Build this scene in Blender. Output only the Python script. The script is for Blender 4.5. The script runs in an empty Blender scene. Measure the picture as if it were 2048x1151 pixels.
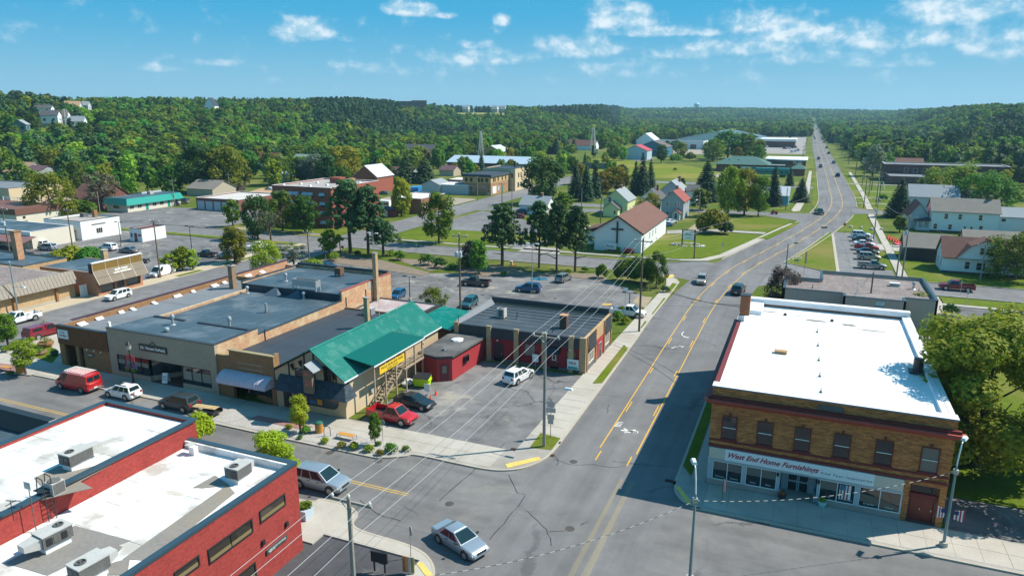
import bpy,bmesh,math,random
import numpy as np
from mathutils import Vector,Matrix
R=random.Random(7)
sc=bpy.context.scene
COL=sc.collection
# camera, sky, sun, exposure
F,CX,CY,HZ,CH=1408.0,1024.0,575.5,225.0,31.0
PITCH=math.atan((CY-HZ)/F)
YAW=math.atan((1630.0-CX)/(F*math.cos(PITCH)+(CY-HZ)*math.sin(PITCH)))
cam_d=bpy.data.cameras.new('camera');cam=bpy.data.objects.new('camera',cam_d);COL.objects.link(cam)
cam.location=(0,0,CH);cam.rotation_euler=(math.pi/2-PITCH,0,YAW)
cam_d.sensor_width=36;cam_d.lens=F/2048*36;cam_d.clip_start=0.5;cam_d.clip_end=30000
sc.camera=cam
SUN_DIR=Vector((0.80,0.56,1.08)).normalized()
SUN_EL=math.asin(SUN_DIR.z);SUN_AZ=math.atan2(SUN_DIR.x,SUN_DIR.y)
sun_d=bpy.data.lights.new('sun','SUN');sun_d.energy=4.45;sun_d.angle=math.radians(0.5);sun_d.color=(1.0,0.93,0.82)
sun=bpy.data.objects.new('sun',sun_d);COL.objects.link(sun);sun.location=(40,30,120)
sun.rotation_euler=SUN_DIR.to_track_quat('Z','Y').to_euler()
sc.view_settings.view_transform='Standard';sc.view_settings.look='None'
HAZE=0.00012
sc.view_settings.exposure=0.70;sc.view_settings.gamma=1.0;sc.view_settings.use_curve_mapping=False
def ray(x,y):
 u=(x-CX)/F;v=(y-CY)/F
 fw=math.cos(PITCH)-v*math.sin(PITCH);up=-math.sin(PITCH)-v*math.cos(PITCH)
 s,c=math.sin(YAW),math.cos(YAW)
 return np.array([-s*fw+c*u,c*fw+s*u,up])
def g(px,py,z=0.0):
 d=ray(px,py);t=(z-CH)/d[2]
 return float(d[0]*t),float(d[1]*t)
def onx(px,py,X):
 d=ray(px,py);t=X/d[0];return float(d[1]*t),float(CH+d[2]*t)
def ony(px,py,Y):
 d=ray(px,py);t=Y/d[1];return float(d[0]*t),float(CH+d[2]*t)
def proj(X,Y,Z):
 dz=Z-CH;s,c=math.sin(YAW),math.cos(YAW)
 r=X*c+Y*s;f=-X*s+Y*c
 cc=f*math.cos(PITCH)-dz*math.sin(PITCH);up=f*math.sin(PITCH)+dz*math.cos(PITCH)
 return CX+F*r/cc,CY-F*up/cc
def hgt(bx,by,ty):
 X,Y=g(bx,by);lo,hi=0.0,80.0
 for _ in range(40):
  m=(lo+hi)/2
  if proj(X,Y,m)[1]>ty:lo=m
  else:hi=m
 return lo
 # node helpers
def NN(nt,t,**kw):
 n=nt.nodes.new(t)
 for k,v in kw.items():setattr(n,k,v)
 return n
def setin(n,**kw):
 for k,v in kw.items():
  n.inputs[k.replace('_',' ')].default_value=v
def math_n(nt,op,a,b=None,c=None,clamp=False):
 n=nt.nodes.new('ShaderNodeMath');n.operation=op;n.use_clamp=clamp
 for i,v in enumerate((a,b,c)):
  if v is None:continue
  if isinstance(v,(int,float)):n.inputs[i].default_value=v
  else:nt.links.new(v,n.inputs[i])
 return n.outputs[0]
def mixc(nt,fac,a,b,mode='MIX'):
 n=nt.nodes.new('ShaderNodeMix');n.data_type='RGBA';n.blend_type=mode
 for s,v in((0,fac),(6,a),(7,b)):
  if isinstance(v,(int,float)):n.inputs[s].default_value=v
  elif isinstance(v,(tuple,list)):n.inputs[s].default_value=(*v[:3],1)
  else:nt.links.new(v,n.inputs[s])
 return n.outputs[2]
def ramp(nt,fac,a,b):
 n=nt.nodes.new('ShaderNodeMapRange');n.interpolation_type='SMOOTHSTEP'
 n.inputs[1].default_value=a;n.inputs[2].default_value=b
 nt.links.new(fac,n.inputs[0]);return n.outputs[0]
def noise(nt,vec,scale,detail=4,rough=.55,dist=0.0):
 n=nt.nodes.new('ShaderNodeTexNoise');n.inputs['Scale'].default_value=scale
 n.inputs['Detail'].default_value=detail;n.inputs['Roughness'].default_value=rough;n.inputs['Distortion'].default_value=dist
 nt.links.new(vec,n.inputs['Vector']);return n.outputs['Fac']
 # world: Nishita sky with cumulus worked into it by direction
W=bpy.data.worlds.new('World');sc.world=W;W.use_nodes=True
nt=W.node_tree;nt.nodes.clear()
sky=NN(nt,'ShaderNodeTexSky',sky_type='NISHITA');sky.sun_disc=False
sky.sun_elevation=SUN_EL;sky.sun_rotation=SUN_AZ;sky.air_density=1.0;sky.dust_density=0.6;sky.ozone_density=1.6;sky.altitude=300
tc=NN(nt,'ShaderNodeTexCoord');sep=NN(nt,'ShaderNodeSeparateXYZ');nt.links.new(tc.outputs['Generated'],sep.inputs[0])
az=math_n(nt,'ARCTAN2',sep.outputs[0],sep.outputs[1]);el=math_n(nt,'ARCSINE',sep.outputs[2])
comb=NN(nt,'ShaderNodeCombineXYZ')
nt.links.new(math_n(nt,'MULTIPLY',az,1.0),comb.inputs[0]);nt.links.new(math_n(nt,'MULTIPLY',el,1.3),comb.inputs[1])
def dirof(px,py):
 d=ray(px,py);return math.atan2(d[0],d[1]),math.asin(d[2]/np.linalg.norm(d))
fb=noise(nt,comb.outputs[0],30,8,.58,.12)
fb2=noise(nt,comb.outputs[0],13,5,.55,.1)
dens=None
for(px,py,w,h,k)in[(612,64,56,22,1.0),(820,20,50,15,1.0),(886,32,24,8,.8),(1002,43,14,12,.9),(320,138,34,8,.7),(430,126,46,8,.55),(665,132,26,9,.6),(940,118,100,17,.72),(945,92,34,10,.6),(1245,38,55,36,1.0),(1320,66,100,11,.9),(1170,100,75,26,.85),(1420,66,26,9,.8),(1055,120,40,14,.7),(1530,50,85,26,.95),(1620,72,115,22,.9),(1500,98,85,20,.8),(1370,108,70,18,.7),(1250,140,110,22,.55),(1800,80,130,26,.75),(1920,25,80,34,.95),(2010,90,80,30,.75),(1780,128,90,10,.5),(1640,118,150,16,.5),(700,80,22,8,.6),(1160,20,20,6,.3),(800,142,150,14,.42),(2200,60,160,40,.8),(-200,90,90,16,.6)]:
 a0,e0=dirof(px,py);ww=w/F*.98;hh=h/F*.98
 da=math_n(nt,'DIVIDE',math_n(nt,'SUBTRACT',az,a0),ww)
 de=math_n(nt,'DIVIDE',math_n(nt,'SUBTRACT',el,e0),hh)
 de=math_n(nt,'MAXIMUM',de,math_n(nt,'MULTIPLY',de,-1.7))
 d2=math_n(nt,'SQRT',math_n(nt,'ADD',math_n(nt,'MULTIPLY',da,da),math_n(nt,'MULTIPLY',de,de)))
 v=math_n(nt,'MULTIPLY',math_n(nt,'SUBTRACT',1.55,d2),k)
 v=math_n(nt,'MINIMUM',v,k)
 dens=v if dens is None else math_n(nt,'SMOOTH_MAX',dens,v,.25)
dens=math_n(nt,'MAXIMUM',dens,math_n(nt,'MULTIPLY',ramp(nt,fb2,.46,.72),math_n(nt,'MULTIPLY',ramp(nt,az,-.5,.3),.85)))
edge=math_n(nt,'ADD',dens,math_n(nt,'MULTIPLY',math_n(nt,'SUBTRACT',fb,.5),2.6))
cl=ramp(nt,edge,.12,1.35)
off=NN(nt,'ShaderNodeVectorMath',operation='ADD');nt.links.new(comb.outputs[0],off.inputs[0]);off.inputs[1].default_value=(.004,.012,0)
fbs=noise(nt,off.outputs[0],30,8,.58,.12)
lit=ramp(nt,math_n(nt,'SUBTRACT',fb,fbs),-.10,.12)
lowhaze=ramp(nt,el,-.02,.145)
skyc=mixc(nt,1.0,sky.outputs[0],(0.55,1.30,1.45),'MULTIPLY')
hor=mixc(nt,lowhaze,(2.9,5.2,6.5),(.55,3.55,6.0))
skyc=mixc(nt,ramp(nt,el,.2,.9),hor,mixc(nt,.5,skyc,(.50,3.0,5.6)))
cloudc=mixc(nt,lit,(4.6,6.4,7.4),(8.2,8.7,8.9))
fade=math_n(nt,'MULTIPLY',ramp(nt,el,.008,.08),.78)
final=mixc(nt,math_n(nt,'MULTIPLY',cl,fade),skyc,cloudc)
bg=NN(nt,'ShaderNodeBackground');bg.inputs['Strength'].default_value=0.075;nt.links.new(final,bg.inputs['Color'])
wo=NN(nt,'ShaderNodeOutputWorld');nt.links.new(bg.outputs[0],wo.inputs['Surface'])
# materials
MATS={}
def _new(name):
 m=bpy.data.materials.new(name);m.use_nodes=True;MATS[name]=m
 return m,m.node_tree,m.node_tree.nodes['Principled BSDF']
def mat(name,col,rough=.8,var=.16,scale=.9,grain=0.10,gscale=9.0,metal=0.0,spec=.3,bump=0.0,stretch=None,tint=None,tintscale=.12,tintamt=.0):
 if name in MATS:return MATS[name]
 m,t,b=_new(name)
 geo=NN(t,'ShaderNodeNewGeometry');vec=geo.outputs['Position']
 if stretch:
  mp=NN(t,'ShaderNodeMapping');mp.inputs['Scale'].default_value=stretch;t.links.new(vec,mp.inputs[0]);vec=mp.outputs[0]
 n1=noise(t,vec,scale,5,.6);n2=noise(t,vec,gscale,3,.6)
 k=math_n(t,'ADD',math_n(t,'MULTIPLY',math_n(t,'SUBTRACT',n1,.5),var*3.2),math_n(t,'MULTIPLY',math_n(t,'SUBTRACT',n2,.5),grain*3.2))
 k=math_n(t,'ADD',k,1.0)
 c=mixc(t,1.0,col,NNrgb(t,k),'MULTIPLY')
 if tint:c=mixc(t,math_n(t,'MULTIPLY',ramp(t,noise(t,vec,tintscale,5,.6),.47,.68),tintamt),c,tint)
 t.links.new(c,b.inputs['Base Color'])
 b.inputs['Roughness'].default_value=rough;b.inputs['Metallic'].default_value=metal;b.inputs['Specular IOR Level'].default_value=spec
 if bump:
  bn=NN(t,'ShaderNodeBump');bn.inputs['Strength'].default_value=bump;bn.inputs['Distance'].default_value=.05
  t.links.new(n2,bn.inputs['Height']);t.links.new(bn.outputs[0],b.inputs['Normal'])
 return m
def NNrgb(t,v):
 n=NN(t,'ShaderNodeCombineXYZ')
 for i in range(3):t.links.new(v,n.inputs[i])
 return n.outputs[0]
def wallvec(t):
 geo=NN(t,'ShaderNodeNewGeometry');s=NN(t,'ShaderNodeSeparateXYZ');t.links.new(geo.outputs['Position'],s.inputs[0])
 c=NN(t,'ShaderNodeCombineXYZ');t.links.new(math_n(t,'ADD',s.outputs[0],s.outputs[1]),c.inputs[0]);t.links.new(s.outputs[2],c.inputs[1])
 return c.outputs[0],geo.outputs['Position'],s
def brickmat(name,c1,c2,mortar,bw=.30,bh=.10,patch=None,pamt=.5):
 m,t,b=_new(name)
 v,pos,s=wallvec(t)
 br=NN(t,'ShaderNodeTexBrick');t.links.new(v,br.inputs['Vector'])
 br.inputs['Scale'].default_value=1.0;br.inputs['Brick Width'].default_value=bw;br.inputs['Row Height'].default_value=bh
 br.inputs['Mortar Size'].default_value=.011;br.inputs['Color1'].default_value=(*c1,1);br.inputs['Color2'].default_value=(*c2,1);br.inputs['Mortar'].default_value=(*mortar,1)
 n1=noise(t,v,1.1,5,.6);n2=noise(t,v,5,3,.6)
 k=math_n(t,'ADD',math_n(t,'MULTIPLY',math_n(t,'SUBTRACT',n1,.5),.55),math_n(t,'ADD',1,math_n(t,'MULTIPLY',math_n(t,'SUBTRACT',n2,.5),.9)))
 c=mixc(t,1.0,br.outputs['Color'],NNrgb(t,k),'MULTIPLY')
 if patch:c=mixc(t,math_n(t,'MULTIPLY',ramp(t,noise(t,v,.5,6,.65),.46,.62),pamt),c,patch)
 t.links.new(c,b.inputs['Base Color']);b.inputs['Roughness'].default_value=.85;b.inputs['Specular IOR Level'].default_value=.2
 bn=NN(t,'ShaderNodeBump');bn.inputs['Strength'].default_value=.4;bn.inputs['Distance'].default_value=.02
 t.links.new(br.outputs['Fac'],bn.inputs['Height']);bn.invert=True;t.links.new(bn.outputs[0],b.inputs['Normal'])
 return m
def sidingmat(name,col,pitch=.16,vertical=False,rough=.6,depth=.5,var=.07):
 m,t,b=_new(name)
 v,pos,s=wallvec(t);sv=NN(t,'ShaderNodeSeparateXYZ');t.links.new(v,sv.inputs[0])
 w=math_n(t,'FRACT',math_n(t,'DIVIDE',sv.outputs[0 if vertical else 1],pitch))
 gap=ramp(t,w,0.0,.16)
 n1=noise(t,v,.8,5,.6);n2=noise(t,pos,7,3)
 k=math_n(t,'ADD',math_n(t,'ADD',1,math_n(t,'MULTIPLY',math_n(t,'SUBTRACT',n1,.5),var*3)),math_n(t,'MULTIPLY',math_n(t,'SUBTRACT',n2,.5),.12))
 k=math_n(t,'MULTIPLY',k,math_n(t,'ADD',1-.28*depth,math_n(t,'MULTIPLY',gap,.28*depth)))
 c=mixc(t,1.0,col,NNrgb(t,k),'MULTIPLY');t.links.new(c,b.inputs['Base Color']);b.inputs['Roughness'].default_value=rough
 bn=NN(t,'ShaderNodeBump');bn.inputs['Strength'].default_value=depth;bn.inputs['Distance'].default_value=.03
 t.links.new(w if not vertical else gap,bn.inputs['Height']);t.links.new(bn.outputs[0],b.inputs['Normal'])
 return m
def plain(name,col,rough=.5,metal=0.0,spec=.5,coat=0.0,emit=None):
 if name in MATS:return MATS[name]
 m,t,b=_new(name);b.inputs['Base Color'].default_value=(*col,1);b.inputs['Roughness'].default_value=rough
 b.inputs['Metallic'].default_value=metal;b.inputs['Specular IOR Level'].default_value=spec
 if coat:b.inputs['Coat Weight'].default_value=coat;b.inputs['Coat Roughness'].default_value=.05
 return m
def asphalt(name,col,crack=.5,patchamt=.4,seal=(.05,.05,.055),dust=(.27,.25,.21),dustamt=.2,along=None,csc=.16):
 m,t,b=_new(name)
 geo=NN(t,'ShaderNodeNewGeometry');pos=geo.outputs['Position']
 n0=noise(t,pos,.05,6,.6,.4);n1=noise(t,pos,.35,6,.65);n2=noise(t,pos,14,3,.7)
 v2=pos
 if along:
  mp=NN(t,'ShaderNodeMapping');mp.inputs['Scale'].default_value=along;t.links.new(pos,mp.inputs[0]);v2=mp.outputs[0]
 n3=noise(t,v2,.6,5,.6)
 k=math_n(t,'ADD',1,math_n(t,'MULTIPLY',math_n(t,'SUBTRACT',n0,.5),patchamt*1.6))
 k=math_n(t,'ADD',k,math_n(t,'MULTIPLY',math_n(t,'SUBTRACT',n1,.5),patchamt*1.2))
 k=math_n(t,'ADD',k,math_n(t,'MULTIPLY',math_n(t,'SUBTRACT',n2,.5),.35))
 k=math_n(t,'ADD',k,math_n(t,'MULTIPLY',math_n(t,'SUBTRACT',n3,.5),.8))
 c=mixc(t,1.0,col,NNrgb(t,k),'MULTIPLY')
 c=mixc(t,math_n(t,'MULTIPLY',ramp(t,noise(t,pos,.13,7,.7,.6),.53,.70),dustamt*2),c,dust)
 wv=NN(t,'ShaderNodeVectorMath',operation='ADD');sc_=NN(t,'ShaderNodeVectorMath',operation='SCALE');sc_.inputs['Scale'].default_value=3.0
 nz=NN(t,'ShaderNodeTexNoise');nz.inputs['Scale'].default_value=.35;nz.inputs['Detail'].default_value=6;t.links.new(pos,nz.inputs['Vector'])
 t.links.new(nz.outputs['Color'],sc_.inputs[0]);t.links.new(pos,wv.inputs[0]);t.links.new(sc_.outputs[0],wv.inputs[1])
 vo=NN(t,'ShaderNodeTexVoronoi',feature='DISTANCE_TO_EDGE');vo.inputs['Scale'].default_value=csc;t.links.new(wv.outputs[0],vo.inputs['Vector'])
 ck=math_n(t,'SUBTRACT',1,ramp(t,vo.outputs['Distance'],.004,.013))
 ck=math_n(t,'MULTIPLY',ck,math_n(t,'MULTIPLY',ramp(t,noise(t,pos,.09,3),.47,.6),crack))
 c=mixc(t,ck,c,seal);t.links.new(c,b.inputs['Base Color']);b.inputs['Roughness'].default_value=.82;b.inputs['Specular IOR Level'].default_value=.25
 bn=NN(t,'ShaderNodeBump');bn.inputs['Strength'].default_value=.25;bn.inputs['Distance'].default_value=.02;t.links.new(n2,bn.inputs['Height']);t.links.new(bn.outputs[0],b.inputs['Normal'])
 return m
def grassmat(name,c1,c2,c3,sc_=1.0):
 m,t,b=_new(name)
 geo=NN(t,'ShaderNodeNewGeometry');pos=geo.outputs['Position']
 n0=noise(t,pos,.045*sc_,6,.65,.3);n1=noise(t,pos,.6,6,.65);n2=noise(t,pos,5,4,.75)
 c=mixc(t,ramp(t,n1,.3,.7),c1,c2);c=mixc(t,math_n(t,'MULTIPLY',ramp(t,n0,.46,.66),.95),c,c3)
 k=math_n(t,'ADD',.55,math_n(t,'MULTIPLY',n2,.9));c=mixc(t,1.0,c,NNrgb(t,k),'MULTIPLY')
 t.links.new(c,b.inputs['Base Color']);b.inputs['Roughness'].default_value=.9;b.inputs['Specular IOR Level'].default_value=.1
 bn=NN(t,'ShaderNodeBump');bn.inputs['Strength'].default_value=.8;bn.inputs['Distance'].default_value=.12;t.links.new(n2,bn.inputs['Height']);t.links.new(bn.outputs[0],b.inputs['Normal'])
 return m
def leafmat(name,col,hv=.035,vv=.35,trans=.36,needle=False):
 m,t,b=_new(name)
 oi=NN(t,'ShaderNodeObjectInfo');geo=NN(t,'ShaderNodeNewGeometry');pos=geo.outputs['Position']
 n1=noise(t,pos,.55,3);n2=noise(t,pos,2.6,3);n0=ramp(t,noise(t,pos,.017,4),.3,.7)
 hs=NN(t,'ShaderNodeHueSaturation');hs.inputs['Color'].default_value=(*col,1)
 t.links.new(math_n(t,'ADD',.5-hv*1.4,math_n(t,'ADD',math_n(t,'MULTIPLY',oi.outputs['Random'],2*hv),math_n(t,'MULTIPLY',n0,hv*.8))),hs.inputs['Hue'])
 r2=math_n(t,'FRACT',math_n(t,'MULTIPLY',oi.outputs['Random'],17.31))
 val=math_n(t,'ADD',1-vv,math_n(t,'MULTIPLY',r2,2*vv))
 val=math_n(t,'MULTIPLY',val,math_n(t,'ADD',.86,math_n(t,'MULTIPLY',n0,.34)))
 val=math_n(t,'MULTIPLY',val,math_n(t,'ADD',.58,math_n(t,'ADD',math_n(t,'MULTIPLY',n1,.35),math_n(t,'MULTIPLY',n2,.55))))
 t.links.new(val,hs.inputs['Value'])
 t.links.new(hs.outputs[0],b.inputs['Base Color']);b.inputs['Roughness'].default_value=.7;b.inputs['Specular IOR Level'].default_value=.2
 tr=NN(t,'ShaderNodeBsdfTranslucent');t.links.new(mixc(t,1.0,hs.outputs[0],(1.25,1.3,.55),'MULTIPLY'),tr.inputs[0])
 mx=NN(t,'ShaderNodeMixShader');mx.inputs[0].default_value=trans;t.links.new(b.outputs[0],mx.inputs[1]);t.links.new(tr.outputs[0],mx.inputs[2])
 t.links.new(mx.outputs[0],t.nodes['Material Output'].inputs[0])
 return m
 # object helpers
OFF={}
def tag(o,label=None,cat=None,group=None,kind=None):
 if label:o['label']=label
 if cat:o['category']=cat
 if group:o['group']=group
 if kind:o['kind']=kind
 return o
def thing(name,label,cat,loc=(0,0,0),group=None,rz=0.0,local=False):
 o=bpy.data.objects.new(name,None);COL.objects.link(o);o.empty_display_size=.3
 o.location=loc;o.rotation_euler=(0,0,rz);tag(o,label,cat,group)
 OFF[o.name]=None if local else Vector(loc)
 return o
class MB:
 def __init__(s):s.v=[];s.f=[]
 def face(s,pts):
  n=len(s.v);s.v.extend(pts);s.f.append(tuple(range(n,n+len(pts))));return s
 def box(s,x0,x1,y0,y1,z0,z1):
  if x0>x1:x0,x1=x1,x0
  if y0>y1:y0,y1=y1,y0
  n=len(s.v)
  s.v+=[(x0,y0,z0),(x1,y0,z0),(x1,y1,z0),(x0,y1,z0),(x0,y0,z1),(x1,y0,z1),(x1,y1,z1),(x0,y1,z1)]
  s.f+=[tuple(n+i for i in q)for q in((0,3,2,1),(4,5,6,7),(0,1,5,4),(1,2,6,5),(2,3,7,6),(3,0,4,7))]
  return s
 def prism(s,poly,z0,z1):
  n=len(poly);a=len(s.v)
  s.v+=[(p[0],p[1],z0)for p in poly]+[(p[0],p[1],z1)for p in poly]
  ar=sum(poly[i][0]*poly[(i+1)%n][1]-poly[(i+1)%n][0]*poly[i][1]for i in range(n))
  top=tuple(a+n+i for i in range(n));bot=tuple(a+i for i in range(n))
  if ar<0:top=top[::-1]
  else:bot=bot[::-1]
  s.f+=[top,bot]
  for i in range(n):
   j=(i+1)%n;q=(a+i,a+j,a+n+j,a+n+i);s.f.append(q if ar>0 else q[::-1])
  return s
 def hexa(s,b,t):
  n=len(s.v);s.v+=list(b)+list(t)
  s.f+=[tuple(n+i for i in q)for q in((0,3,2,1),(4,5,6,7),(0,1,5,4),(1,2,6,5),(2,3,7,6),(3,0,4,7))]
  return s
 def tube(s,p0,p1,r0,r1=None,n=8,cap=True):
  r1=r0 if r1 is None else r1
  p0=Vector(p0);p1=Vector(p1);d=(p1-p0)
  if d.length<1e-6:return s
  d.normalize();u=d.orthogonal().normalized();w=d.cross(u);a=len(s.v)
  for p,r in((p0,r0),(p1,r1)):
   for i in range(n):
    t=2*math.pi*i/n;s.v.append(tuple(p+(u*math.cos(t)+w*math.sin(t))*r))
  for i in range(n):
   j=(i+1)%n;s.f.append((a+i,a+j,a+n+j,a+n+i))
  if cap:s.f.append(tuple(a+i for i in range(n))[::-1]);s.f.append(tuple(a+n+i for i in range(n)))
  return s
 def path(s,pts,r,n=6):
  for a,b in zip(pts,pts[1:]):s.tube(a,b,r,r,n)
  return s
 def lathe(s,c,prof,n=12):
  a=len(s.v);m=len(prof)
  for r,z in prof:
   for i in range(n):
    t=2*math.pi*i/n;s.v.append((c[0]+r*math.cos(t),c[1]+r*math.sin(t),c[2]+z))
  for k in range(m-1):
   for i in range(n):
    j=(i+1)%n;s.f.append((a+k*n+i,a+k*n+j,a+(k+1)*n+j,a+(k+1)*n+i))
  s.f.append(tuple(a+i for i in range(n))[::-1]);s.f.append(tuple(a+(m-1)*n+i for i in range(n)))
  return s
 def blob(s,c,r,seed=0,n=7,m=5,jit=.18,flat=1.0):
  q=random.Random(seed);a=len(s.v)
  for k in range(m+1):
   ph=math.pi*k/m
   for i in range(n):
    t=2*math.pi*i/n;rr=r*(1+q.uniform(-jit,jit))
    s.v.append((c[0]+rr*math.sin(ph)*math.cos(t),c[1]+rr*math.sin(ph)*math.sin(t),c[2]+rr*math.cos(ph)*flat))
  for k in range(m):
   for i in range(n):
    j=(i+1)%n;s.f.append((a+k*n+i,a+(k+1)*n+i,a+(k+1)*n+j,a+k*n+j))
  return s
 def mesh(s,name,off=None):
  me=bpy.data.meshes.new(name)
  v=s.v if off is None else[(p[0]-off[0],p[1]-off[1],p[2]-off[2])for p in s.v]
  me.from_pydata(v,[],s.f);me.update();return me
 def build(s,name,m,parent=None,label=None,cat=None,group=None,kind=None,smooth=False,off=None):
  if parent is not None and off is None:off=OFF.get(parent.name)
  top_off=None
  if parent is None and kind is None and off is None and s.v:
   a=np.array(s.v);top_off=(float(a[:,0].mean()),float(a[:,1].mean()),float(a[:,2].min()));off=top_off
  me=s.mesh(name,off);o=bpy.data.objects.new(name,me);COL.objects.link(o)
  me.materials.append(m)
  if smooth:
   me.polygons.foreach_set('use_smooth',[True]*len(me.polygons));me.set_sharp_from_angle(angle=math.radians(40))
  if parent is not None:o.parent=parent;OFF[o.name]=OFF.get(parent.name)
  elif top_off:o.location=top_off;OFF[o.name]=Vector(top_off)
  else:OFF[o.name]=Vector((0,0,0))
  return tag(o,label,cat,group,kind)
def inst(me,name,parent,loc=(0,0,0),rz=0.0,m=None,label=None,kind=None,off=None):
 """another object on shared mesh data"""
 o=bpy.data.objects.new(name,me);COL.objects.link(o)
 po=OFF.get(parent.name)if parent is not None else None
 o.location=Vector(loc)-po if po is not None else Vector(loc);o.rotation_euler=(0,0,rz)
 if parent is not None:o.parent=parent
 if m is not None:
  if len(me.materials)==0:me.materials.append(m)
  if me.materials[0]is not m:o.material_slots[0].link='OBJECT';o.material_slots[0].material=m
 OFF[o.name]=None
 return tag(o,label,kind=kind)
def copy_tree(o,parent=None):
 c=o.copy();COL.objects.link(c);OFF[c.name]=OFF.get(o.name)
 if parent is not None:c.parent=parent
 for ch in o.children:copy_tree(ch,c)
 return c
def lettering(s,size,M4,m,parent,width=None,shear=0.0,extrude=.012,bold=0.0,name='lettering'):
 cu=bpy.data.curves.new(name,'FONT');cu.body=s;cu.size=size;cu.align_x='CENTER';cu.align_y='CENTER';cu.shear=shear;cu.extrude=extrude;cu.offset=bold;cu.resolution_u=3
 tmp=bpy.data.objects.new('tmp',cu);me=bpy.data.meshes.new_from_object(tmp);bpy.data.objects.remove(tmp);bpy.data.curves.remove(cu)
 xs=[v.co.x for v in me.vertices]
 k=width/(max(xs)-min(xs))if width and xs else 1.0
 T=M4@Matrix.Diagonal((k,1 if width is None else min(1.15,max(.8,k)),1,1))
 off=OFF.get(parent.name);T=Matrix.Translation(-off)@T if off is not None else T
 me.transform(T);me.name=name;me.materials.clear();me.materials.append(m)
 o=bpy.data.objects.new(name,me);COL.objects.link(o);o.parent=parent;OFF[o.name]=off
 return o
def faceM(face,plane,u,z,out=.02,tilt=0.0):
 """matrix for text on a wall plane"""
 rot={'S':0,'E':math.pi/2,'W':-math.pi/2,'N':math.pi}[face]
 loc={'S':(u,plane-out,z),'N':(u,plane+out,z),'E':(plane+out,u,z),'W':(plane-out,u,z)}[face]
 return Matrix.Translation(loc)@Matrix.Rotation(rot,4,'Z')@Matrix.Rotation(math.pi/2-tilt,4,'X')
def fbox(mb,face,plane,u0,u1,o0,o1,z0,z1):
 if face=='S':mb.box(u0,u1,plane-o1,plane-o0,z0,z1)
 elif face=='N':mb.box(u0,u1,plane+o0,plane+o1,z0,z1)
 elif face=='E':mb.box(plane+o0,plane+o1,u0,u1,z0,z1)
 else:mb.box(plane-o1,plane-o0,u0,u1,z0,z1)
 return mb
def pxrect(face,plane,a,b):
 """two opposite corners given as picture points on a wall plane -> u0,u1,z0,z1"""
 fn=ony if face in 'SN'else onx
 p,q=fn(a[0],a[1],plane),fn(b[0],b[1],plane)
 return min(p[0],q[0]),max(p[0],q[0]),min(p[1],q[1]),max(p[1],q[1])
def win(parent,face,plane,u0,u1,z0,z1,fm,pm,nx=1,nz=1,fw=.07,sill=None,label=None,out=.05):
 mb=MB()
 fbox(mb,face,plane,u0,u0+fw,.001,out,z0,z1);fbox(mb,face,plane,u1-fw,u1,.001,out,z0,z1)
 fbox(mb,face,plane,u0+fw,u1-fw,.001,out,z1-fw,z1);fbox(mb,face,plane,u0+fw,u1-fw,.001,out,z0,z0+fw)
 W_,H_=(u1-u0-2*fw),(z1-z0-2*fw);b=min(.05,fw*.7)
 for i in range(1,nx):fbox(mb,face,plane,u0+fw+W_*i/nx-b/2,u0+fw+W_*i/nx+b/2,.001,out*.8,z0+fw,z1-fw)
 for i in range(1,nz):fbox(mb,face,plane,u0+fw,u1-fw,.001,out*.72,z0+fw+H_*i/nz-b/2,z0+fw+H_*i/nz+b/2)
 w=mb.build('window',fm,parent,label)
 for i in range(nx):
  for j in range(nz):
   a0=u0+fw+W_*i/nx;b0=z0+fw+H_*j/nz
   fbox(MB(),face,plane,a0,a0+W_/nx,.002,.014,b0,b0+H_/nz).build('pane',pm,w)
 if sill:fbox(MB(),face,plane,u0-.08,u1+.08,.001,.13,z0-.12,z0-.002).build('sill',sill,w)
 return w
def flatbld(t,x0,x1,y0,y1,h,par,wm,rm,cm,th=.3,cap=.06,z0=0.0):
 """walls with a parapet, a roof deck below it and a coping on top"""
 w=MB();H=h+par
 w.box(x0,x1,y0,y0+th,z0,H);w.box(x0,x1,y1-th,y1,z0,H);w.box(x0,x0+th,y0+th,y1-th,z0,H);w.box(x1-th,x1,y0+th,y1-th,z0,H)
 wall=w.build('wall',wm,t)
 roof=MB().box(x0+th,x1-th,y0+th,y1-th,h-.3,h).build('roof',rm,t)
 if cm:
  c=MB();e=.05;k=th+.04
  c.box(x0-e,x1+e,y0-e,y0+k,H+.002,H+cap);c.box(x0-e,x1+e,y1-k,y1+e,H+.002,H+cap)
  c.box(x0-e,x0+k,y0+k,y1-k,H+.002,H+cap);c.box(x1-k,x1+e,y0+k,y1-k,H+.002,H+cap)
  c.build('coping',cm,t)
 return wall,roof
def slab_on(mb,p,thick):
 """sheet of 4 points given a thickness downward"""
 mb.hexa([(a[0],a[1],a[2]-thick)for a in p],p)
 return mb
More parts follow.
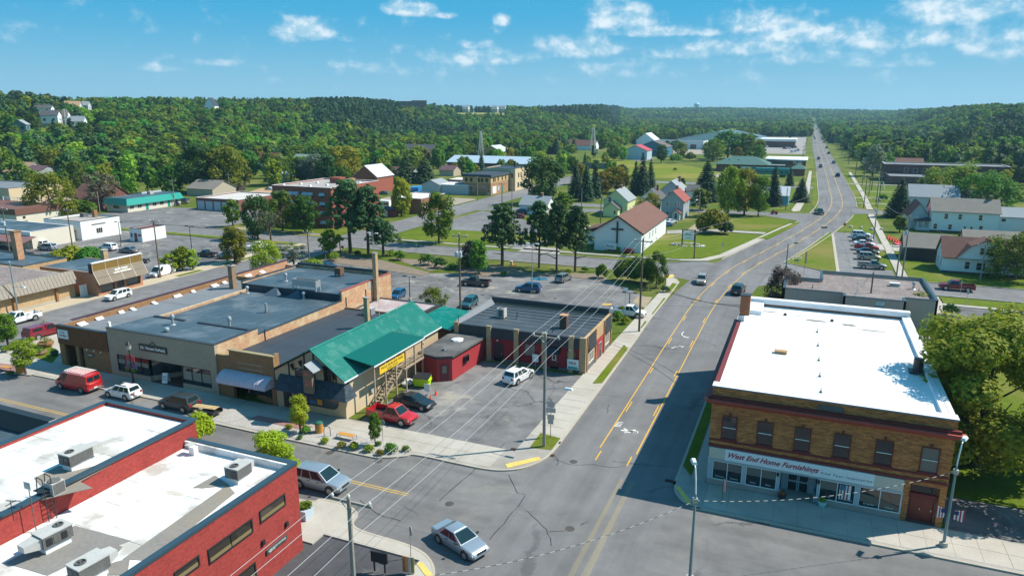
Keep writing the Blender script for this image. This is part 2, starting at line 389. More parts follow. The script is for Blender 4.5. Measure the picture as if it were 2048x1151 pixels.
def gable(t,x0,x1,y0,y1,h,hr,axis,wm,rm,over=.35,thick=.14,fascia=None):
 """gabled house body: pentagon walls and two roof slopes"""
 w=MB()
 if axis=='y':
  xm=(x0+x1)/2;a=[(x0,y0,0),(x1,y0,0),(x1,y0,h),(xm,y0,hr),(x0,y0,h)];b=[(p[0],y1,p[2])for p in a]
 else:
  ym=(y0+y1)/2;a=[(x1,y0,0),(x1,y1,0),(x1,y1,h),(x1,ym,hr),(x1,y0,h)];b=[(x0,p[1],p[2])for p in a]
 w.face(a);w.face(b[::-1])
 for i in range(5):
  j=(i+1)%5
  if i in(2,3):continue
  w.face([a[j],a[i],b[i],b[j]])
 wall=w.build('wall',wm,t)
 s=[]
 for sg in(-1,1):
  r=MB()
  if axis=='y':
   xe=x0 if sg<0 else x1;k=(hr-h)/((x1-x0)/2);xo=xe+sg*over;zo=h-k*over
   p=[(xm,y0-over,hr+thick),(xo,y0-over,zo+thick),(xo,y1+over,zo+thick),(xm,y1+over,hr+thick)]
   if sg>0:p=p
   else:p=p[::-1]
  else:
   ye=y0 if sg<0 else y1;k=(hr-h)/((y1-y0)/2);yo=ye+sg*over;zo=h-k*over
   p=[(x0-over,ym,hr+thick),(x0-over,yo,zo+thick),(x1+over,yo,zo+thick),(x1+over,ym,hr+thick)]
   if sg>0:p=p[::-1]
  slab_on(r,p,thick-.004);s.append(r.build('roof',rm,t))
 return wall,s
def chimney(t,x,y,z0,z1,w,m,cap=None):
 c=MB().box(x-w/2,x+w/2,y-w/2,y+w/2,z0,z1).build('chimney',m,t)
 if cap:MB().box(x-w/2-.06,x+w/2+.06,y-w/2-.06,y+w/2+.06,z1+.001,z1+.12).build('cap',cap,c)
 return c
def sheet(name,poly,z,m,kind='structure',parent=None,th=None,label=None):
 mb=MB()
 if th:mb.prism(poly,z-th,z)
 else:
  ar=sum(poly[i][0]*poly[(i+1)%len(poly)][1]-poly[(i+1)%len(poly)][0]*poly[i][1]for i in range(len(poly)))
  mb.face([(p[0],p[1],z)for p in(poly if ar>0 else poly[::-1])])
 return mb.build(name,m,parent,kind=kind if parent is None else None,label=label)
def rect(x0,x1,y0,y1):return[(x0,y0),(x1,y0),(x1,y1),(x0,y1)]
def catmull(pts,n=8):
 out=[]
 P=[pts[0]]+list(pts)+[pts[-1]]
 for i in range(1,len(P)-2):
  p0,p1,p2,p3=(np.array(P[i+k],float)for k in(-1,0,1,2))
  for j in range(n):
   t=j/n
   out.append(tuple(.5*((2*p1)+(-p0+p2)*t+(2*p0-5*p1+4*p2-p3)*t*t+(-p0+3*p1-3*p2+p3)*t**3)))
 out.append(tuple(P[-2]));return out
def offset_line(pts,d):
 out=[]
 for i,p in enumerate(pts):
  a=np.array(pts[max(0,i-1)]);b=np.array(pts[min(len(pts)-1,i+1)]);t=b-a;t=t/(np.linalg.norm(t)+1e-9)
  out.append((p[0]+t[1]*d,p[1]-t[0]*d))
 return out
def ribbon(name,pts,d0,d1,z,m,kind='structure',th=None,parent=None):
 L,Q=offset_line(pts,d0),offset_line(pts,d1);mb=MB()
 for i in range(len(pts)-1):
  q=[(*L[i],z),(*Q[i],z),(*Q[i+1],z),(*L[i+1],z)]
  if th:slab_on(mb,q,th)
  else:mb.face(q)
 return mb.build(name,m,parent,kind=kind if parent is None else None)
 # terrain
_px=[-900,-200,0,150,300,450,600,700,800,900,1000,1100,1200,1260,1400,1600,1780,1850,1950,2048,2300,3000]
_ys=[185,181,184,195,194,197,198,197,205,212,212,214,211,219,217,219,223,219,211,206,200,200]
_R1=[650,650,700,800,850,900,950,900,1100,1300,1300,1400,1500,3000,3200,3600,3200,1900,1200,1000,900,900]
_R0=[330,330,350,360,380,400,450,500,600,700,700,750,900,1500,1700,2000,1700,800,500,420,400,400]
_Rf=[400,400,400,410,430,430,430,430,430,460,480,520,620,720,800,860,430,430,420,390,380,380]
def polar(X,Y):
 s,c=math.sin(YAW),math.cos(YAW)
 r=np.hypot(X,Y);f=-X*s+Y*c;l=X*c+Y*s
 th=np.arctan2(l,f);th=np.clip(th,-1.2,1.2)
 return CX+F*np.tan(th)/math.cos(PITCH),r
def _elev(px,ys):
 u=(px-CX)/F;v=(ys-CY)/F
 fw=math.cos(PITCH)-v*math.sin(PITCH);up=-math.sin(PITCH)-v*math.cos(PITCH)
 return up/np.hypot(u,fw)
def ground_z(X,Y):
 X=np.asarray(X,float);Y=np.asarray(Y,float)
 px,r=polar(X,Y)
 ys=np.interp(px,_px,_ys);R1=np.interp(px,_px,_R1);R0=np.interp(px,_px,_R0)
 ztop=CH+_elev(px,ys)*R1-12.5
 ztop=np.maximum(ztop,2)
 t=np.clip((r-R0)/(R1-R0),0,1);hz=ztop*(t*t*(3-2*t))**.9
 t2=np.clip((r-R1)/(R1*.8),0,1);hz=hz*(1-.55*t2*t2*(3-2*t2))
 wob=3.0*np.sin(X*.011+1.3)*np.sin(Y*.009)+2.0*np.sin(X*.031-Y*.027)
 hz=hz+wob*t*np.where(R1>2000,.6,.8)*.6
 road=np.clip((np.abs(X-road_x(Y))-14)/40,0,1)
 road=np.where(Y>2300,1.0,road)
 return np.where(px>1500,hz*road,hz)
RC=[(-14.2,-60),(-14.2,20),(-14.2,60),(-14.25,100),(-14.1,116),(-13.2,130),(-11.3,146),(-8.4,160),(-5.0,174.5),(-1.6,190),(1.6,205.5),(5.2,225),(7.6,241),(9.4,259),(10.2,276),(10.5,298),(10.3,320),(10.0,392),(8.9,530),(7.0,715),(5.9,1050),(3.5,1500),(-4,2600),(-30,5200)]
ROAD=catmull(RC,10)
_ry=np.array([p[1]for p in ROAD]);_rx=np.array([p[0]for p in ROAD])
def road_x(Y):return np.interp(Y,_ry,_rx)
G_TOWN=grassmat('turf',(.070,.105,.012),(.095,.13,.015),(.17,.165,.05))
G_LAWN=grassmat('lawn',(.080,.125,.007),(.118,.160,.010),(.19,.17,.045))
G_WILD=grassmat('meadow',(.07,.115,.02),(.10,.15,.028),(.16,.17,.05),2)
def _terrain():
 rs=np.concatenate([np.linspace(0,300,16),np.linspace(320,1500,70),np.linspace(1550,4200,56),np.geomspace(4400,13800,14)])
 ths=np.concatenate([np.linspace(-math.pi,-.9,24)[:-1],np.linspace(-.9,.9,150),np.linspace(.9,math.pi,24)[1:-1]])
 V=[];n=len(ths)
 for r in rs:
  a=ths;f=r*np.cos(a);l=r*np.sin(a);s,c=math.sin(YAW),math.cos(YAW)
  X=-s*f+c*l;Y=c*f+s*l
  V.append(np.stack([X,Y,ground_z(X,Y)],1))
 V=np.concatenate(V);fcs=[]
 for i in range(len(rs)-1):
  for j in range(n):
   k=(j+1)%n;fcs.append((i*n+j,i*n+k,(i+1)*n+k,(i+1)*n+j)[::-1])
 me=bpy.data.meshes.new('ground');me.from_pydata(V.tolist(),[],fcs);me.update();me.materials.append(G_TOWN)
 me.polygons.foreach_set('use_smooth',[True]*len(me.polygons))
 o=bpy.data.objects.new('ground',me);COL.objects.link(o);o['kind']='structure';OFF[o.name]=Vector((0,0,0))
_terrain()
# paving materials
A_ROAD=asphalt('highway_asphalt',(.152,.149,.150),crack=.45,patchamt=.5,dustamt=.12,along=(1,.05,1),csc=.05)
A_STREET=asphalt('street_asphalt',(.150,.146,.144),crack=.6,patchamt=.7,dustamt=.22,along=(.06,1,1),csc=.09)
A_LOT=asphalt('lot_asphalt',(.150,.147,.147),crack=.9,patchamt=1.1,dustamt=.62,dust=(.30,.275,.235),csc=.11)
A_FAR=asphalt('far_asphalt',(.165,.163,.165),crack=.3,patchamt=.5,dustamt=.2)
CONC=mat('concrete',(.40,.37,.32),.85,.12,.5,.10,6,tint=(.30,.26,.2),tintamt=.5,bump=.1)
CONC2=mat('old_concrete',(.33,.31,.28),.85,.16,.6,.12,6,tint=(.2,.18,.15),tintamt=.6,bump=.1)
KERB=mat('kerb_concrete',(.40,.36,.29),.85,.14,.8,.1,6)
YEL=mat('yellow_paint',(.62,.36,.035),.6,.14,.6,.22,10)
YELW=mat('worn_yellow',(.36,.29,.14),.7,.2,.6,.3,8)
WHT=mat('white_paint',(.68,.67,.64),.6,.08,.6,.2,10)
DIRT=mat('bare_dirt',(.30,.24,.16),.95,.2,.5,.2,5,bump=.4)
GRAVEL=mat('pale_gravel',(.36,.34,.31),.95,.15,.6,.45,7,bump=.8)
MULCH=mat('mulch',(.20,.155,.115),.95,.2,.6,.3,5,bump=.6)
PAVER=brickmat('paver_red',(.30,.15,.13),(.24,.12,.11),(.22,.18,.16),.22,.11)
Z_LOT,Z_ROAD,Z_MARK,Z_WALK=.02,.03,.036,.15
def near(pts,y0,y1):return[p for p in pts if y0<=p[1]<=y1]
ribbon('highway',ROAD,-6.15,6.15,Z_ROAD,A_ROAD)
sheet('junction',rect(-34,-5.9,15,62),.016,A_STREET)
sheet('asphalt_apron',rect(-5.7,20.5,88,111.4),Z_LOT-.008,A_LOT)
sheet('cross_street',rect(-260,-20.2,41.2,52.2),Z_ROAD-.004,A_STREET)
sheet('cross_street',rect(-8.4,120,41.0,52.6),Z_ROAD-.004,A_STREET)
sheet('side_street',rect(-110.6,-99.4,52.0,500),Z_ROAD-.008,A_FAR)
sheet('back_street',[(-330,136.3),(-27,137.2),(-19.0,133.5),(-14.5,134),(-13,150),(-19,152.5),(-27,146.8),(-330,145.0)],Z_ROAD-.003,A_FAR)
sheet('side_road',[(-11,128),(-8.4,131),(-5.0,135.5),(0,138.0),(160,138.3),(160,148.4),(9,148.8),(2.5,154),(-2,160),(-7,156)],Z_ROAD-.006,A_FAR)
sheet('side_road',[(-75,230),(-12,231),(0,222),(3,231),(5,242),(-4,239),(-14,238.5),(-75,238)],Z_ROAD-.007,A_FAR)
sheet('side_road',[(12,244),(18,247),(90,249),(90,257),(20,256),(15,261),(12,259)],Z_ROAD-.005,A_FAR)
sheet('far_street',rect(-110,4,322,331),Z_ROAD-.006,A_FAR)
sheet('far_street',[(-100,207),(-100,216),(-40,232),(-40,224)],Z_ROAD-.010,A_FAR)
sheet('parking_lot',[(-96.5,93),(-77,93),(-59,92),(-42,92),(-40,90.2),(-24,90.2),(-23.4,117),(-27,121.0),(-33,127),(-50,128),(-70,118.5),(-88,121),(-96,121)],Z_LOT,A_LOT)
sheet('parking_lot',[(-41.8,56),(-23.1,56),(-23.1,77.4),(-41.2,77.4)],Z_LOT,A_LOT)
sheet('parking_lot',[(-41.8,90),(-41.8,77.5),(-40.9,77.5),(-40.9,90)],Z_LOT+.004,A_LOT)
sheet('parking_lot',rect(-178,-112.5,92,133.6),Z_LOT,A_LOT)
sheet('parking_lot',[(-205,146),(-150,146),(-150,185),(-205,172)],Z_LOT,A_LOT)
sheet('parking_lot',rect(7.4,17.4,148,205),Z_LOT,A_FAR)
sheet('parking_lot',rect(20.8,60,112,131.5),Z_LOT,A_LOT)
sheet('parking_lot',[(-58,590),(-4,590),(-7,1000),(-60,1000)],Z_LOT+.02,mat('pale_lot',(.27,.25,.235),.9,.15,.05,.1,1))
sheet('parking_lot',[(-97,168),(-58,150),(-58,172),(-80,197),(-97,207)],Z_LOT-.006,A_FAR)
sheet('gravel_yard',rect(-146,-112,205,235),Z_LOT,mat('yard_gravel',(.30,.255,.21),.95,.15,.2,.2,3))
sheet('gravel_yard',[(-135,560),(-70,560),(-80,660),(-140,660)],Z_LOT,mat('yard_gravel',(.30,.255,.21)))
sheet('asphalt_apron',rect(12.3,40,52.5,62.6),Z_LOT,A_LOT)
sheet('asphalt_apron',rect(-33.5,-23,20,38),Z_LOT,asphalt('apron_asphalt',(.07,.07,.075),crack=.4))
sheet('gravel_drive',[(-29.5,186),(-26.6,186),(-24,226),(-28,226)],Z_LOT,DIRT)
sheet('gravel_drive',[(-60,395),(-22,330),(-16,332),(-52,410)],Z_LOT,mat('yard_gravel',(.30,.255,.21)))
sheet('concrete_pad',[g(842,475),g(860,461),g(915,465),g(902,478)],Z_LOT+.004,CONC)
sheet('dirt_patch',[g(1265,604),g(1275,592),g(1305,594),g(1290,616)],Z_LOT+.006,DIRT)
for p in([(800,640),(760,620)],):pass
for nm,pts in(('puddle',[g(1058,559),g(1072,554),g(1092,555),g(1096,560),g(1075,561)]),):
 o=sheet(nm,pts,Z_LOT+.006,plain('puddle_water',(.03,.10,.13),.03,spec=.9))
 # paint on the road
for d,sgn in((-1.75,1),(1.75,-1)):
 seg=[p for p in ROAD if 57<=p[1]<=1600]
 ribbon('lane_line',[(p[0],max(p[1],57.0))for p in seg],d-.06,d+.06,Z_MARK,YEL)
 L=offset_line(catmull(RC,60),d+sgn*.28);acc=0.0;cur=[]
 mb=MB();last=None
 for p in L:
  if p[1]<57 or p[1]>420:last=p;continue
  if last is not None:acc+=math.dist(p,last)
  last=p
  if acc%12.2<3.1:cur.append(p)
  else:
   if len(cur)>1:
    for a,b in zip(cur,cur[1:]):
     t=np.array(b)-np.array(a);t=t/(np.linalg.norm(t)+1e-9);nx,ny=t[1]*.06,-t[0]*.06
     mb.face([(a[0]-nx,a[1]-ny,Z_MARK),(a[0]+nx,a[1]+ny,Z_MARK),(b[0]+nx,b[1]+ny,Z_MARK),(b[0]-nx,b[1]-ny,Z_MARK)])
   cur=[]
 mb.build('lane_dash',YEL,kind='structure')
sheet('street_line',rect(-120,-28.4,45.28,45.40),Z_MARK,YELW if False else mat('faded_yellow',(.48,.31,.08),.7,.2,.5,.3,8))
sheet('street_line',rect(-120,-28.4,45.58,45.70),Z_MARK,MATS['faded_yellow'])
for x,w in((-12.6,.55),(-11.7,.7)):
 sheet('worn_stripe',[(x-w/2,22),(x+w/2,22),(x+w*.35,55),(x-w*.2,55)],Z_ROAD+.003,asphalt('worn_stripe',(.20,.18,.14),crack=.1,dust=(.24,.20,.13),dustamt=.5,along=(1,.05,1)))
def bar(mb,c,l,w,ang,z=Z_MARK+.001):
 t=Vector((math.cos(ang),math.sin(ang)));n=Vector((-t.y,t.x));c=Vector(c)
 q=[c-t*l/2-n*w/2,c+t*l/2-n*w/2,c+t*l/2+n*w/2,c-t*l/2+n*w/2]
 mb.face([(p.x,p.y,z)for p in q])
mb=MB()
x,y=g(1258,862)
for dx,dy,l,w,a in((0,0,1.6,.22,.1),(.3,.25,.8,.2,.9),(-.3,.2,.8,.18,-.6),(.55,.05,.7,.4,.2),(0,-.3,.9,.14,.5)):bar(mb,(x+dx,y+dy),l,w,a)
x,y=g(1251,856)
for k in range(4):bar(mb,(x-.8+k*.0,y+.1+k*.35),.55,.12,.15)
bar(mb,(x-1.05,y+.6),1.3,.12,1.5)
mb.build('lane_symbol',WHT,kind='structure')
mb=MB()
for px,py,s in((1378,668,1),(1353,695,1)):
 x,y=g(px,py)
 pts=[(x+.9*math.cos(a)*1.1,y+1.6*math.sin(a))for a in np.linspace(2.6,4.6,7)]
 if py==695:pts=[(x-.55,y-.6),(x-.2,y+.3),(x+.5,y+.7)]
 for a,b in zip(pts,pts[1:]):bar(mb,((a[0]+b[0])/2,(a[1]+b[1])/2),math.dist(a,b)*1.05,.13,math.atan2(b[1]-a[1],b[0]-a[0]))
 bar(mb,pts[-1],.9,.13,.6);bar(mb,pts[-1],.9,.13,-.9)
mb.build('lane_arrow',WHT,kind='structure')
sheet('stop_mark',[g(1205+0,607),g(1222,607),g(1224,610),g(1206,610)],Z_MARK,YEL)
TAR=plain('tar',(.035,.035,.04),.55,spec=.3)
def tar(pts,w=.07):
 P=[g(*p)for p in pts];mb=MB();q=random.Random(len(pts))
 out=[P[0]]
 for a,b in zip(P,P[1:]):
  for k in range(1,5):
   t=k/4;out.append((a[0]+(b[0]-a[0])*t+q.uniform(-.09,.09),a[1]+(b[1]-a[1])*t+q.uniform(-.09,.09)))
 for a,b in zip(out,out[1:]):bar(mb,((a[0]+b[0])/2,(a[1]+b[1])/2),math.dist(a,b)*1.1,w*q.uniform(.5,1.2),math.atan2(b[1]-a[1],b[0]-a[0]),Z_ROAD+.0045)
 mb.build('crack_seal',TAR,kind='structure')
for pts in([(980,1078),(1018,1035),(1050,990)],[(1108,918),(1145,930),(1185,928)],[(1185,928),(1225,935),(1265,928),(1285,927)],[(1225,922),(1260,926),(1290,930),(1345,934)],[(1098,1063),(1130,1061)],[(1160,1050),(1175,1043)],[(1055,1022),(1095,1060),(1102,1090)],[(1214,826),(1217,808)],[(1018,950),(1035,985),(1050,988)],[(1110,912),(1118,920),(1112,930)],[(880,1000),(960,930),(1010,885)],[(720,1000),(760,1030),(800,1040)],[(1260,690),(1330,696)],[(1340,560),(1300,590)],[(1640,450),(1656,420),(1652,395)]):tar(pts)
# kerbs, pavements, verges
def slabs(parent,x0,x1,y0,y1,nx,ny,me_cache={},m=None,z=Z_WALK):
 """concrete squares laid edge to edge with open joints, each its own piece"""
 wx,wy=(x1-x0)/nx,(y1-y0)/ny;key=(round(wx,4),round(wy,4))
 if key not in me_cache:me_cache[key]=MB().box(0.022,wx-.022,0.022,wy-.022,-.05,0).mesh('slab')
 for i in range(nx):
  for j in range(ny):
   inst(me_cache[key],'slab',parent,(x0+i*wx,y0+j*wy,z+R.uniform(-.004,.004)),m=m or CONC)
def walk(name,poly,m=None):
 return sheet(name,poly,Z_WALK-.012,m or CONC2,th=.13)
def kerb(pts,w=.18,z=Z_WALK+.004,m=None,closed=False):
 if closed:pts=list(pts)+[pts[0]]
 return ribbon('kerb',pts,-w/2,w/2,z,m or KERB,th=.14)
def arc(cx,cy,r,a0,a1,n=8):return[(cx+r*math.cos(math.radians(a0+(a1-a0)*i/n)),cy+r*math.sin(math.radians(a0+(a1-a0)*i/n)))for i in range(n+1)]
def verge(poly,m=None,z=Z_WALK+.01):return sheet('grass_verge',poly,z,m or G_LAWN,th=.14)
NK=[(-99,54.5),(-95.5,52.6),(-90,51.9),(-62.5,52.1),(-60.2,51.6),(-57.5,50.4),(-55,49.9),(-36.5,49.9),(-34,50.2),(-32.2,51.2),(-31,51.9),(-24.5,51.9),(-22.0,52.7),(-20.6,54.3),(-19.9,56.5),(-19.75,59.5)]
NKc=catmull(NK,5)
wk=walk('pavement',[(p[0],p[1]+.05)for p in NKc]+[(-23.1,60),(-23.1,56.0),(-42,56.0),(-51,55.7),(-99,55.7)])
kerb([(p[0],p[1]-.05)for p in NKc])
slabs(wk,-98,-62,52.25,55.65,20,2)
slabs(wk,-62,-35.0,52.35,55.65,15,2)
slabs(wk,-35.0,-24,52.2,56.0,6,2)
WK=[(-19.75,59),(-19.95,76),(-20.2,92),(-20.5,104),(-20.5,117),(-20.6,127),(-20.9,131),(-22.0,134.0),(-24.5,136.3)]
wk2=sheet('pavement',[(-19.8,56.6),(-20.0,76),(-20.25,92),(-20.55,104),(-20.55,131),(-22.2,134),(-24.6,136.2),(-26,135.4),(-23.3,132.5),(-22.5,128),(-22.5,118),(-22.9,91),(-23.1,78),(-23.1,56.6)],Z_WALK-.017,CONC,th=.13)
kerb(catmull(WK,4))
slabs(wk2,-22.95,-20.3,60.6,75.0,1,8)
slabs(wk2,-22.7,-21.3,78.1,91,1,9)
slabs(wk2,-22.2,-20.75,92,128,1,22)
verge([(-21.15,75.2),(-20.15,75.8),(-20.32,89.2),(-21.2,90.6)],z=Z_WALK+.016)
for(x0,x1,y0,y1)in((-21.0,-20.68,99,103),(-21.0,-20.68,107,118),(-21.6,-20.72,121.5,129.5),(-22.2,-20.0,57.2,60.5)):
 verge([(x0+.15,y0),(x1,y0+.3),(x1,y1-.3),(x0,y1)],z=Z_WALK+.016)
verge([(-28.5,126),(-24.0,128),(-23.2,133),(-25.5,135.3),(-29,135.5),(-34,130)],G_TOWN,z=.05)
verge([(-26,92.8),(-23.0,92.8),(-22.9,101),(-24.5,103.5),(-26.4,103)],G_TOWN,z=.06)
verge([(-97,122.5),(-88,122.5),(-70,120),(-50,129.5),(-36,128.5),(-30,135.0),(-37,136.2),(-97,135.6)],G_TOWN,z=.05)
for pp in([(640,522),(680,505),(760,520),(860,545),(845,552),(700,530)],[(900,540),(990,530),(1060,545),(1200,548),(1220,562),(1120,553),(960,552)],[(780,516),(850,520),(900,535),(860,542)]):
 sheet('mulch_bed',[g(*p)for p in pp],.075,MULCH)
sheet('mulch_bed',[g(400,530),g(455,515),g(490,517),g(470,534),g(420,538)],.05,MULCH)
sw=walk('pavement',rect(-114.6,-110.8,56,136),mat('sand_walk',(.44,.37,.26),.9,.12,.5,.1,5))
kerb([(-110.7,56),(-110.7,135.6)])
walk('pavement',rect(-99.2,-97.2,55.8,121));kerb([(-99.3,56),(-99.3,135)])
for(y0,y1)in((98,104),(110,121),(126,133)):verge(rect(-112.1,-110.85,y0,y1))
verge(rect(-176,-112.8,133.7,136.1));kerb([(-330,136.2),(-111.5,136.2)]);kerb([(-98.5,136.4),(-36,136.8)])
kerb([(-330,145.2),(-111.5,145.3)]);kerb([(-98.5,145.9),(-27,147.0),(-19.5,152.6)])
walk('pavement',[(-97,148.9),(-34,150.2),(-24,151.2),(-24,152.3),(-34,151.6),(-97,150.4)])
walk('pavement',rect(-148,-112,147.6,149.2));verge(rect(-148,-112,145.4,147.5));verge(rect(-148,-112,149.3,158))
verge([(-97,146.1),(-62,146.6),(-62,148.8),(-97,148.8)]);verge([(-97,150.6),(-76,151),(-60,160),(-60,170),(-97,168)])
walk('driveway',[(-60,147),(-50,147.2),(-52,154),(-60,154)],CONC2)
verge([(-33.2,152.2),(-24.5,152.8),(-17.5,158.5),(-12.5,176),(-9,192),(-20,193),(-33.2,184)],z=.06)
wc=walk('pavement',[(-24,151),(-18.5,153),(-15.2,160),(-11.5,175.5),(-7.5,193),(-4.5,206),(-2.0,216),(-3.6,216),(-6.2,206),(-9.2,193),(-13.2,176),(-16.9,160.5),(-20,154.4),(-24,152.4)],CONC)
kerb([(p[0],p[1])for p in offset_line(near(ROAD,154,222),-6.25)]);kerb(offset_line(near(ROAD,240,420),-6.25));kerb(offset_line(near(ROAD,262,420),6.25));kerb(offset_line(near(ROAD,162,244),6.25))
verge([(-9.8,187.5),(-10.5,186),(-8,186),(-2.6,210),(-1.2,219),(-2.2,219)])
walk('driveway',[(-33,184.5),(-20,193.5),(-9.5,193.8),(-9,197),(-22,197),(-34,190)],CONC2)
verge([(-24,198),(-8.5,198),(-5.5,212),(-3.6,219),(-4.5,224),(-24,226)],z=.06)
TRI=[(-3.2,157.5),(7.2,149.6),(7.2,201.0),(6.4,203.4),(1.0,176)]
verge(TRI,z=.08);kerb(TRI,closed=True)
walk('kerb_strip',rect(6.9,7.5,149.8,201),KERB)
verge([(8.6,206.6),(12.8,206.6),(17.5,205.5),(17.6,243.5),(14.0,243.5),(11.2,222)],z=.06)
we=walk('pavement',[(17.8,150),(19.6,150),(19.6,196),(20.0,246),(18.4,246),(18.0,196)],CONC)
slabs(we,18.05,19.55,150.2,243,1,50)
walk('pavement',[(18.6,258.5),(20.6,258.5),(21,300),(20.8,420),(19.4,420),(19.4,300)],CONC)
walk('driveway',rect(14,24,181,189),CONC)
verge(rect(14.2,17.7,158,180),z=.06);verge(rect(19.8,24,150.5,180),z=.06)
verge([(17.2,262),(18.4,262),(19.2,300),(19.2,420),(16.6,420),(16.8,300)],z=.05)
verge([(21,260),(60,260),(60,330),(21.2,330)],z=.05)
for(y0,y1)in((275,276.2),(292,293.4),(318,319.2),(350,352)):walk('driveway',rect(16.8,40,y0,y1),CONC)
verge([(2.0,262),(3.8,250),(4.0,420),(2.6,420)],z=.05);walk('pavement',[(-3.4,243),(-1.6,246),(.9,300),(1.4,420),(.0,420),(-1.2,300),(-4.2,246)],CONC)
verge([(-2,440),(2.6,440),(1.2,590),(-3.5,590)],z=.06)
verge([(-60,270),(-6,246),(-1.6,300),(-1.8,318),(-70,320)],z=.04)
sheet('meadow',[g(1150,330),g(1210,312),g(1290,325),g(1380,332),g(1440,345),g(1420,358),g(1300,356),g(1180,350)],.03,grassmat('bright_meadow',(.12,.16,.012),(.16,.19,.015),(.22,.20,.04),.6))
sheet('meadow',[g(860,322),g(960,312),g(1030,312),g(1050,330),g(900,335)],.03,G_WILD)
EK=[(-8.1,120),(-8.15,62),(-8.1,56),(-7.4,53.7),(-5.6,52.7),(-2,52.6),(40,52.9)]
EKc=catmull(EK,6)
wf=walk('pavement',[(p[0]+.05,p[1]+.05)for p in EKc]+[(40,56.8),(12.2,56.9),(-5.75,56.9),(-5.75,120)],CONC2)
kerb(EKc)
slabs(wf,-5.4,12.3,53.0,56.8,10,2);slabs(wf,12.3,40,53.1,56.7,16,2)
slabs(wf,-6.95,-5.8,57.2,112,1,30)
verge([(-8.0,59.2),(-7.05,57.6),(-7.05,111),(-8.0,111)],z=Z_WALK+.016)
verge([(-8.0,112),(-5.2,112),(-4.3,116),(-7.4,120)],z=Z_WALK+.016)
verge(rect(20.4,40,68.2,110),G_LAWN,z=.06);verge(rect(12.3,40,62.7,68.1),G_LAWN,z=.06);verge(rect(12.6,20.3,68.2,86),G_LAWN,z=.06)
wr=walk('pavement',rect(20.6,22.6,110,137),CONC);verge(rect(22.8,60,132.5,136.9));verge(rect(18.4,20.4,110,134),z=.06);walk('pavement',rect(22.6,70,131.2,132.4),CONC)
kerb([(22,138.1),(160,138.1)]);kerb([(9,148.9),(160,148.6)])
verge(rect(20,160,148.9,158),z=.05)
SK=[(-60,41.2),(-37.5,41.2),(-34.5,42.0),(-32.0,42.0),(-30.6,41.3),(-30.2,40.2),(-29.0,39.5),(-24.4,39.2),(-22.2,38.2),(-21.0,36.2),(-20.7,33),(-20.6,20)]
SKc=catmull(SK,6)
ws=walk('pavement',[(p[0],p[1]-.05)for p in SKc]+[(-23,20),(-23,38),(-31.3,38),(-31.3,36.7),(-60,36.9)],CONC)
kerb(SKc)
slabs(ws,-31.2,-24.8,38.1,39.3,4,1)
for pp in([(1010,927),(1078,912),(1082,918),(1015,935)],[(1350,972),(1358,970),(1384,1004),(1374,1006)],[(833,1126),(843,1122),(868,1150),(856,1156)],[(1325,552),(1345,548),(1350,552),(1332,557)]):
 sheet('tactile_strip',[g(p[0],p[1],Z_WALK+.02)for p in pp],Z_WALK+.02,mat('tactile_yellow',(.62,.45,.12),.7,.18,1.2,.25,8),th=.03)
sheet('gravel_bed',[(-59.2,52.2),(-55.5,50.4),(-52.8,50.2),(-51.8,52.1),(-54,53.1),(-58,53.2)],Z_WALK+.01,GRAVEL,th=.05)
sheet('gravel_bed',[(-52.6,50.2),(-36.8,50.2),(-33.6,50.9),(-32.3,51.8),(-36.5,53.0),(-43.8,53.0),(-44.6,51.9),(-51.6,51.9)],Z_WALK+.01,GRAVEL,th=.05)
sheet('brick_pad',[(-51.4,52.0),(-44.4,52.0),(-43.9,53.0),(-51.0,53.0)],Z_WALK+.014,mat('red_pavers',(.27,.14,.13),.85,.15,1,.3,9),th=.05)
sheet('gravel_bed',[g(0,748),g(60,752),g(128,735),g(80,722),g(40,735)],Z_WALK+.012,GRAVEL,th=.05)
sheet('brick_pad',[g(0,738),g(0,728),g(30,732),g(35,742),g(12,747)],Z_WALK+.016,MATS['red_pavers'],th=.05)
sheet('plaza',[(-99.2,55.8),(-85.0,55.8),(-85.0,66),(-99.2,64)],Z_WALK-.01,CONC,th=.12)
verge([g(62,690),g(100,690),g(118,712),g(104,728),g(60,712)],z=Z_WALK+.012)
verge([(-42.0,56.2),(-40.6,56.2),(-40.6,69.5),(-42,69.5)],G_TOWN,z=.07)
IRON=mat('rust_iron',(.12,.055,.035),.8,.2,2,.2,9)
for px,py in((870,915),(692,1072),(1100,910),(1527,1044),(1340,962),(1030,899)):
 x,y=g(px,py);d=MB().box(x-.45,x+.45,y-.25,y+.25,.03,.05)
 o=d.build('drain_grate',IRON,kind='structure')
 for k in range(5):MB().box(x-.4,x+.4,y-.2+k*.09,y-.16+k*.09,.051,.062).build('bar',plain('drain_black',(.01,.01,.01),.8),o)
COVER=mat('cover_iron',(.075,.065,.06),.8,.2,2,.2,9)
for px,py in((1140,1057),(1147,923),(899,1007),(757,922),(660,905),(1385,605),(1110,597)):
 x,y=g(px,py);MB().tube((x,y,.03),(x,y,.046),.36,n=16).build('manhole_cover',COVER,kind='structure')
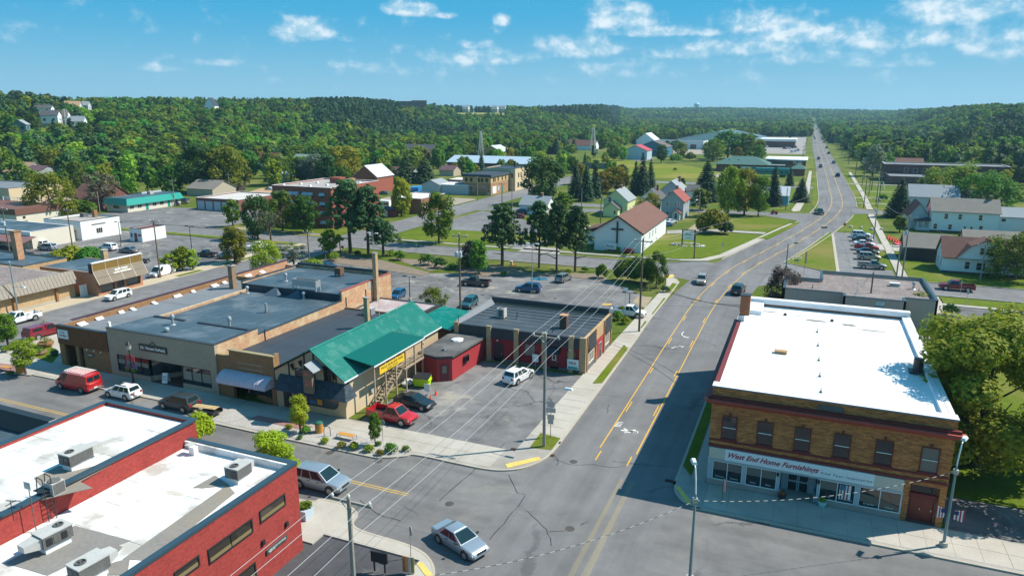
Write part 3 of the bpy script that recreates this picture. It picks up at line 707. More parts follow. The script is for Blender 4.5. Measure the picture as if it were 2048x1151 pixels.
 # building materials
GLASS=plain('dark_glass',(.018,.022,.026),.06,spec=.8)
GLASS2=plain('blue_glass',(.04,.07,.085),.05,spec=.8)
BLIND=plain('blind_glass',(.16,.15,.13),.18,spec=.6)
BLACKT=plain('black_trim',(.02,.022,.025),.45)
WHITE_ROOF=mat('white_membrane',(.74,.755,.77),.6,.05,.35,.05,4,tint=(.40,.37,.32),tintscale=.24,tintamt=.42)
DIRTY_ROOF=mat('dirty_white_membrane',(.70,.705,.70),.6,.08,.5,.08,5,tint=(.33,.30,.25),tintscale=.42,tintamt=.75)
BLACK_ROOF=mat('rubber_membrane',(.052,.082,.105),.55,.20,.35,.10,5,tint=(.17,.20,.22),tintscale=.2,tintamt=.55,spec=.4)
BLACK_ROOF2=mat('tar_membrane',(.034,.046,.060),.6,.14,.5,.08,6,stretch=(.2,1,1),spec=.4)
GREY_ROOF=mat('grey_membrane',(.17,.185,.20),.75,.14,.3,.08,5,tint=(.10,.10,.10),tintamt=.4)
GRAVEL_ROOF=mat('ballast_roof',(.20,.165,.155),.95,.12,.25,.55,3.2,tint=(.33,.30,.29),tintscale=.35,tintamt=.5,bump=.8)
TARROOF=mat('old_tar_roof',(.075,.075,.075),.8,.2,.4,.2,3,tint=(.22,.21,.19),tintscale=.25,tintamt=.5)
COPING=plain('navy_coping',(.028,.06,.085),.45)
DARKCOP=plain('dark_coping',(.035,.045,.055),.5)
WHITECOP=plain('white_coping',(.72,.72,.72),.5)
RED_BRICK=brickmat('painted_red_brick',(.34,.058,.048),(.29,.046,.040),(.29,.045,.04),.30,.10)
TAN_BRICK=brickmat('tan_brick',(.50,.34,.18),(.40,.26,.13),(.42,.33,.22),.30,.10)
FURN_BRICK=brickmat('orange_brick',(.60,.235,.07),(.34,.115,.040),(.30,.15,.075),.42,.11)
OLD_BRICK=brickmat('weathered_brick',(.52,.33,.18),(.45,.20,.11),(.45,.36,.25),.34,.11,patch=(.58,.45,.29),pamt=.8)
ORANGE_BRICK=brickmat('rough_brick',(.50,.30,.17),(.42,.18,.10),(.40,.30,.20),.34,.11)
BROWN_BRICK=brickmat('brown_brick',(.33,.17,.075),(.27,.13,.06),(.24,.16,.09),.34,.10)
APT_BRICK=brickmat('apartment_brick',(.33,.10,.065),(.28,.085,.055),(.26,.11,.08),.34,.12)
STUCCO=mat('tan_stucco',(.37,.30,.22),.9,.10,.5,.12,4,bump=.2)
DARKRED=mat('dark_red_trim',(.17,.030,.028),.55,.10,.8,.1,5)
CORNICE=mat('cornice_red',(.33,.07,.055),.5,.1,.8,.1,5)
REDPAINT=mat('maroon_wall',(.26,.022,.030),.7,.10,.6,.08,5)
REDWALL2=mat('red_siding',(.34,.038,.045),.6,.08,.6,.08,5)
GREENMETAL=mat('green_metal',(.0,.155,.122),.42,.10,.5,.08,3,tint=(.14,.32,.28),tintscale=.8,tintamt=.28)
TEAL=plain('teal_metal',(.0,.27,.22),.4)
WOODSTRIP=mat('stained_board',(.16,.062,.024),.6,.22,1.2,.2,8)
TANSIDE=sidingmat('tan_board',(.56,.45,.30),.3,True,.75,.35)
TANLAP=sidingmat('tan_lap',(.50,.38,.24),.18,False,.7,.5)
HALFT=plain('dark_timber',(.045,.032,.026),.7)
SHINGLE=brickmat('shingle_slate',(.055,.075,.095),(.035,.05,.065),(.025,.035,.045),.5,.2)
CONCW=mat('base_block',(.13,.14,.145),.9,.12,.8,.15,4)
STEEL=plain('galvanised',(.45,.47,.48),.45,.6)
HVACG=mat('rooftop_grey',(.42,.42,.40),.6,.08,1,.1,5)
HVACD=mat('louvre_grey',(.12,.12,.115),.7,.2,3,.3,9)
PALETRIM=mat('pale_blue_trim',(.40,.45,.48),.5,.06,.6,.05,6)
CREAM=plain('cream_panel',(.58,.52,.42),.6)
SIGNWHITE=plain('sign_white',(.75,.78,.76),.5)
SIGNRED=plain('sign_red',(.40,.012,.05),.5)
INK=plain('sign_ink',(.03,.035,.04),.5)
LETW=plain('letter_white',(.78,.78,.74),.5)
TIMBER=mat('grey_timber',(.34,.27,.19),.85,.16,1.5,.2,8,stretch=(1,1,.2))
POLEW=mat('pole_wood',(.17,.12,.085),.9,.2,1.2,.2,8,stretch=(3,3,.3))
POLEG=mat('grey_pole_wood',(.27,.25,.225),.9,.16,1.2,.2,8,stretch=(3,3,.3))
def vent(loc,h,kind='mushroom',label=None):
 x,y,z=loc;t=thing('roof_vent',label,'roof vent',loc)
 MB().lathe(loc,[(.36,0),(.3,.06),(.16,.10),(.14,h*.62)],10).build('stack',STEEL,t,smooth=True)
 MB().lathe((x,y,z+h*.62),[(.14,0),(.27,.03),(.29,h*.2),(.2,h*.34),(.05,h*.38)],10).build('cap',STEEL,t,smooth=True)
 return t
def pipe(loc,h,label,group=None,r=.06,m=None):
 t=thing('vent_pipe',label,'vent pipe',loc,group)
 MB().tube(loc,(loc[0],loc[1],loc[2]+h),r,n=8).build('pipe',m or STEEL,t)
 MB().lathe(loc,[(r*3,0),(r*1.6,.08),(r*1.05,.16)],8).build('boot',DARKCOP,t)
 return t
def hvac(x,y,z,lx,ly,h,label,rz=0,fan=True,kerbh=.42,duct=None):
 t=thing('air_conditioner',label,'rooftop unit',(x,y,z),None,rz,True)
 a,b=lx*.44,ly*.44
 MB().box(-a*.86,a*.86,-b*.8,b*.8,0,kerbh).build('curb',WHITE_ROOF,t)
 MB().box(-a,a,-b,b,kerbh+.001,kerbh+h).build('cabinet',HVACD,t)
 MB().box(-a-.03,a+.03,-b-.03,b+.03,kerbh+h+.001,kerbh+h+.07).build('lid',HVACG,t)
 if fan:
  f=MB();f.lathe((a*.45,0,kerbh+h+.072),[(b*.5,0),(b*.5,.07),(b*.42,.075),(b*.40,.01)],14);f.build('fan_guard',HVACD,t)
  q=MB()
  for k in range(4):
   an=k*math.pi/2;c,s=math.cos(an),math.sin(an);L=b*.38
   q.hexa([(a*.45+c*.05-s*.09,c*.09+s*.05,kerbh+h+.075),(a*.45+c*L-s*.12,s*L+c*.12,kerbh+h+.075),(a*.45+c*L+s*.02,s*L-c*.02,kerbh+h+.085),(a*.45+c*.05,s*.05,kerbh+h+.085)],[(a*.45+c*.05-s*.09,c*.09+s*.05,kerbh+h+.085),(a*.45+c*L-s*.12,s*L+c*.12,kerbh+h+.085),(a*.45+c*L+s*.02,s*L-c*.02,kerbh+h+.1),(a*.45+c*.05,s*.05,kerbh+h+.1)])
  q.build('fan',BLACKT,t)
 for k in range(3):MB().box(a*(-.8+k*.5),a*(-.4+k*.5),-b-.025,-b-.002,kerbh+h*.2,kerbh+h*.8).build('louvre',HVACD if k==1 else BLACKT,t)
 for k in range(2):MB().box(a+.002,a+.025,b*(-.8+k*.9),b*(-.1+k*.9),kerbh+h*.15,kerbh+h*.8).build('louvre',BLACKT if k else HVACD,t)
 if duct:MB().hexa([(-a-duct,-b*.6,kerbh+h*.35),(-a-.01,-b*.8,kerbh+.05),(-a-.01,b*.8,kerbh+.05),(-a-duct,b*.6,kerbh+h*.35)],[(-a-duct,-b*.6,kerbh+h*.85),(-a-.01,-b*.8,kerbh+h*.95),(-a-.01,b*.8,kerbh+h*.95),(-a-duct,b*.6,kerbh+h*.85)]).build('hood',HVACG,t)
 return t
def seams(t,x0,x1,y0,y1,z,n,axis,m,name='roof_sheet',gap=.03,th=.02):
 """roofing sheets laid side by side, each a strip of its own"""
 for i in range(n):
  if axis=='x':MB().box(x0+(x1-x0)*i/n+gap/2,x0+(x1-x0)*(i+1)/n-gap/2,y0,y1,z,z+th+(i%2)*.006).build(name,m,t)
  else:MB().box(x0,x1,y0+(y1-y0)*i/n+gap/2,y0+(y1-y0)*(i+1)/n-gap/2,z,z+th+(i%2)*.006).build(name,m,t)
def door(parent,face,plane,u0,u1,z0,z1,m,fm=None,glass=None,leafs=1,out=.05):
 d=MB();fw=.08
 fbox(d,face,plane,u0,u0+fw,.001,out,z0,z1);fbox(d,face,plane,u1-fw,u1,.001,out,z0,z1);fbox(d,face,plane,u0+fw,u1-fw,.001,out,z1-fw,z1)
 dd=d.build('door',fm or BLACKT,parent);w=(u1-u0-2*fw)/leafs
 for i in range(leafs):
  a=u0+fw+w*i
  fbox(MB(),face,plane,a+.01,a+w-.01,.002,out*.6,z0+.02,z1-fw-.005).build('leaf',m,dd)
  if glass:fbox(MB(),face,plane,a+w*.2,a+w*.8,out*.6+.001,out*.6+.012,z0+(z1-z0)*.45,z1-fw-.2).build('pane',glass,dd)
  fbox(MB(),face,plane,a+w*.82,a+w*.9,out*.6+.001,out*.6+.05,z0+.95,z0+1.1).build('handle',STEEL,dd)
 return dd
 # West End brick store
t=thing('brick_store','two-storey orange brick store with a white roof and a red script sign on the corner','store',(-5.7,57,0))
X0,X1,Y0,Y1=-5.7,11.9,57.0,87.6
m=MB()
m.box(X0,X1,Y0,Y0+.35,3.62,9.0);m.box(9.05,9.45,Y0,Y0+.35,0,3.62);m.box(11.45,X1,Y0,Y0+.35,0,3.62);m.box(9.45,11.45,Y0,Y0+.35,3.3,3.62)
m.box(X0,X0+.35,Y0+.35,Y1,0,8.75);m.box(X1-.35,X1,Y0+.35,Y1,0,8.75);m.box(X0+.35,X1-.35,Y1-.35,Y1,0,8.75)
m.build('wall',FURN_BRICK,t)
MB().box(X0+.35,X1-.35,Y0+.35,Y1-.35,8.1,8.45).build('roof',WHITE_ROOF,t)
seams(t,X0+.36,X1-.36,Y0+1.0,Y1-3,8.451,10,'y',WHITE_ROOF,'roof_sheet',.035,.012)
c=MB();c.box(X0-.05,X1+.05,Y0-.06,Y0+.95,9.001,9.06);c.hexa([(X0+.35,Y0+.36,8.45),(X1-.35,Y0+.36,8.45),(X1-.35,Y0+1.6,8.45),(X0+.35,Y0+1.6,8.45)],[(X0+.35,Y0+.36,9.0),(X1-.35,Y0+.36,9.0),(X1-.35,Y0+.9,9.0),(X0+.35,Y0+.9,9.0)])
c.build('parapet_flashing',WHITE_ROOF,t)
MB().box(X0-.07,X1+.07,Y0-.10,Y0-.061,8.93,9.05).build('edge_strip',plain('grey_edge',(.16,.19,.21),.5),t)
c=MB();c.box(X0+.36,X0+.8,Y0+1.6,Y1-1,8.46,8.78);c.box(X1-.8,X1-.36,Y0+1.6,Y1-1,8.46,8.8);c.box(X0-.03,X1+.03,Y1-.8,Y1+.03,8.752,9.35);c.box(X0+.4,X0+2.2,Y1-5,Y1-.81,8.46,8.95);c.build('parapet',WHITE_ROOF,t)
MB().box(X0-.05,X0+.34,Y0+.96,Y1-.81,8.752,8.82).build('coping',DARKRED,t)
MB().box(X1-.34,X1+.05,Y0+.96,Y1-.81,8.752,8.83).build('coping',WHITECOP,t)
c=MB();c.box(X0-.62,X1+.62,Y0-.62,Y0-.002,7.86,8.0);c.hexa([(X0-.1,Y0-.1,7.45),(X1+.1,Y0-.1,7.45),(X1+.1,Y0-.001,7.45),(X0-.1,Y0-.001,7.45)],[(X0-.55,Y0-.55,7.859),(X1+.55,Y0-.55,7.859),(X1+.55,Y0-.001,7.859),(X0-.55,Y0-.001,7.859)]);c.build('cornice',CORNICE,t)
MB().box(X0-.62,X0-.002,Y0+.002,Y1-6,7.80,7.98).build('cornice',DARKRED,t)
MB().box(X0-.30,X1+.3,Y0-.30,Y0-.003,8.001,8.22).build('cornice_band',DARKRED,t)
MB().box(2.4,4.2,Y0-.07,Y0-.003,8.30,8.72).build('vent_grille',HVACD,t)
for z0,z1,o in((4.18,4.34,.07),(3.64,3.86,.10)):MB().box(X0-.02,X1+.02,Y0-o,Y0-.002,z0,z1).build('string_course',DARKRED,t)
for k,cx in enumerate((-4.15,-1.35,1.5,4.4,7.35,10.45)):
 w=win(t,'S',Y0,cx-.62,cx+.62,4.45,6.55,DARKRED,GLASS if k<5 else BLIND,1,2,.07,sill=DARKRED,out=.09)
 MB().box(cx-.10,cx+.10,Y0-.05,Y0-.003,6.6,6.82).build('keystone',DARKRED,w)
 MB().box(cx-.53,cx+.53,Y0-.075,Y0-.066,5.47,5.53).build('rail',LETW,w)
MB().box(-5.62,-4.3,Y0-.16,Y0-.003,2.62,3.58).build('sign_panel',CREAM,t)
MB().box(6.95,9.0,Y0-.16,Y0-.003,2.62,3.58).build('sign_panel',CREAM,t)
sp=MB().box(-4.298,6.948,Y0-.19,Y0-.003,2.60,3.60).build('sign_board',SIGNWHITE,t)
lettering('West End Home Furnishings',.78,faceM('S',Y0-.19,-.65,3.12,.012),SIGNRED,sp,7.0,.45,.01,.014)
lettering('F i n d   Y o u r   I n s p i r a t i o n',.34,faceM('S',Y0-.19,4.95,2.98,.012),INK,sp,3.7,.35,.008)
sf=MB();sf.box(X0+.02,9.04,Y0-.06,Y0+.25,2.36,2.60);sf.build('fascia',PALETRIM,t)
b=MB();b.box(X0+.02,.15,Y0-.05,Y0+.3,0,.62);b.box(2.95,9.04,Y0-.05,Y0+.3,0,.62);b.build('stall_riser',mat('pink_concrete',(.33,.27,.245),.85,.12,.6,.1,6),t)
for u0,u1 in((X0+.02,-5.25),(-2.85,-2.55),(-.12,.15),(2.95,3.15),(5.75,6.05),(8.98,9.04)):MB().box(u0,u1,Y0-.055,Y0+.2,.621,2.359).build('post',PALETRIM,t)
for gi,(u0,u1)in enumerate(((-5.25,-2.85),(-2.55,-.12),(3.15,5.75),(6.05,8.98))):
 f=MB();f.box(u0,u1,Y0-.02,Y0+.05,.621,.68);f.box(u0,u1,Y0-.02,Y0+.05,2.29,2.358);f.box((u0+u1)/2-.03,(u0+u1)/2+.03,Y0-.02,Y0+.05,.681,2.289)
 for e in(u0,u1-.05):f.box(e,e+.05,Y0-.02,Y0+.05,.681,2.289)
 w=f.build('shop_window',LETW,t)
 for j in(0,1):
  a0=u0+.05 if j==0 else(u0+u1)/2+.03;a1=(u0+u1)/2-.03 if j==0 else u1-.05
  p=MB().box(a0,a1,Y0+.03,Y0+.045,.685,2.285).build('pane',GLASS,w)
  if gi<3 and not(gi==2 and j==1):MB().box(a0+.01,a1-.01,Y0+.012,Y0+.028,1.55,2.27).build('blind',plain('brown_blind',(.17,.14,.115),.6),w)
  if gi==3:MB().hexa([(a0+.02,Y0+.018,1.1 if j==0 else.8),(a1-.02,Y0+.018,.85 if j==0 else.75),(a1-.02,Y0+.028,.85),(a0+.02,Y0+.028,1.1 if j==0 else.8)],[(a0+.02,Y0+.018,1.75 if j==0 else 1.55),(a1-.02,Y0+.018,1.6 if j==0 else 1.1),(a1-.02,Y0+.028,1.6 if j==0 else 1.1),(a0+.02,Y0+.028,1.75 if j==0 else 1.55)]).build('display',plain('display_brown',(.15,.12,.09),.5),w)
  word=[('Mattresses','Recliners'),('Carpet','Blinds'),('Sofas','Bedroom Sets'),('Dining Sets','Delivery')][gi][j]
  lettering(word,.17,faceM('S',Y0+.012,(a0+a1)/2,.93,.006),LETW,w,None,.15,.003)
 if gi==2:
  fl=MB().box(4.62,5.45,Y0+.002,Y0+.010,.98,2.2).build('flag_poster',LETW,w)
  q=MB();[q.box(4.70+k*.23,4.81+k*.23,Y0-.002,Y0+.0015,.98,2.2)for k in range(3)];q.build('stripes',plain('flag_red',(.40,.05,.06),.6),w)
  MB().box(4.64,5.08,Y0-.006,Y0-.0025,1.75,2.2).build('canton',plain('flag_blue',(.07,.16,.24),.6),w)
e=MB();e.box(.15,.22,Y0+.3,Y0+1.6,.62,2.36);e.box(2.88,2.95,Y0+.3,Y0+1.6,.62,2.36);e.build('side_glass',GLASS,t)
e=MB();e.box(.15,.3,Y0+.31,Y0+1.6,.06,.615);e.box(2.8,2.95,Y0+.31,Y0+1.6,.06,.615);e.box(.1,3.0,Y0+1.62,Y0+1.8,.0,3.6);e.build('entry_wall',PALETRIM,t)
MB().box(.1,3.0,Y0+.26,Y0+1.62,2.61,2.7).build('soffit',PALETRIM,t)
MB().box(.16,2.94,Y0-.04,Y0+1.6,.02,.055).build('entry_floor',CONC2,t)
d=door(t,'S',Y0+1.62,.62,2.5,.06,2.3,GLASS,PALETRIM,None,2);[MB().box(x,x+.07,Y0+1.54,Y0+1.585,.1,2.2).build('door_stile',PALETRIM,d)for x in(.72,1.46,1.6,2.32)];MB().box(.8,2.32,Y0+1.545,Y0+1.58,.9,1.02).build('push_bar',PALETRIM,d)
lettering('WEST END',.12,faceM('S',Y0+1.62,1.1,1.62,.06),LETW,d,.6,0,.003);lettering('25-45',.12,faceM('S',Y0+1.62,2.0,1.62,.06),LETW,d,.4,0,.003)
a=MB();a.box(9.45,11.45,Y0+.42,Y0+.52,0,3.3);a.build('alcove_wall',BROWN_BRICK,t)
door(t,'S',Y0+.42,9.6,11.3,.12,2.15,plain('red_door',(.17,.024,.016),.5),DARKRED,None,2)
win(t,'S',Y0+.42,9.6,11.3,2.5,3.25,DARKRED,GLASS,1,1,.08);MB().box(9.5,11.4,Y0+.25,Y0+.415,2.17,2.48).build('lintel',DARKRED,t)
MB().box(9.47,11.43,Y0-.1,Y0+.41,.0,.11).build('step',plain('step_red',(.16,.07,.06),.8),t)
for x in(1.9-1.95,3.05):
 L=thing('wall_lamp','small black lantern at the %s edge of the recessed shop entry'%('left'if x<1 else 'right'),'wall lamp',(x,Y0-.14,2.1));MB().lathe((x,Y0-.16,1.95),[(.03,0),(.09,.1),(.11,.3),(.02,.38)],8).build('lantern',BLACKT,L);MB().box(x-.03,x+.03,Y0-.14,Y0-.058,2.1,2.2).build('bracket',BLACKT,L)
MB().box(X0-.003,X0+.6,78.2,79.4,8.47,9.4).build('chimney_base',WHITE_ROOF,t)
chimney(t,-5.1,78.8,9.402,11.6,1.0,brickmat('chimney_brick',(.36,.15,.07),(.28,.10,.05),(.2,.12,.08)),DARKCOP)
for k,yy in enumerate((60.3,64.2,68.6,73.2,78.0)):pipe((2.6-k*.06,yy,8.46),.42,'grey vent pipe on the white store roof, %s in the row from the street'%['first','second','third','fourth','fifth'][k],'vent pipes on the white store roof')
for lab,x,y in(('small black roof drain by the dark stain near the back parapet',3.9,83.0),('small rusty vent stub beside the long stain at the back left of the white roof',-1.0,83.6)):
 v=thing('roof_drain',lab,'roof drain',(x,y,8.46));MB().lathe((x,y,8.46),[(.2,0),(.16,.2),(.06,.3)],8).build('dome',BLACKT,v)
bx=thing('roof_hatch','tan wooden box lying on the white store roof','box',(-.9,69.5,8.47));MB().box(-1.45,-.35,69.2,69.75,8.47,8.72).build('case',mat('box_tan',(.38,.24,.12),.8,.1),bx);MB().box(-1.5,-.3,69.15,69.8,8.721,8.75).build('lid',MATS['box_tan'],bx)
bk=thing('roof_fan','black box fan at the tree side of the white store roof','roof fan',(10.6,68.6,8.46));MB().lathe((10.6,68.6,8.66),[(.42,0),(.42,1.1),(.36,1.15)],12).build('housing',BLACKT,bk);MB().box(9.9,11.3,68.0,69.2,8.46,8.655).build('base',DARKCOP,bk)
STAIN=mat('roof_stain',(.16,.15,.135),.8,.25,.8,.2,3)
for sx,sy,w_,h_ in((-3.2,84.5,2.6,.45),(2.3,82.6,2.4,.7),(5.6,82.2,1.6,.7),(7.6,80.9,3.0,.3),(.2,83.9,1.6,.2)):
 P=[(sx+w_/2*math.cos(a)*R.uniform(.8,1.1),sy+h_/2*math.sin(a)*R.uniform(.7,1.1))for a in np.linspace(0,2*math.pi,16)[:-1]]
 MB().prism(P,8.452,8.482).build('ponding_stain',STAIN,t)
 # grey clinic behind it
t=thing('flat_roofed_clinic','low grey clinic with a gravel roof and a PARKING sign behind the brick store','clinic',(-1.8,112,0))
CLW=sidingmat('clinic_wall',(.38,.34,.29),.9,True,.85,.15);CLR=GRAVEL_ROOF
def clinic_block(poly,h,par):
 w=MB();n=len(poly);c=MB()
 for i in range(n):
  a,b=np.array(poly[i]),np.array(poly[(i+1)%n]);d=(b-a)/np.linalg.norm(b-a);nn=np.array([-d[1],d[0]])*.3
  w.prism([tuple(a),tuple(b),tuple(b+nn),tuple(a+nn)],0,h+par-.003*i);e=np.array([d[1],-d[0]])*.05
  c.prism([tuple(a+e),tuple(b+e),tuple(b+nn*1.2),tuple(a+nn*1.2)],h+par+.001+.003*i,h+par+.09+.003*i)
 w.build('wall',CLW,t);c.build('coping',COPING,t);sheet('roof',poly,h,CLR,parent=t)
clinic_block([(-2.0,113.5),(6.4,113.5),(6.4,111.6),(14.6,111.6),(14.6,113.8),(18.9,113.8),(18.9,129.0),(3.4,129.0),(3.4,122.0),(-.6,122.0),(-2.0,120.5)],4.3,.42)
u=pxrect('S',111.6,(1751,616),(1769,604));sg=MB().box(u[0],u[1],111.5,111.597,u[2],u[3]).build('sign',plain('sign_pale',(.55,.66,.68),.5),t)
MB().box(u[0]+.02,u[1]-.02,111.48,111.499,u[2]+.02,(u[2]+u[3])/2-.02).build('sign_band',plain('sign_teal',(.03,.17,.20),.5),sg)
lettering('PARKING',.28,faceM('S',111.48,(u[0]+u[1])/2,u[2]*.75+u[3]*.25,.012),LETW,sg,(u[1]-u[0])*.75);lettering('CLINIC',.3,faceM('S',111.5,(u[0]+u[1])/2,u[2]*.22+u[3]*.78,.012),plain('sign_teal',(.03,.17,.20)),sg,(u[1]-u[0])*.65)
v=thing('roof_unit','pale low vent box near the far corner of the gravel roof','roof vent',(14.2,123.5,4.3));MB().box(13.5,14.9,123.2,123.9,4.3,4.75).build('case',HVACG,v);MB().box(13.45,14.95,123.15,123.95,4.751,4.82).build('lid',WHITECOP,v)
vent((16.7,122.4,4.3),1.2,label='tapered galvanised stack on the gravel roof of the grey clinic');pipe((17.3,121,4.3),.5,'thin grey pipe beside the tapered stack on the gravel roof');pipe((2.2,117.0,4.3),.6,'dark vent pipe at the street side of the gravel roof',m=DARKCOP)
an=thing('roof_antenna','small white antenna mast standing on the gravel roof','antenna',(8.3,114.6,4.3));MB().path([(8.3,114.6,4.3),(8.3,114.6,6.4)],.05).build('mast',WHITECOP,an);MB().path([(7.8,114.5,5.9),(8.9,114.8,5.2)],.04).tube((7.9,114.6,6.2),(8.7,114.6,6.3),.05).build('arm',WHITECOP,an)
dk=thing('wooden_fence','dark board fence enclosure at the east end of the grey clinic','fence',(19.6,112,0))
for k in range(4):MB().box(19.0+.02,22.0,113.8-k*.0,113.9,.15+k*.55,.6+k*.55).build('board',HALFT,dk)
MB().box(22.0,22.15,113.7,114.0,0,2.4).build('post',HALFT,dk)
# red brick building with white roofs, lower left
t=thing('red_office','red painted brick office with a white roof and large corner windows, close below','office building',(-41.5,22,0))
RX0,RX1,RY0,RY1=-41.6,-31.6,12.0,36.0
w=MB();w.box(RX0,RX1,RY1-.3,RY1,0,7.0);w.box(RX1-.3,RX1,RY0,RY1-.3,0,7.0);w.box(RX0,RX1-.3,RY0,RY0+.3,0,7.0);w.build('wall',RED_BRICK,t)
MB().box(RX0,RX1-.3,RY0+.3,RY1-.3,6.2,6.45).build('roof',DIRTY_ROOF,t)
c=MB();c.box(RX0,RX1+.06,RY1-.36,RY1+.06,7.001,7.05);c.box(RX1-.36,RX1+.06,RY0,RY1-.361,7.001,7.05);c.build('coping',COPING,t)
c=MB();c.box(RX1+.001,RX1+.055,RY0,RY1+.05,6.84,7.0);c.box(RX0,RX1,RY1+.001,RY1+.055,6.84,7.0);c.build('gutter',COPING,t)
c=MB();c.box(RX0+.01,RX1-.31,RY1-.55,RY1-.302,6.451,6.98);c.box(RX1-.5,RX1-.302,RY0+.3,RY1-.56,6.451,6.7);c.build('upstand',DIRTY_ROOF,t)
for(a,b)in(((520,1046),(569,985)),((418,1128),(503,1035)),((350,1166),(397,1108)),((470,1190),(510,1122))):
 u0,u1,z0,z1=pxrect('E',RX1,a,b);n=2 if u1-u0>3 else 1
 w=win(t,'E',RX1,u0,u1,z0,z1,BLACKT,plain('amber_glass',(.035,.03,.022),.06,spec=.8),n,1,.10,out=.07)
 MB().box(RX1+.018,RX1+.03,u0+.12,u1-.12,z0+.10,z0+.34).build('inner_sill',plain('lit_sill',(.20,.155,.07),.6),w)
u0,u1,z0,z1=pxrect('E',RX1,(532,1108),(571,1068))
sg=MB().box(RX1+.002,RX1+.12,u0,u1,z0,z1).build('sign',plain('slate_sign',(.05,.075,.08),.5),t)
lettering('LAKE STATES MORTGAGE',.2,faceM('E',RX1+.12,(u0+u1)/2,z0+(z1-z0)*.62,.008),LETW,sg,(u1-u0)*.85,0,.004);lettering('agency',.16,faceM('E',RX1+.12,u0+(u1-u0)*.25,z0+(z1-z0)*.35,.008),LETW,sg,(u1-u0)*.3,0,.004)
for px,py in((525,1083),(572,1046)):
 yy,zz=onx(px,py,RX1);MB().box(RX1+.002,RX1+.16,yy-.12,yy+.12,zz-.16,zz+.16).build('light_fitting',BLACKT,t)
GWALK=mat('walkway_mat',(.21,.20,.185),.9,.12,.5,.12,4,tint=(.30,.24,.16),tintamt=.4)
def ZX(px,py,z):return g(px,py,z)
for wi,pp in enumerate(([(245,1117),(455,968),(470,985),(300,1120)],[(10,1125),(150,1050),(262,1080),(160,1118),(95,1150)],[(140,1078),(185,1075),(245,1092),(235,1105),(130,1110)],[(385,975),(430,950),(460,970),(408,975)],[(215,1128),(260,1115),(255,1148),(215,1150)])):
 sheet('walkway_pad',[ZX(p[0],p[1],6.48)for p in pp],6.482+.006*wi,GWALK,parent=t,th=.03)
for sx,sy,w_,h_ in((-36.9,30.2,1.6,.8),(-33.9,28.8,1.2,.7),(-35.6,31.4,1.0,.2)):
 P=[(sx+w_/2*math.cos(a)*R.uniform(.6,1.1),sy+h_/2*math.sin(a)*R.uniform(.6,1.1))for a in np.linspace(0,2*math.pi,14)[:-1]]
 MB().prism(P,6.452,6.47).build('roof_stain',mat('rust_stain',(.50,.46,.40),.8,.2,1.5,.2,4),t)
seams(t,RX0+.02,RX1-.52,RY0+.4,RY1-.6,6.451,9,'y',DIRTY_ROOF,'roof_sheet',.035,.012)
t2=thing('red_upper_block','taller white-roofed block with a red side wall beside the red office','office building',(-51,22,0))
w=MB();w.box(-51.2,-41.62,36.4,36.7,0,8.2);w.box(-41.92,-41.62,20,36.4,0,8.2);w.box(-51.2,-50.9,20,36.4,0,8.2);w.box(-50.9,-41.92,20.0,20.3,0,8.0);w.build('wall',RED_BRICK,t2)
MB().box(-50.9,-41.92,20.3,36.4,7.7,7.95).build('roof',DIRTY_ROOF,t2)
c=MB();c.box(-51.3,-41.5,36.35,36.8,8.201,8.27);c.box(-41.98,-41.5,20,36.349,8.201,8.27);c.box(-51.3,-50.85,20,36.349,8.201,8.27);c.box(-50.849,-41.981,19.9,20.35,8.0,8.12);c.build('coping',COPING,t2)
MB().box(-41.62+.001,-41.5,20,36.5,8.1,8.2).build('gutter',COPING,t2)
seams(t2,-50.88,-41.94,20.4,36.3,7.951,8,'y',DIRTY_ROOF,'roof_sheet',.035,.012)
for pp in([(68,955),(118,930),(150,940),(210,925),(223,928),(160,962),(185,975),(140,985),(60,1005),(95,985)],):
 sheet('walkway_pad',[ZX(p[0],p[1],7.98)for p in pp],7.985,GWALK,parent=t2,th=.03)
x,y=g(140,935,7.95);hvac(x+.2,y+.4,7.96,1.9,1.25,.7,'long grey rooftop unit with a louvred end hood on the taller white roof',rz=-math.pi/2,duct=.9)
x,y=g(112,985,7.95);cu=thing('condenser','small round-topped condenser on the taller white roof above the ladder','condenser',(x,y,7.96));MB().box(x-.4,x+.4,y-.4,y+.4,7.96,8.8).build('case',HVACG,cu);MB().lathe((x,y,8.801),[(.38,0),(.36,.06),(.1,.08)],14).build('fan_guard',HVACD,cu);MB().box(x+.401,x+.42,y-.36,y+.36,8.05,8.75).build('coil',HVACD,cu)
x,y=g(100,1098,6.45);hvac(x,y+.3,6.46,1.9,1.25,.72,'big rusty rooftop unit with a fan at the foot of the ladder',rz=math.pi/2-.1,duct=.9)
x,y=g(470,965,6.45);hvac(x,y+.4,6.46,1.5,1.3,.72,'square rooftop unit with a fan near the corner of the red office roof',rz=-math.pi/2,duct=.5)
x,y=g(175,1160,6.45);hvac(x,y+.2,6.46,1.9,1.3,.7,'rooftop unit cut by the bottom edge of the picture on the red office',rz=-math.pi/2-.1,duct=.6)
x,y=g(388,908,6.45);v=thing('roof_vent','small white vent hood in the inner corner of the red office roof','roof vent',(x,y,6.46));MB().box(x-.25,x+.25,y-.2,y+.2,6.46,7.1).build('stack',WHITECOP,v);MB().box(x-.5,x-.1,y-.3,y+.3,7.101,7.25).build('hood',HVACG,v)
ld=thing('roof_ladder','black cage ladder climbing from the low white roof to the taller one','ladder',(-41.5,27.3,6.46));lx,ly=g(108,1046,6.45)
lx=-41.35
for k,dy in enumerate((0,.5)):MB().path([(lx,ly+dy,6.47),(lx,ly+dy,9.3),(lx-.5,ly+dy,9.4),(lx-.7,ly+dy,8.1)],.03).build('rail',BLACKT,ld)
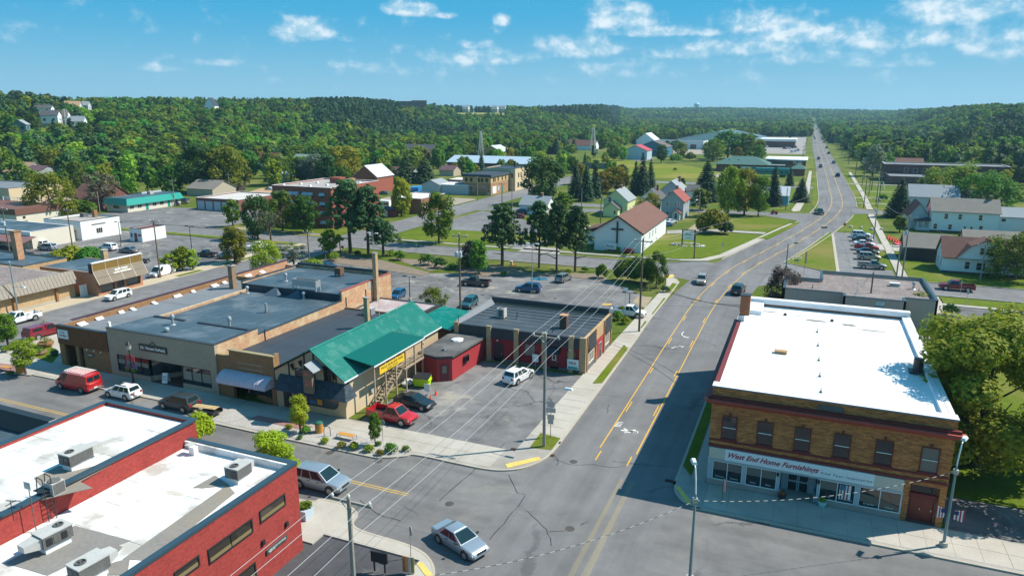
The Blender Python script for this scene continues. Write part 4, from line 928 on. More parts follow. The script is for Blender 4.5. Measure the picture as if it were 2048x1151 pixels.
for k in range(6):MB().tube((lx,ly,6.7+k*.3),(lx,ly+.5,6.7+k*.3),.022).build('rung',BLACKT,ld)
MB().box(lx-.9,lx-.02,ly-.1,ly+.6,8.42,8.46).build('platform',BLACKT,ld)
sf=thing('satellite_panel','square white antenna panel on a thin post by the roof ladder','antenna',(lx+.3,ly-1.0,6.46));MB().tube((lx+.3,ly-1.0,6.46),(lx+.3,ly-1.0,9.6),.03).build('post',HVACD,sf);MB().box(lx,lx+.6,ly-1.06,ly-1.02,9.3,9.8).build('panel',WHITECOP,sf);MB().box(lx+.1,lx+.5,ly-1.1,ly-1.061,9.4,9.7).build('face',HVACG,sf)
an=thing('roof_antenna','thin dark aerial at the near edge of the taller white roof','antenna',(-43,22.3,8));q=g(28,1040,8.0);MB().tube((q[0],q[1],7.97),(q[0],q[1],9.3),.025).build('mast',BLACKT,an);MB().tube((q[0]-.4,q[1],9.2),(q[0]+.4,q[1]+.1,9.3),.03).tube((q[0],q[1]-.3,9.1),(q[0],q[1]+.3,9.15),.03).build('arm',COPING,an)
t=thing('dark_roof_block','black flat-roofed shop with a stepped parapet at the lower left edge','shop',(-60,26,0))
w=MB();w.box(-80,-51.4,36.4,36.8,0,4.4);w.box(-80,-79.7,15,36.4,0,4.3);w.box(-51.7,-51.4,15,36.4,0,4.2);w.box(-79.7,-51.7,15,15.3,0,4.2);w.build('wall',TAN_BRICK,t)
MB().box(-79.7,-51.7,15.3,36.4,3.5,3.8).build('roof',BLACK_ROOF,t);seams(t,-79.6,-51.8,15.4,36.2,3.801,9,'y',BLACK_ROOF,'roof_sheet',.04,.015)
c=MB();c.box(-80.1,-51.35,36.2,36.95,4.401,4.55);c.build('coping',BLACKT,t)
MB().hexa([(-67.5,35.7,3.9),(-57.2,35.7,3.9),(-57.2,37.0,3.9),(-67.5,37.0,3.9)],[(-67.2,36.2,5.4),(-58.2,36.2,5.3),(-58.2,36.9,5.3),(-67.2,36.9,5.4)]).build('gable_parapet',BLACKT,t)
MB().box(-53.4,-52.4,36.0,37.0,4.555,5.0).build('parapet_cap',BLACKT,t)
# brick shop with diagonal boards
t=thing('corner_shop','brown brick shop with diagonal stained boards above its two dark doorways','shop',(-84.8,55.7,0))
AX0,AX1,AY0=-84.9,-76.02,55.7
w=MB();w.box(AX0,-84.0,AY0,AY0+.35,0,3.2);w.box(-82.0,-81.4,AY0,AY0+.35,0,3.2);w.box(-80.6,AX1,AY0,AY0+.35,0,3.2);w.box(AX0,AX1,AY0+.001,AY0+.35,3.2,5.3)
w.box(AX0,AX0+.3,AY0+.35,86,0,5.2);w.box(AX0+.3,AX1,85.7,86,0,5.2);w.box(-84.0,-80.6,AY0+1.6,AY0+1.8,0,3.2);w.build('wall',BROWN_BRICK,t)
MB().box(AX0+.3,AX1,AY0+.35,85.7,4.3,4.6).build('roof',GREY_ROOF,t);seams(t,AX0+.32,AX1-.02,AY0+.4,85.6,4.601,6,'y',GREY_ROOF,'roof_sheet',.05,.015)
MB().box(AX0-.06,AX1,AY0-.1,AY0+.4,5.301,5.38).build('coping',DARKCOP,t)
fp=MB().box(AX0,AX1,AY0-.05,AY0-.001,2.95,5.28).build('fascia',plain('board_gap',(.05,.02,.01),.8),t)
nb=26
for k in range(-9,nb):
 a=AX0+k*.42;p=[]
 for(u,z)in((a,2.95),(a+.36,2.95),(a+.36+2.33*.8,5.28),(a+2.33*.8,5.28)):p.append((u,z))
 def clip(P,ins,inter):
  o=[]
  for i in range(len(P)):
   A,B=P[i],P[(i+1)%len(P)]
   if ins(A):o.append(A)
   if ins(A)!=ins(B):o.append(inter(A,B))
  return o
 p=clip(p,lambda q:q[0]>=AX0,lambda A,B:(AX0,A[1]+(B[1]-A[1])*(AX0-A[0])/(B[0]-A[0])))
 if p:p=clip(p,lambda q:q[0]<=AX1,lambda A,B:(AX1,A[1]+(B[1]-A[1])*(AX1-A[0])/(B[0]-A[0])))
 if len(p)<3:continue
 mb=MB();n=len(p);mb.v=[(q[0],AY0-.085-R.uniform(0,.012),q[1])for q in p]+[(q[0],AY0-.051,q[1])for q in p]
 mb.f=[tuple(range(n)),tuple(range(2*n-1,n-1,-1))]+[(i,n+i,n+(i+1)%n,(i+1)%n)for i in range(n)]
 mb.build('board',WOODSTRIP,fp)
sg=MB().box(-84.55,-82.75,AY0-.2,AY0-.1,3.75,4.85).build('sign',SIGNWHITE,t);lettering('Thrifty',.32,faceM('S',AY0-.2,-83.75,4.55,.01),INK,sg,.9,0,.004);lettering('Vet Mart',.42,faceM('S',AY0-.2,-83.65,4.15,.01),SIGNRED,sg,1.4,0,.004,.01)
for u0,u1 in((-83.3,-82.3),(-81.35,-80.65)):door(t,'S',AY0+1.6,u0,u1,.05,2.3,BLACKT,HALFT,GLASS)
pl=thing('oval_plaque','brown oval plaque on the brick shop wall beside its doorways','plaque',(-79.4,AY0-.05,2.0));P=[(-79.4+.75*math.cos(a),2.1+.32*math.sin(a))for a in np.linspace(0,2*math.pi,17)[:-1]]
mb=MB();mb.v=[(q[0],AY0-.08,q[1])for q in P]+[(q[0],AY0-.002,q[1])for q in P];mb.f=[tuple(range(16))]+[(i,16+i,16+(i+1)%16,(i+1)%16)for i in range(16)];mb.build('plate',plain('plaque_brown',(.12,.07,.04),.6),pl);lettering('PANKS',.22,faceM('S',AY0-.08,-79.4,2.1,.008),LETW,pl,.8)
for k,u in enumerate((-79.6,-78.4,-77.2)):
 L=thing('spot_lamp','white spot lamp under the diagonal boards, %s of three'%['the one over the oval plaque','the middle','the one nearest the tan stucco shop'][k],'spot lamp',(u,AY0-.1,2.8),'spot lamps on the brick shop');MB().lathe((u,AY0-.25,2.72),[(.04,0),(.11,.1),(.05,.2)],8).build('head',WHITECOP,L);MB().tube((u,AY0-.25,2.85),(u,AY0-.002,2.9),.02).build('arm',WHITECOP,L)
pw=MB();pw.box(-85.4,-84.95,60,98.6,0,5.25);pw.box(-85.4,-84.95,56.2,59.998,0,4.9)
pw.build('side_wall',ORANGE_BRICK,t);MB().box(-85.5,-84.9,58,98.7,5.251,5.36).build('coping',plain('maroon_coping',(.07,.025,.03),.5),t)
MB().box(-84.89,-77.2,86.05,98.5,3.6,4.0).build('rear_roof',GREY_ROOF,t);MB().box(-84.94,-77.2,98.2,98.6,0,4.6).build('rear_wall',ORANGE_BRICK,t)
for k in range(13):
 yy=58.5+k*2.7+R.uniform(-1.2,1.2);fw_=R.uniform(.35,1.3);fx=-84.4+R.uniform(.3,.8);MB().hexa([(-84.4,yy,4.64),(fx,yy,4.64),(fx,yy+fw_,4.64),(-84.4,yy+fw_,4.64)],[(-84.45,yy,4.95),(fx-.3,yy,4.72),(fx-.2,yy+fw_,4.70),(-84.45,yy+fw_,4.95)]).build('flashing',WHITE_ROOF,t)
ch=thing('brick_stack','square brick chimney rising by the side wall of the black-roofed shops','chimney',(-80.6,81,4.6));MB().box(-81.0,-80.2,80.6,81.4,4.62,8.1).build('shaft',brickmat('stack_brick',(.33,.22,.14),(.25,.15,.09),(.25,.2,.15)),ch);MB().box(-81.1,-80.1,80.5,81.5,8.101,8.3).build('cap',CONC2,ch);MB().lathe((-80.6,81,8.301),[(.2,0),(.2,.3)],8).build('flue',DARKCOP,ch)
# tan stucco thrift shop
t=thing('thrift_shop','tan stucco St. Vincent DePaul shop with a wide black membrane roof','shop',(-76,55.7,0))
VX0,VX1,VY0=-76.0,-59.05,55.7;H=6.0
w=MB();w.box(VX0,VX1,VY0,VY0+.4,2.9,H);w.box(VX0,-74.8,VY0,VY0+.4,0,2.9);w.box(-60.0,VX1,VY0,VY0+.4,0,2.9)
w.build('wall',STUCCO,t)
w=MB();w.box(VX0,VX0+.35,VY0+.4,79,0,5.5);w.box(VX1-.35,VX1,VY0+.4,62.5,0,6.0);w.box(VX1-.35,VX1,62.5,79.2,0,5.25);w.box(VX1-.35,VX1,79.2,92,0,6.6);w.box(-77.2,VX1-.35,91.65,92,0,6.6);w.box(-77.2,-76.85,79.2,91.65,0,6.4);w.build('side_wall',OLD_BRICK,t)
def quadslab(p,th,name,m):return slab_on(MB(),p,th).build(name,m,t)
quadslab([(VX0+.05,VY0+.38,5.97),(VX1-.05,VY0+.38,5.97),(VX1-.05,62.2,5.75),(VX0+.05,62.2,5.75)],.25,'front_roof',BLACK_ROOF)
quadslab([(VX0+.35,62.25,5.15),(VX1-.35,62.25,5.15),(VX1-.35,79.2,5.1),(VX0+.35,79.2,5.1)],.25,'roof',BLACK_ROOF)
MB().box(VX0+.36,VX1-.05,62.2,62.24,5.0,5.74).build('roof_step',BLACK_ROOF,t)
quadslab([(-76.85,79.2,6.15),(VX1-.35,79.2,6.15),(VX1-.35,91.6,6.1),(-76.85,91.6,6.1)],.25,'rear_roof',BLACK_ROOF)
MB().box(-76.85,VX1-.35,79.05,79.19,5.0,6.2).build('roof_step',BLACK_ROOF2,t)
c=MB();c.box(VX0-.04,VX1+.04,VY0-.08,VY0+.37,H+.001,H+.08);c.box(VX1-.38,VX1+.05,VY0+.371,62.5,6.001,6.07);c.box(VX1-.38,VX1+.05,62.51,79.15,5.251,5.32);c.box(-77.25,-76.8,79.2,92,6.401,6.5);c.box(-76.79,-59.5,91.6,92.05,6.601,6.95);c.build('coping',DARKCOP,t)
MB().box(VX1-.4,VX1+.06,79.16,92.05,6.601,6.67).build('coping',plain('red_coping',(.32,.07,.05),.6),t)
for(x0,x1,y0,y1,z,n)in((-75.6,-59.5,62.4,79.0,5.16,11),(-76.8,-59.45,79.3,91.5,6.16,9)):seams(t,x0,x1,y0,y1,z,n,'x',BLACK_ROOF,'roof_sheet',.05,.014)
for(x0,x1)in((-75.4,-70.2),(-68,-59.6)):MB().box(x0,x1,61.9,62.3,5.76,5.9).build('roof_ridge',BLACK_ROOF2,t)
for k,yy in enumerate((63.6,80.1,85)):MB().tube((VX1+.06,yy,.2),(VX1+.06,yy,5.6),.06).build('downpipe',DARKCOP,t)
MB().box(VX1-.02,VX1+.03,85.6,86.6,5.4,6.5).build('white_patch',CONC,t)
for x in(-70.5,-66.5):MB().hexa([(x-1.5,77.6,5.11),(x+1.5,77.6,5.11),(x+1.5,79.04,5.11),(x-1.5,79.04,5.11)],[(x-.2,79.0,6.1),(x+.2,79.0,6.1),(x+.2,79.04,6.15),(x-.2,79.04,6.15)]).build('roof_cricket',BLACK_ROOF,t)
def shopwin(u0,u1,n,z0=.75,z1=2.88):
 f=MB();f.box(u0,u1,VY0+.02,VY0+.14,z0,z0+.08);f.box(u0,u1,VY0+.02,VY0+.14,z1-.08,z1)
 for i in range(n+1):a=u0+(u1-u0-.08)*i/n;f.box(a,a+.08,VY0+.02,VY0+.14,z0+.081,z1-.081)
 w=f.build('shop_window',BLACKT,t)
 for i in range(n):
  a=u0+(u1-u0-.08)*i/n
  MB().box(a+.081,a+(u1-u0-.08)/n-.001,VY0+.10,VY0+.115,z0+.085,z1-.085).build('pane',GLASS,w)
  MB().box(a+.09,a+(u1-u0-.08)/n-.01,VY0+.085,VY0+.098,z0+1.0-.5*(n==3),z1-.62).build('display_board',plain('display_grey',(.24,.23,.19),.6),w)
 return w
shopwin(-74.8,-69.6,4);shopwin(-64.4,-60.0,3)
b=MB();b.box(-74.8,-69.6,VY0,VY0+.4,0,.748);b.box(-64.4,-60.0,VY0,VY0+.4,0,.748);b.build('stall_riser',STUCCO,t)
f=MB();f.hexa([(-69.6,VY0+.41,.75),(-69.55,VY0+.41,.75),(-67.25,VY0+3.2,.75),(-67.3,VY0+3.2,.75)],[(-69.6,VY0+.41,2.9),(-69.55,VY0+.41,2.9),(-67.25,VY0+3.2,2.9),(-67.3,VY0+3.2,2.9)]);f.box(-64.45,-64.4,VY0+.41,VY0+3.2,.0,2.9);f.box(-67.3,-64.4,VY0+3.2,VY0+3.3,0,2.9);f.build('entry_glass',GLASS,t)
MB().hexa([(-69.6,VY0+.405,0),(-69.4,VY0+.405,0),(-67.1,VY0+3.19,0),(-67.3,VY0+3.19,0)],[(-69.6,VY0+.405,.74),(-69.4,VY0+.405,.74),(-67.1,VY0+3.19,.74),(-67.3,VY0+3.19,.74)]).build('entry_riser',STUCCO,t)
MB().box(-69.4,-64.46,VY0-.1,VY0+3.2,.15,.168).build('entry_floor',plain('maroon_tile',(.13,.055,.055),.7),t)
MB().box(-69.6,-64.4,VY0+.41,VY0+3.3,2.901,3.0).build('soffit',BLACKT,t)
sg=MB().box(-70.7,-66.3,VY0-.12,VY0-.002,3.95,4.75).build('sign',plain('bronze_sign',(.045,.045,.035),.5),t)
lettering('\u2020St. Vincent DePaul\u2020',.5,faceM('S',VY0-.12,-68.5,4.34,.012),LETW,sg,4.0,0,.01,.012)
rf=MB();rf.hexa([(-69.0,VY0-.1,4.85),(-68.9,VY0-.1,4.85),(-68.9,VY0-.05,4.85),(-69.0,VY0-.05,4.85)],[(-68.55,VY0-.1,5.2),(-68.45,VY0-.1,5.2),(-68.45,VY0-.05,5.2),(-68.55,VY0-.05,5.2)]);rf.hexa([(-68.1,VY0-.1,4.85),(-68.0,VY0-.1,4.85),(-68.0,VY0-.05,4.85),(-68.1,VY0-.05,4.85)],[(-68.54,VY0-.1,5.2),(-68.46,VY0-.1,5.2),(-68.46,VY0-.05,5.2),(-68.54,VY0-.05,5.2)]);rf.build('emblem',DARKCOP,t)
MB().box(-76.25,-75.95,VY0+.42,VY0+.7,5.3,6.6).build('white_post',WHITECOP,t)
vent((*g(346,648,5.9),5.85),1.35,label='tall mushroom vent on the front roof near the street parapet')
vent((*g(460,655,5.15),5.16),1.5,label='tall mushroom vent nearest the weathered brick side wall')
vent((*g(495,586,5.15),5.16),1.1,label='squat square vent below the upper black roof')
vent((*g(608,598,5.15),5.16),1.1,label='squat vent with a round hood near the edge of the upper black roof')
vent((*g(572,562,6.15),6.16),1.3,label='flared conical vent standing on the upper black roof')
pipe((*g(533,625,5.15),5.16),1.3,'plain grey capped pipe in the middle of the black roof',r=.17)
sp=g(334,665,5.8);v=thing('roof_vent','ball-shaped turbine vent close behind the shop sign','roof vent',(*sp,5.86));MB().lathe((*sp,5.86),[(.16,0),(.16,.12),(.3,.22),(.34,.4),(.25,.58),(.08,.64)],12).build('turbine',STEEL,v,smooth=True);MB().lathe((*sp,5.84),[(.4,0),(.3,.03)],10).build('base',DARKCOP,v)
x,y=g(614,580,6.15);c=thing('roof_cooler','long galvanised cooler trough on legs on the upper black roof','cooler',(x,y,6.16));MB().box(x-2.2,x+2.0,y-.5,y+.6,6.8,7.0).build('tray',STEEL,c)
for a,b_,c0,c1 in((x-2.2,x+2.0,y-.5,y-.42),(x-2.2,x+2.0,y+.52,y+.6),(x-2.2,x-2.12,y-.419,y+.519),(x+1.92,x+2.0,y-.419,y+.519)):MB().box(a,b_,c0,c1,7.001,7.75).build('side',STEEL,c)
for a in(x-2.1,x+1.9):
 for b_ in(y-.42,y+.5):MB().box(a-.08,a+.08,b_-.08,b_+.08,6.17,6.8).build('leg',STEEL,c)
for k in range(4):MB().box(x-2.1+k*1.02,x-1.15+k*1.02,y-.4,y+.5,7.3,7.4).build('fan_deck',plain('rusty_deck',(.13,.07,.06),.8),c)
x,y=g(679,552,6.15);c=thing('roof_tank','rusty square vent box on legs by the back parapet','vent box',(x,y,6.16));MB().box(x-.55,x+.55,y-.5,y+.5,6.5,7.5).build('case',mat('rust_case',(.16,.085,.05),.8,.2,1.5),c);[MB().box(x+a-.05,x+a+.05,y+b_-.05,y+b_+.05,6.17,6.5).build('leg',BLACKT,c)for a in(-.45,.45)for b_ in(-.4,.4)]
ch=thing('brick_stack','tall thin tan brick chimney at the back corner of the thrift shop','chimney',(-58.5,88.6,0));x,y=-58.62,87.2
MB().box(x-.3,x+.3,y-.3,y+.3,0,10.6).build('shaft',TAN_BRICK,ch);MB().box(x-.36,x+.36,y-.36,y+.36,10.601,10.75).build('cap',CONC2,ch)
# narrow brick shop with the barrel awning
t=thing('awning_shop','narrow brown brick shop under a pale striped barrel awning','shop',(-59,55.9,0))
NX0,NX1,NY0=-59.0,-51.05,55.9
w=MB();w.box(NX0,NX1,NY0,NY0+.4,2.7,4.9);w.box(-57.2,NX1,NY0,NY0+.39,4.9,5.6);w.box(NX0,-57.0,NY0,NY0+.4,0,2.7);w.box(-51.6,NX1,NY0,NY0+.4,0,2.7);w.box(NX1-.35,NX1,NY0+.4,NY0+.9,0,5.8)
w.box(NX1-.3,NX1,NY0+.9,80,0,3.9);w.box(NX0+.01,NX1-.3,79.7,80,0,4.2);w.build('wall',BROWN_BRICK,t)
quadslab([(NX0+.01,NY0+.4,4.3),(NX1-.3,NY0+.4,4.3),(NX1-.3,79.7,4.0),(NX0+.01,79.7,4.0)],.25,'roof',BLACK_ROOF2)
for i in range(4):quadslab([(NX0+.1+i*1.88,NY0+.5,4.315),(NX0+1.93+i*1.88,NY0+.5,4.315),(NX0+1.93+i*1.88,79.6,4.015),(NX0+.1+i*1.88,79.6,4.015)],.012,'roof_sheet',BLACK_ROOF2)
c=MB();c.box(-57.3,NX1+.05,NY0-.06,NY0+.45,5.601,5.7);c.box(NX0-.02,-57.31,NY0-.06,NY0+.45,4.901,4.98);c.build('coping',plain('tan_coping',(.30,.24,.13),.6),t)
for z in(4.35,3.75):MB().box(-56.0,-52.6,NY0-.05,NY0-.002,z,z+.05).build('sign_rail',STEEL,t)
AWN=mat('awning_cloth',(.47,.43,.50),.7,.12,1.4,.25,5);arcp=[(0.0,3.35)]+[(1.45*math.sin(a),2.25+1.1*math.cos(a))for a in np.linspace(.1,math.pi/2,7)]
aw=thing('barrel_awning','pale lilac barrel awning bulging over the narrow brick shop front','awning',(-57.6,NY0,2.2));na=18;ax0,ax1=-58.0,-51.2
for i in range(na):
 a=ax0+(ax1-ax0)*i/na;b_=ax0+(ax1-ax0)*(i+1)/na;q=MB()
 for(o0,z0),(o1,z1)in zip(arcp,arcp[1:]):
  q.face([(a,NY0-o0,z0),(a,NY0-o1,z1),(b_,NY0-o1,z1),(b_,NY0-o0,z0)])
  q.face([(a,NY0-o0,z0-.04),(b_,NY0-o0,z0-.04),(b_,NY0-o1,z1-.04),(a,NY0-o1,z1-.04)])
 q.build('panel',AWN,aw,smooth=True)
 rb=MB()
 for(o0,z0),(o1,z1)in zip(arcp,arcp[1:]):rb.tube((a,NY0-o0,z0+.01),(a,NY0-o1,z1+.01),.022,n=4)
 rb.build('rib',plain('awning_rib',(.62,.60,.66),.6),aw)
for x in(ax0,ax1):MB().face([(x,NY0-o,z)for o,z in arcp]+[(x,NY0-.001,2.2)]).build('end_cap',AWN,aw)
f=MB();f.box(-54.6,-51.6,NY0+.5,NY0+.6,.7,.78);f.box(-54.6,-51.6,NY0+.5,NY0+.6,2.5,2.6)
for k in range(5):f.box(-54.6+k*.73,-54.54+k*.73,NY0+.5,NY0+.6,.781,2.499)
w=f.build('shop_window',BLACKT,t)
for k in range(4):MB().box(-54.53+k*.73,-53.89+k*.73,NY0+.54,NY0+.56,.785,2.495).build('pane',GLASS,w)
b=MB();b.hexa([(-54.6,NY0+.9,0),(-51.6,NY0+.1,0),(-51.6,NY0+.5,0),(-54.6,NY0+1.2,0)],[(-54.6,NY0+.9,.69),(-51.6,NY0+.1,.69),(-51.6,NY0+.5,.69),(-54.6,NY0+1.2,.69)]);b.build('stall_riser',BROWN_BRICK,t)
MB().box(-57.0,-51.6,NY0+1.6,NY0+1.7,0,2.7).build('entry_wall',HALFT,t);door(t,'S',NY0+1.6,-56.4,-55.4,.15,2.3,HALFT,LETW,GLASS)
x,y=g(738,628,4.1);c=thing('roof_unit','pale blue-grey box unit at the back of the narrow shop roof','rooftop unit',(x,y,4.1));MB().box(x-.8,x+.7,y-.5,y+.5,4.12,5.0).build('case',STEEL,c);MB().box(x-.84,x+.74,y-.54,y+.54,5.001,5.06).build('lid',HVACG,c)
c=thing('brick_stack','short tan brick chimney between the narrow shop and the green roof','chimney',(-51.2,74,3));MB().box(-50.95,-50.4,72.75,73.3,3.5,8.0).build('shaft',TAN_BRICK,c);MB().box(-51.02,-50.33,72.68,73.37,8.001,8.15).build('cap',CONC2,c)
ant=thing('whip_aerial','thin white whip aerial beside the short chimney','antenna',(-49.6,74,6));MB().tube((-49.6,74.2,5.5),(-49.6,74.2,10.2),.025).build('mast',WHITECOP,ant);MB().tube((-50,74.2,9.9),(-49.2,74.2,10.0),.02).build('arm',WHITECOP,ant)
# half-timbered tavern with the green metal roof
t=thing('tavern','tan half-timbered tavern with a ribbed green metal roof and dark shingle canopy','tavern',(-50,55.9,0))
TX0,TX1,TY0,TY1,EZ,PZ,XM=-50.95,-42.0,55.9,75.9,4.55,7.35,-45.75
w=MB();w.face([(TX0,TY0,0),(TX1,TY0,0),(TX1,TY0,EZ),(XM,TY0,PZ-.1),(TX0,TY0,4.4)]);w.build('wall',TANLAP,t);w=MB();w.face([(TX1,TY1,0),(TX0,TY1,0),(TX0,TY1,4.4),(XM,TY1,PZ-.1),(TX1,TY1,EZ)]);w.build('wall',TANLAP,t)
MB().box(TX1-.02,TX1+.02,TY0+.002,62.3,0,EZ-.02).build('side_wall',TANSIDE,t);MB().box(TX1-.03,TX1,62.31,TY1,0,EZ-.02).build('side_wall',TANLAP,t)
MB().box(TX0,TX0+.05,TY0+.01,TY1,0,4.3).build('side_wall',TANLAP,t)
def slope(p,th,m,name='roof'):return slab_on(MB(),p,th).build(name,m,t)
EX=-41.65;EZZ=4.42
slope([(XM,TY0-.5,PZ),(EX,TY0-.5,EZZ),(EX,TY1+.3,EZZ),(XM,TY1+.3,PZ)][::1],.08,GREENMETAL)
slope([(TX0-.1,TY0-.5,4.45),(XM-.002,TY0-.5,PZ),(XM-.002,TY1+.3,PZ),(TX0-.1,TY1+.3,4.45)],.08,GREENMETAL)
rb=MB();n=66
for k in range(n+1):
 yy=TY0-.48+(TY1-TY0+.74)*k/n
 rb.hexa([(XM,yy-.02,PZ+.002),(EX,yy-.02,EZZ+.002),(EX,yy+.02,EZZ+.002),(XM,yy+.02,PZ+.002)],[(XM,yy-.01,PZ+.035),(EX,yy-.01,EZZ+.035),(EX,yy+.01,EZZ+.035),(XM,yy+.01,PZ+.035)])
rb.build('roof_rib',GREENMETAL,t,kind='stuff')
MB().hexa([(XM-.2,TY0-.52,PZ-.02),(XM+.2,TY0-.52,PZ-.04),(XM+.2,TY1+.32,PZ-.04),(XM-.2,TY1+.32,PZ-.02)],[(XM-.03,TY0-.52,PZ+.08),(XM+.03,TY0-.52,PZ+.08),(XM+.03,TY1+.32,PZ+.08),(XM-.03,TY1+.32,PZ+.08)]).build('ridge_cap',GREENMETAL,t)
MB().box(EX-.03,EX+.08,TY0-.5,TY1+.3,EZZ-.16,EZZ-.03).build('gutter',WHITECOP,t)
for(a,b)in(((TX0,3.0),(TX1,3.0)),((-49.0,3.0),(-49.0,5.4)),((-46.9,3.0),(-46.9,6.8)),((-45.7,3.0),(-45.7,7.2)),((-43.9,3.0),(-43.9,6.0)),((-43.0,3.0),(-43.0,5.4)),((TX0,4.3),(XM,PZ-.15)),((XM,PZ-.15),(TX1,EZ-.1))):
 d=Vector((b[0]-a[0],b[1]-a[1])).normalized();nn=Vector((-d.y,d.x))*.09
 P=[(a[0]-nn.x,a[1]-nn.y),(b[0]-nn.x,b[1]-nn.y),(b[0]+nn.x,b[1]+nn.y),(a[0]+nn.x,a[1]+nn.y)]
 mb=MB();mb.hexa([(q[0],TY0-.06,q[1])for q in P],[(q[0],TY0-.001,q[1])for q in P]);mb.build('timber',HALFT,t)
for x,z in((-48.4,5.2),(-47.3,5.7),(-44.3,5.5),(-43.2,4.9)):
 mb=MB();mb.hexa([(x-.08,TY0-.45,z),(x+.08,TY0-.45,z),(x+.08,TY0-.06,z-.65),(x-.08,TY0-.06,z-.65)],[(x-.08,TY0-.45,z+.15),(x+.08,TY0-.45,z+.15),(x+.08,TY0-.06,z+.15),(x-.08,TY0-.06,z+.15)]);mb.build('bracket',HALFT,t)
win(t,'S',TY0,-44.5,-43.3,3.95,5.55,HALFT,GLASS,1,2,.08,out=.07);win(t,'S',TY0,-48.2,-47.2,3.5,4.9,HALFT,GLASS,1,2,.08,out=.07)
cz0,cz1=2.55,3.95
c=MB();c.hexa([(-50.2,TY0-1.25,cz0),(-41.0,TY0-1.25,cz0),(-41.4,TY0-.07,cz0),(-50.2,TY0-.07,cz0)],[(-50.2,TY0-.12,cz1),(-42.0,TY0-.12,cz1),(-42.0,TY0-.07,cz1),(-50.2,TY0-.07,cz1)]);c.build('canopy',SHINGLE,t)
c=MB();c.hexa([(TX1+.021,TY0-.069,cz0),(-41.0,TY0-1.25,cz0),(-41.0,TY0+.7,cz0),(TX1+.021,TY0+.7,cz0)],[(TX1+.021,TY0-.069,cz1),(TX1+.04,TY0-.068,cz1),(TX1+.04,TY0+.7,cz1),(TX1+.021,TY0+.7,cz1)]);c.build('canopy',SHINGLE,t)
f=MB();u0,u1,z0,z1=-46.8,-42.9,1.0,2.35
f.box(u0,u1-.6,TY0-.06,TY0-.002,z0-.08,z0);f.box(u0-.08,u0,TY0-.06,TY0-.002,z0-.08,z1);f.box((u0+u1)/2-.04,(u0+u1)/2+.04,TY0-.06,TY0-.002,z0+.001,z1)
A=[(u1-.6+.6*math.sin(a),z0+.6-.64*math.cos(a))for a in np.linspace(0,math.pi/2,6)]+[(u1,z1)]
for a,b in zip(A,A[1:]):f.hexa([(a[0],TY0-.06,a[1]),(b[0],TY0-.06,b[1]),(b[0],TY0-.002,b[1]),(a[0],TY0-.002,a[1])],[(a[0]-.05,TY0-.06,a[1]+.08),(b[0]-.06,TY0-.06,b[1]+.05),(b[0]-.06,TY0-.002,b[1]+.05),(a[0]-.05,TY0-.002,a[1]+.08)])
w=f.build('shop_window',BLACKT,t)
for a,b,r in((u0,(u0+u1)/2-.04,0),((u0+u1)/2+.04,u1,1)):
 P=[(a,z0),(b,z0),(b,z1),(a,z1)]if not r else[(a,z0),(b-.6,z0)]+[(q[0]-.05,q[1])for q in A[1:-1]]+[(b-.05,z1),(a,z1)]
 mb=MB();k=len(P);mb.v=[(q[0],TY0-.02,q[1])for q in P]+[(q[0],TY0-.004,q[1])for q in P];mb.f=[tuple(range(k))]+[(i,k+i,k+(i+1)%k,(i+1)%k)for i in range(k)];mb.build('pane',plain('display_glass',(.07,.085,.085),.07,spec=.8),w)
MB().box(-45.6,-44.95,TY0-.03,TY0-.021,1.15,1.75).build('poster',plain('poster_orange',(.60,.27,.03),.6),w)
MB().box(-46.5,-45.8,TY0-.03,TY0-.021,1.15,1.5).build('poster',plain('poster_blue',(.05,.13,.32),.6),w)
door(t,'S',TY0,-50.0,-48.9,.15,2.3,HALFT,HALFT,GLASS);MB().box(-48.6,-47.3,TY0-.04,TY0-.002,1.2,2.3).build('dark_panel',HALFT,t)
s=thing('hanging_sign','tall wooden tavern sign with red lettering under its own small grey roof','sign',(-45.6,54.9,3))
MB().box(-45.95,-44.85,54.35,54.75,3.0,5.55).build('board',mat('sign_wood',(.19,.14,.095),.7,.15,1.5),s)
slab_on(MB(),[(-46.5,54.0,5.5),(-45.4,54.0,6.25),(-45.4,55.8,6.25),(-46.5,55.8,5.5)],.07).build('roof',mat('grey_shingle',(.24,.27,.29),.7,.1,1.5),s);slab_on(MB(),[(-45.399,54.0,6.25),(-44.3,54.0,5.5),(-44.3,55.8,5.5),(-45.399,55.8,6.25)],.07).build('roof',MATS['grey_shingle'],s)
for q,z,wd in(('Beer',5.05,.7),('FOOD',4.3,.8),('BAR',3.9,.7)):lettering(q,.36,faceM('S',54.35,-45.4,z,.012),plain('sign_pink',(.58,.13,.12),.5),s,wd,0,.006,.01)
MB().box(-45.5,-45.3,54.751,55.85,5.0,5.12).build('arm',BLACKT,s)
slope([(-43.6,58.2,6.02),(-40.0,58.4,5.35),(-40.0,69.0,5.35),(-43.6,67.6,6.02)],.1,plain('green_metal_dark',(.0,.125,.10),.45),'porch_roof')
MB().box(-40.06,-39.96,58.4,69.0,5.16,5.30).build('fascia',WHITECOP,t)
rb=MB()
for k in range(34):
 yy=58.45+10.4*k/33;rb.hexa([(-43.5,yy-.02,6.005),(-40.0,yy-.02,5.352),(-40.0,yy+.02,5.352),(-43.5,yy+.02,6.005)],[(-43.5,yy-.01,6.03),(-40.0,yy-.01,5.38),(-40.0,yy+.01,5.38),(-43.5,yy+.01,6.03)])
rb.build('roof_rib',MATS['green_metal_dark'],t,kind='stuff')
for yy in(58.7,60.8,62.9,65.0,67.0,68.8):MB().box(-40.3,-40.16,yy-.08,yy+.08,0,5.15).build('post',TIMBER,t)
MB().box(-41.98,-40.1,64.6,69.0,2.75,2.9).build('deck',TIMBER,t)
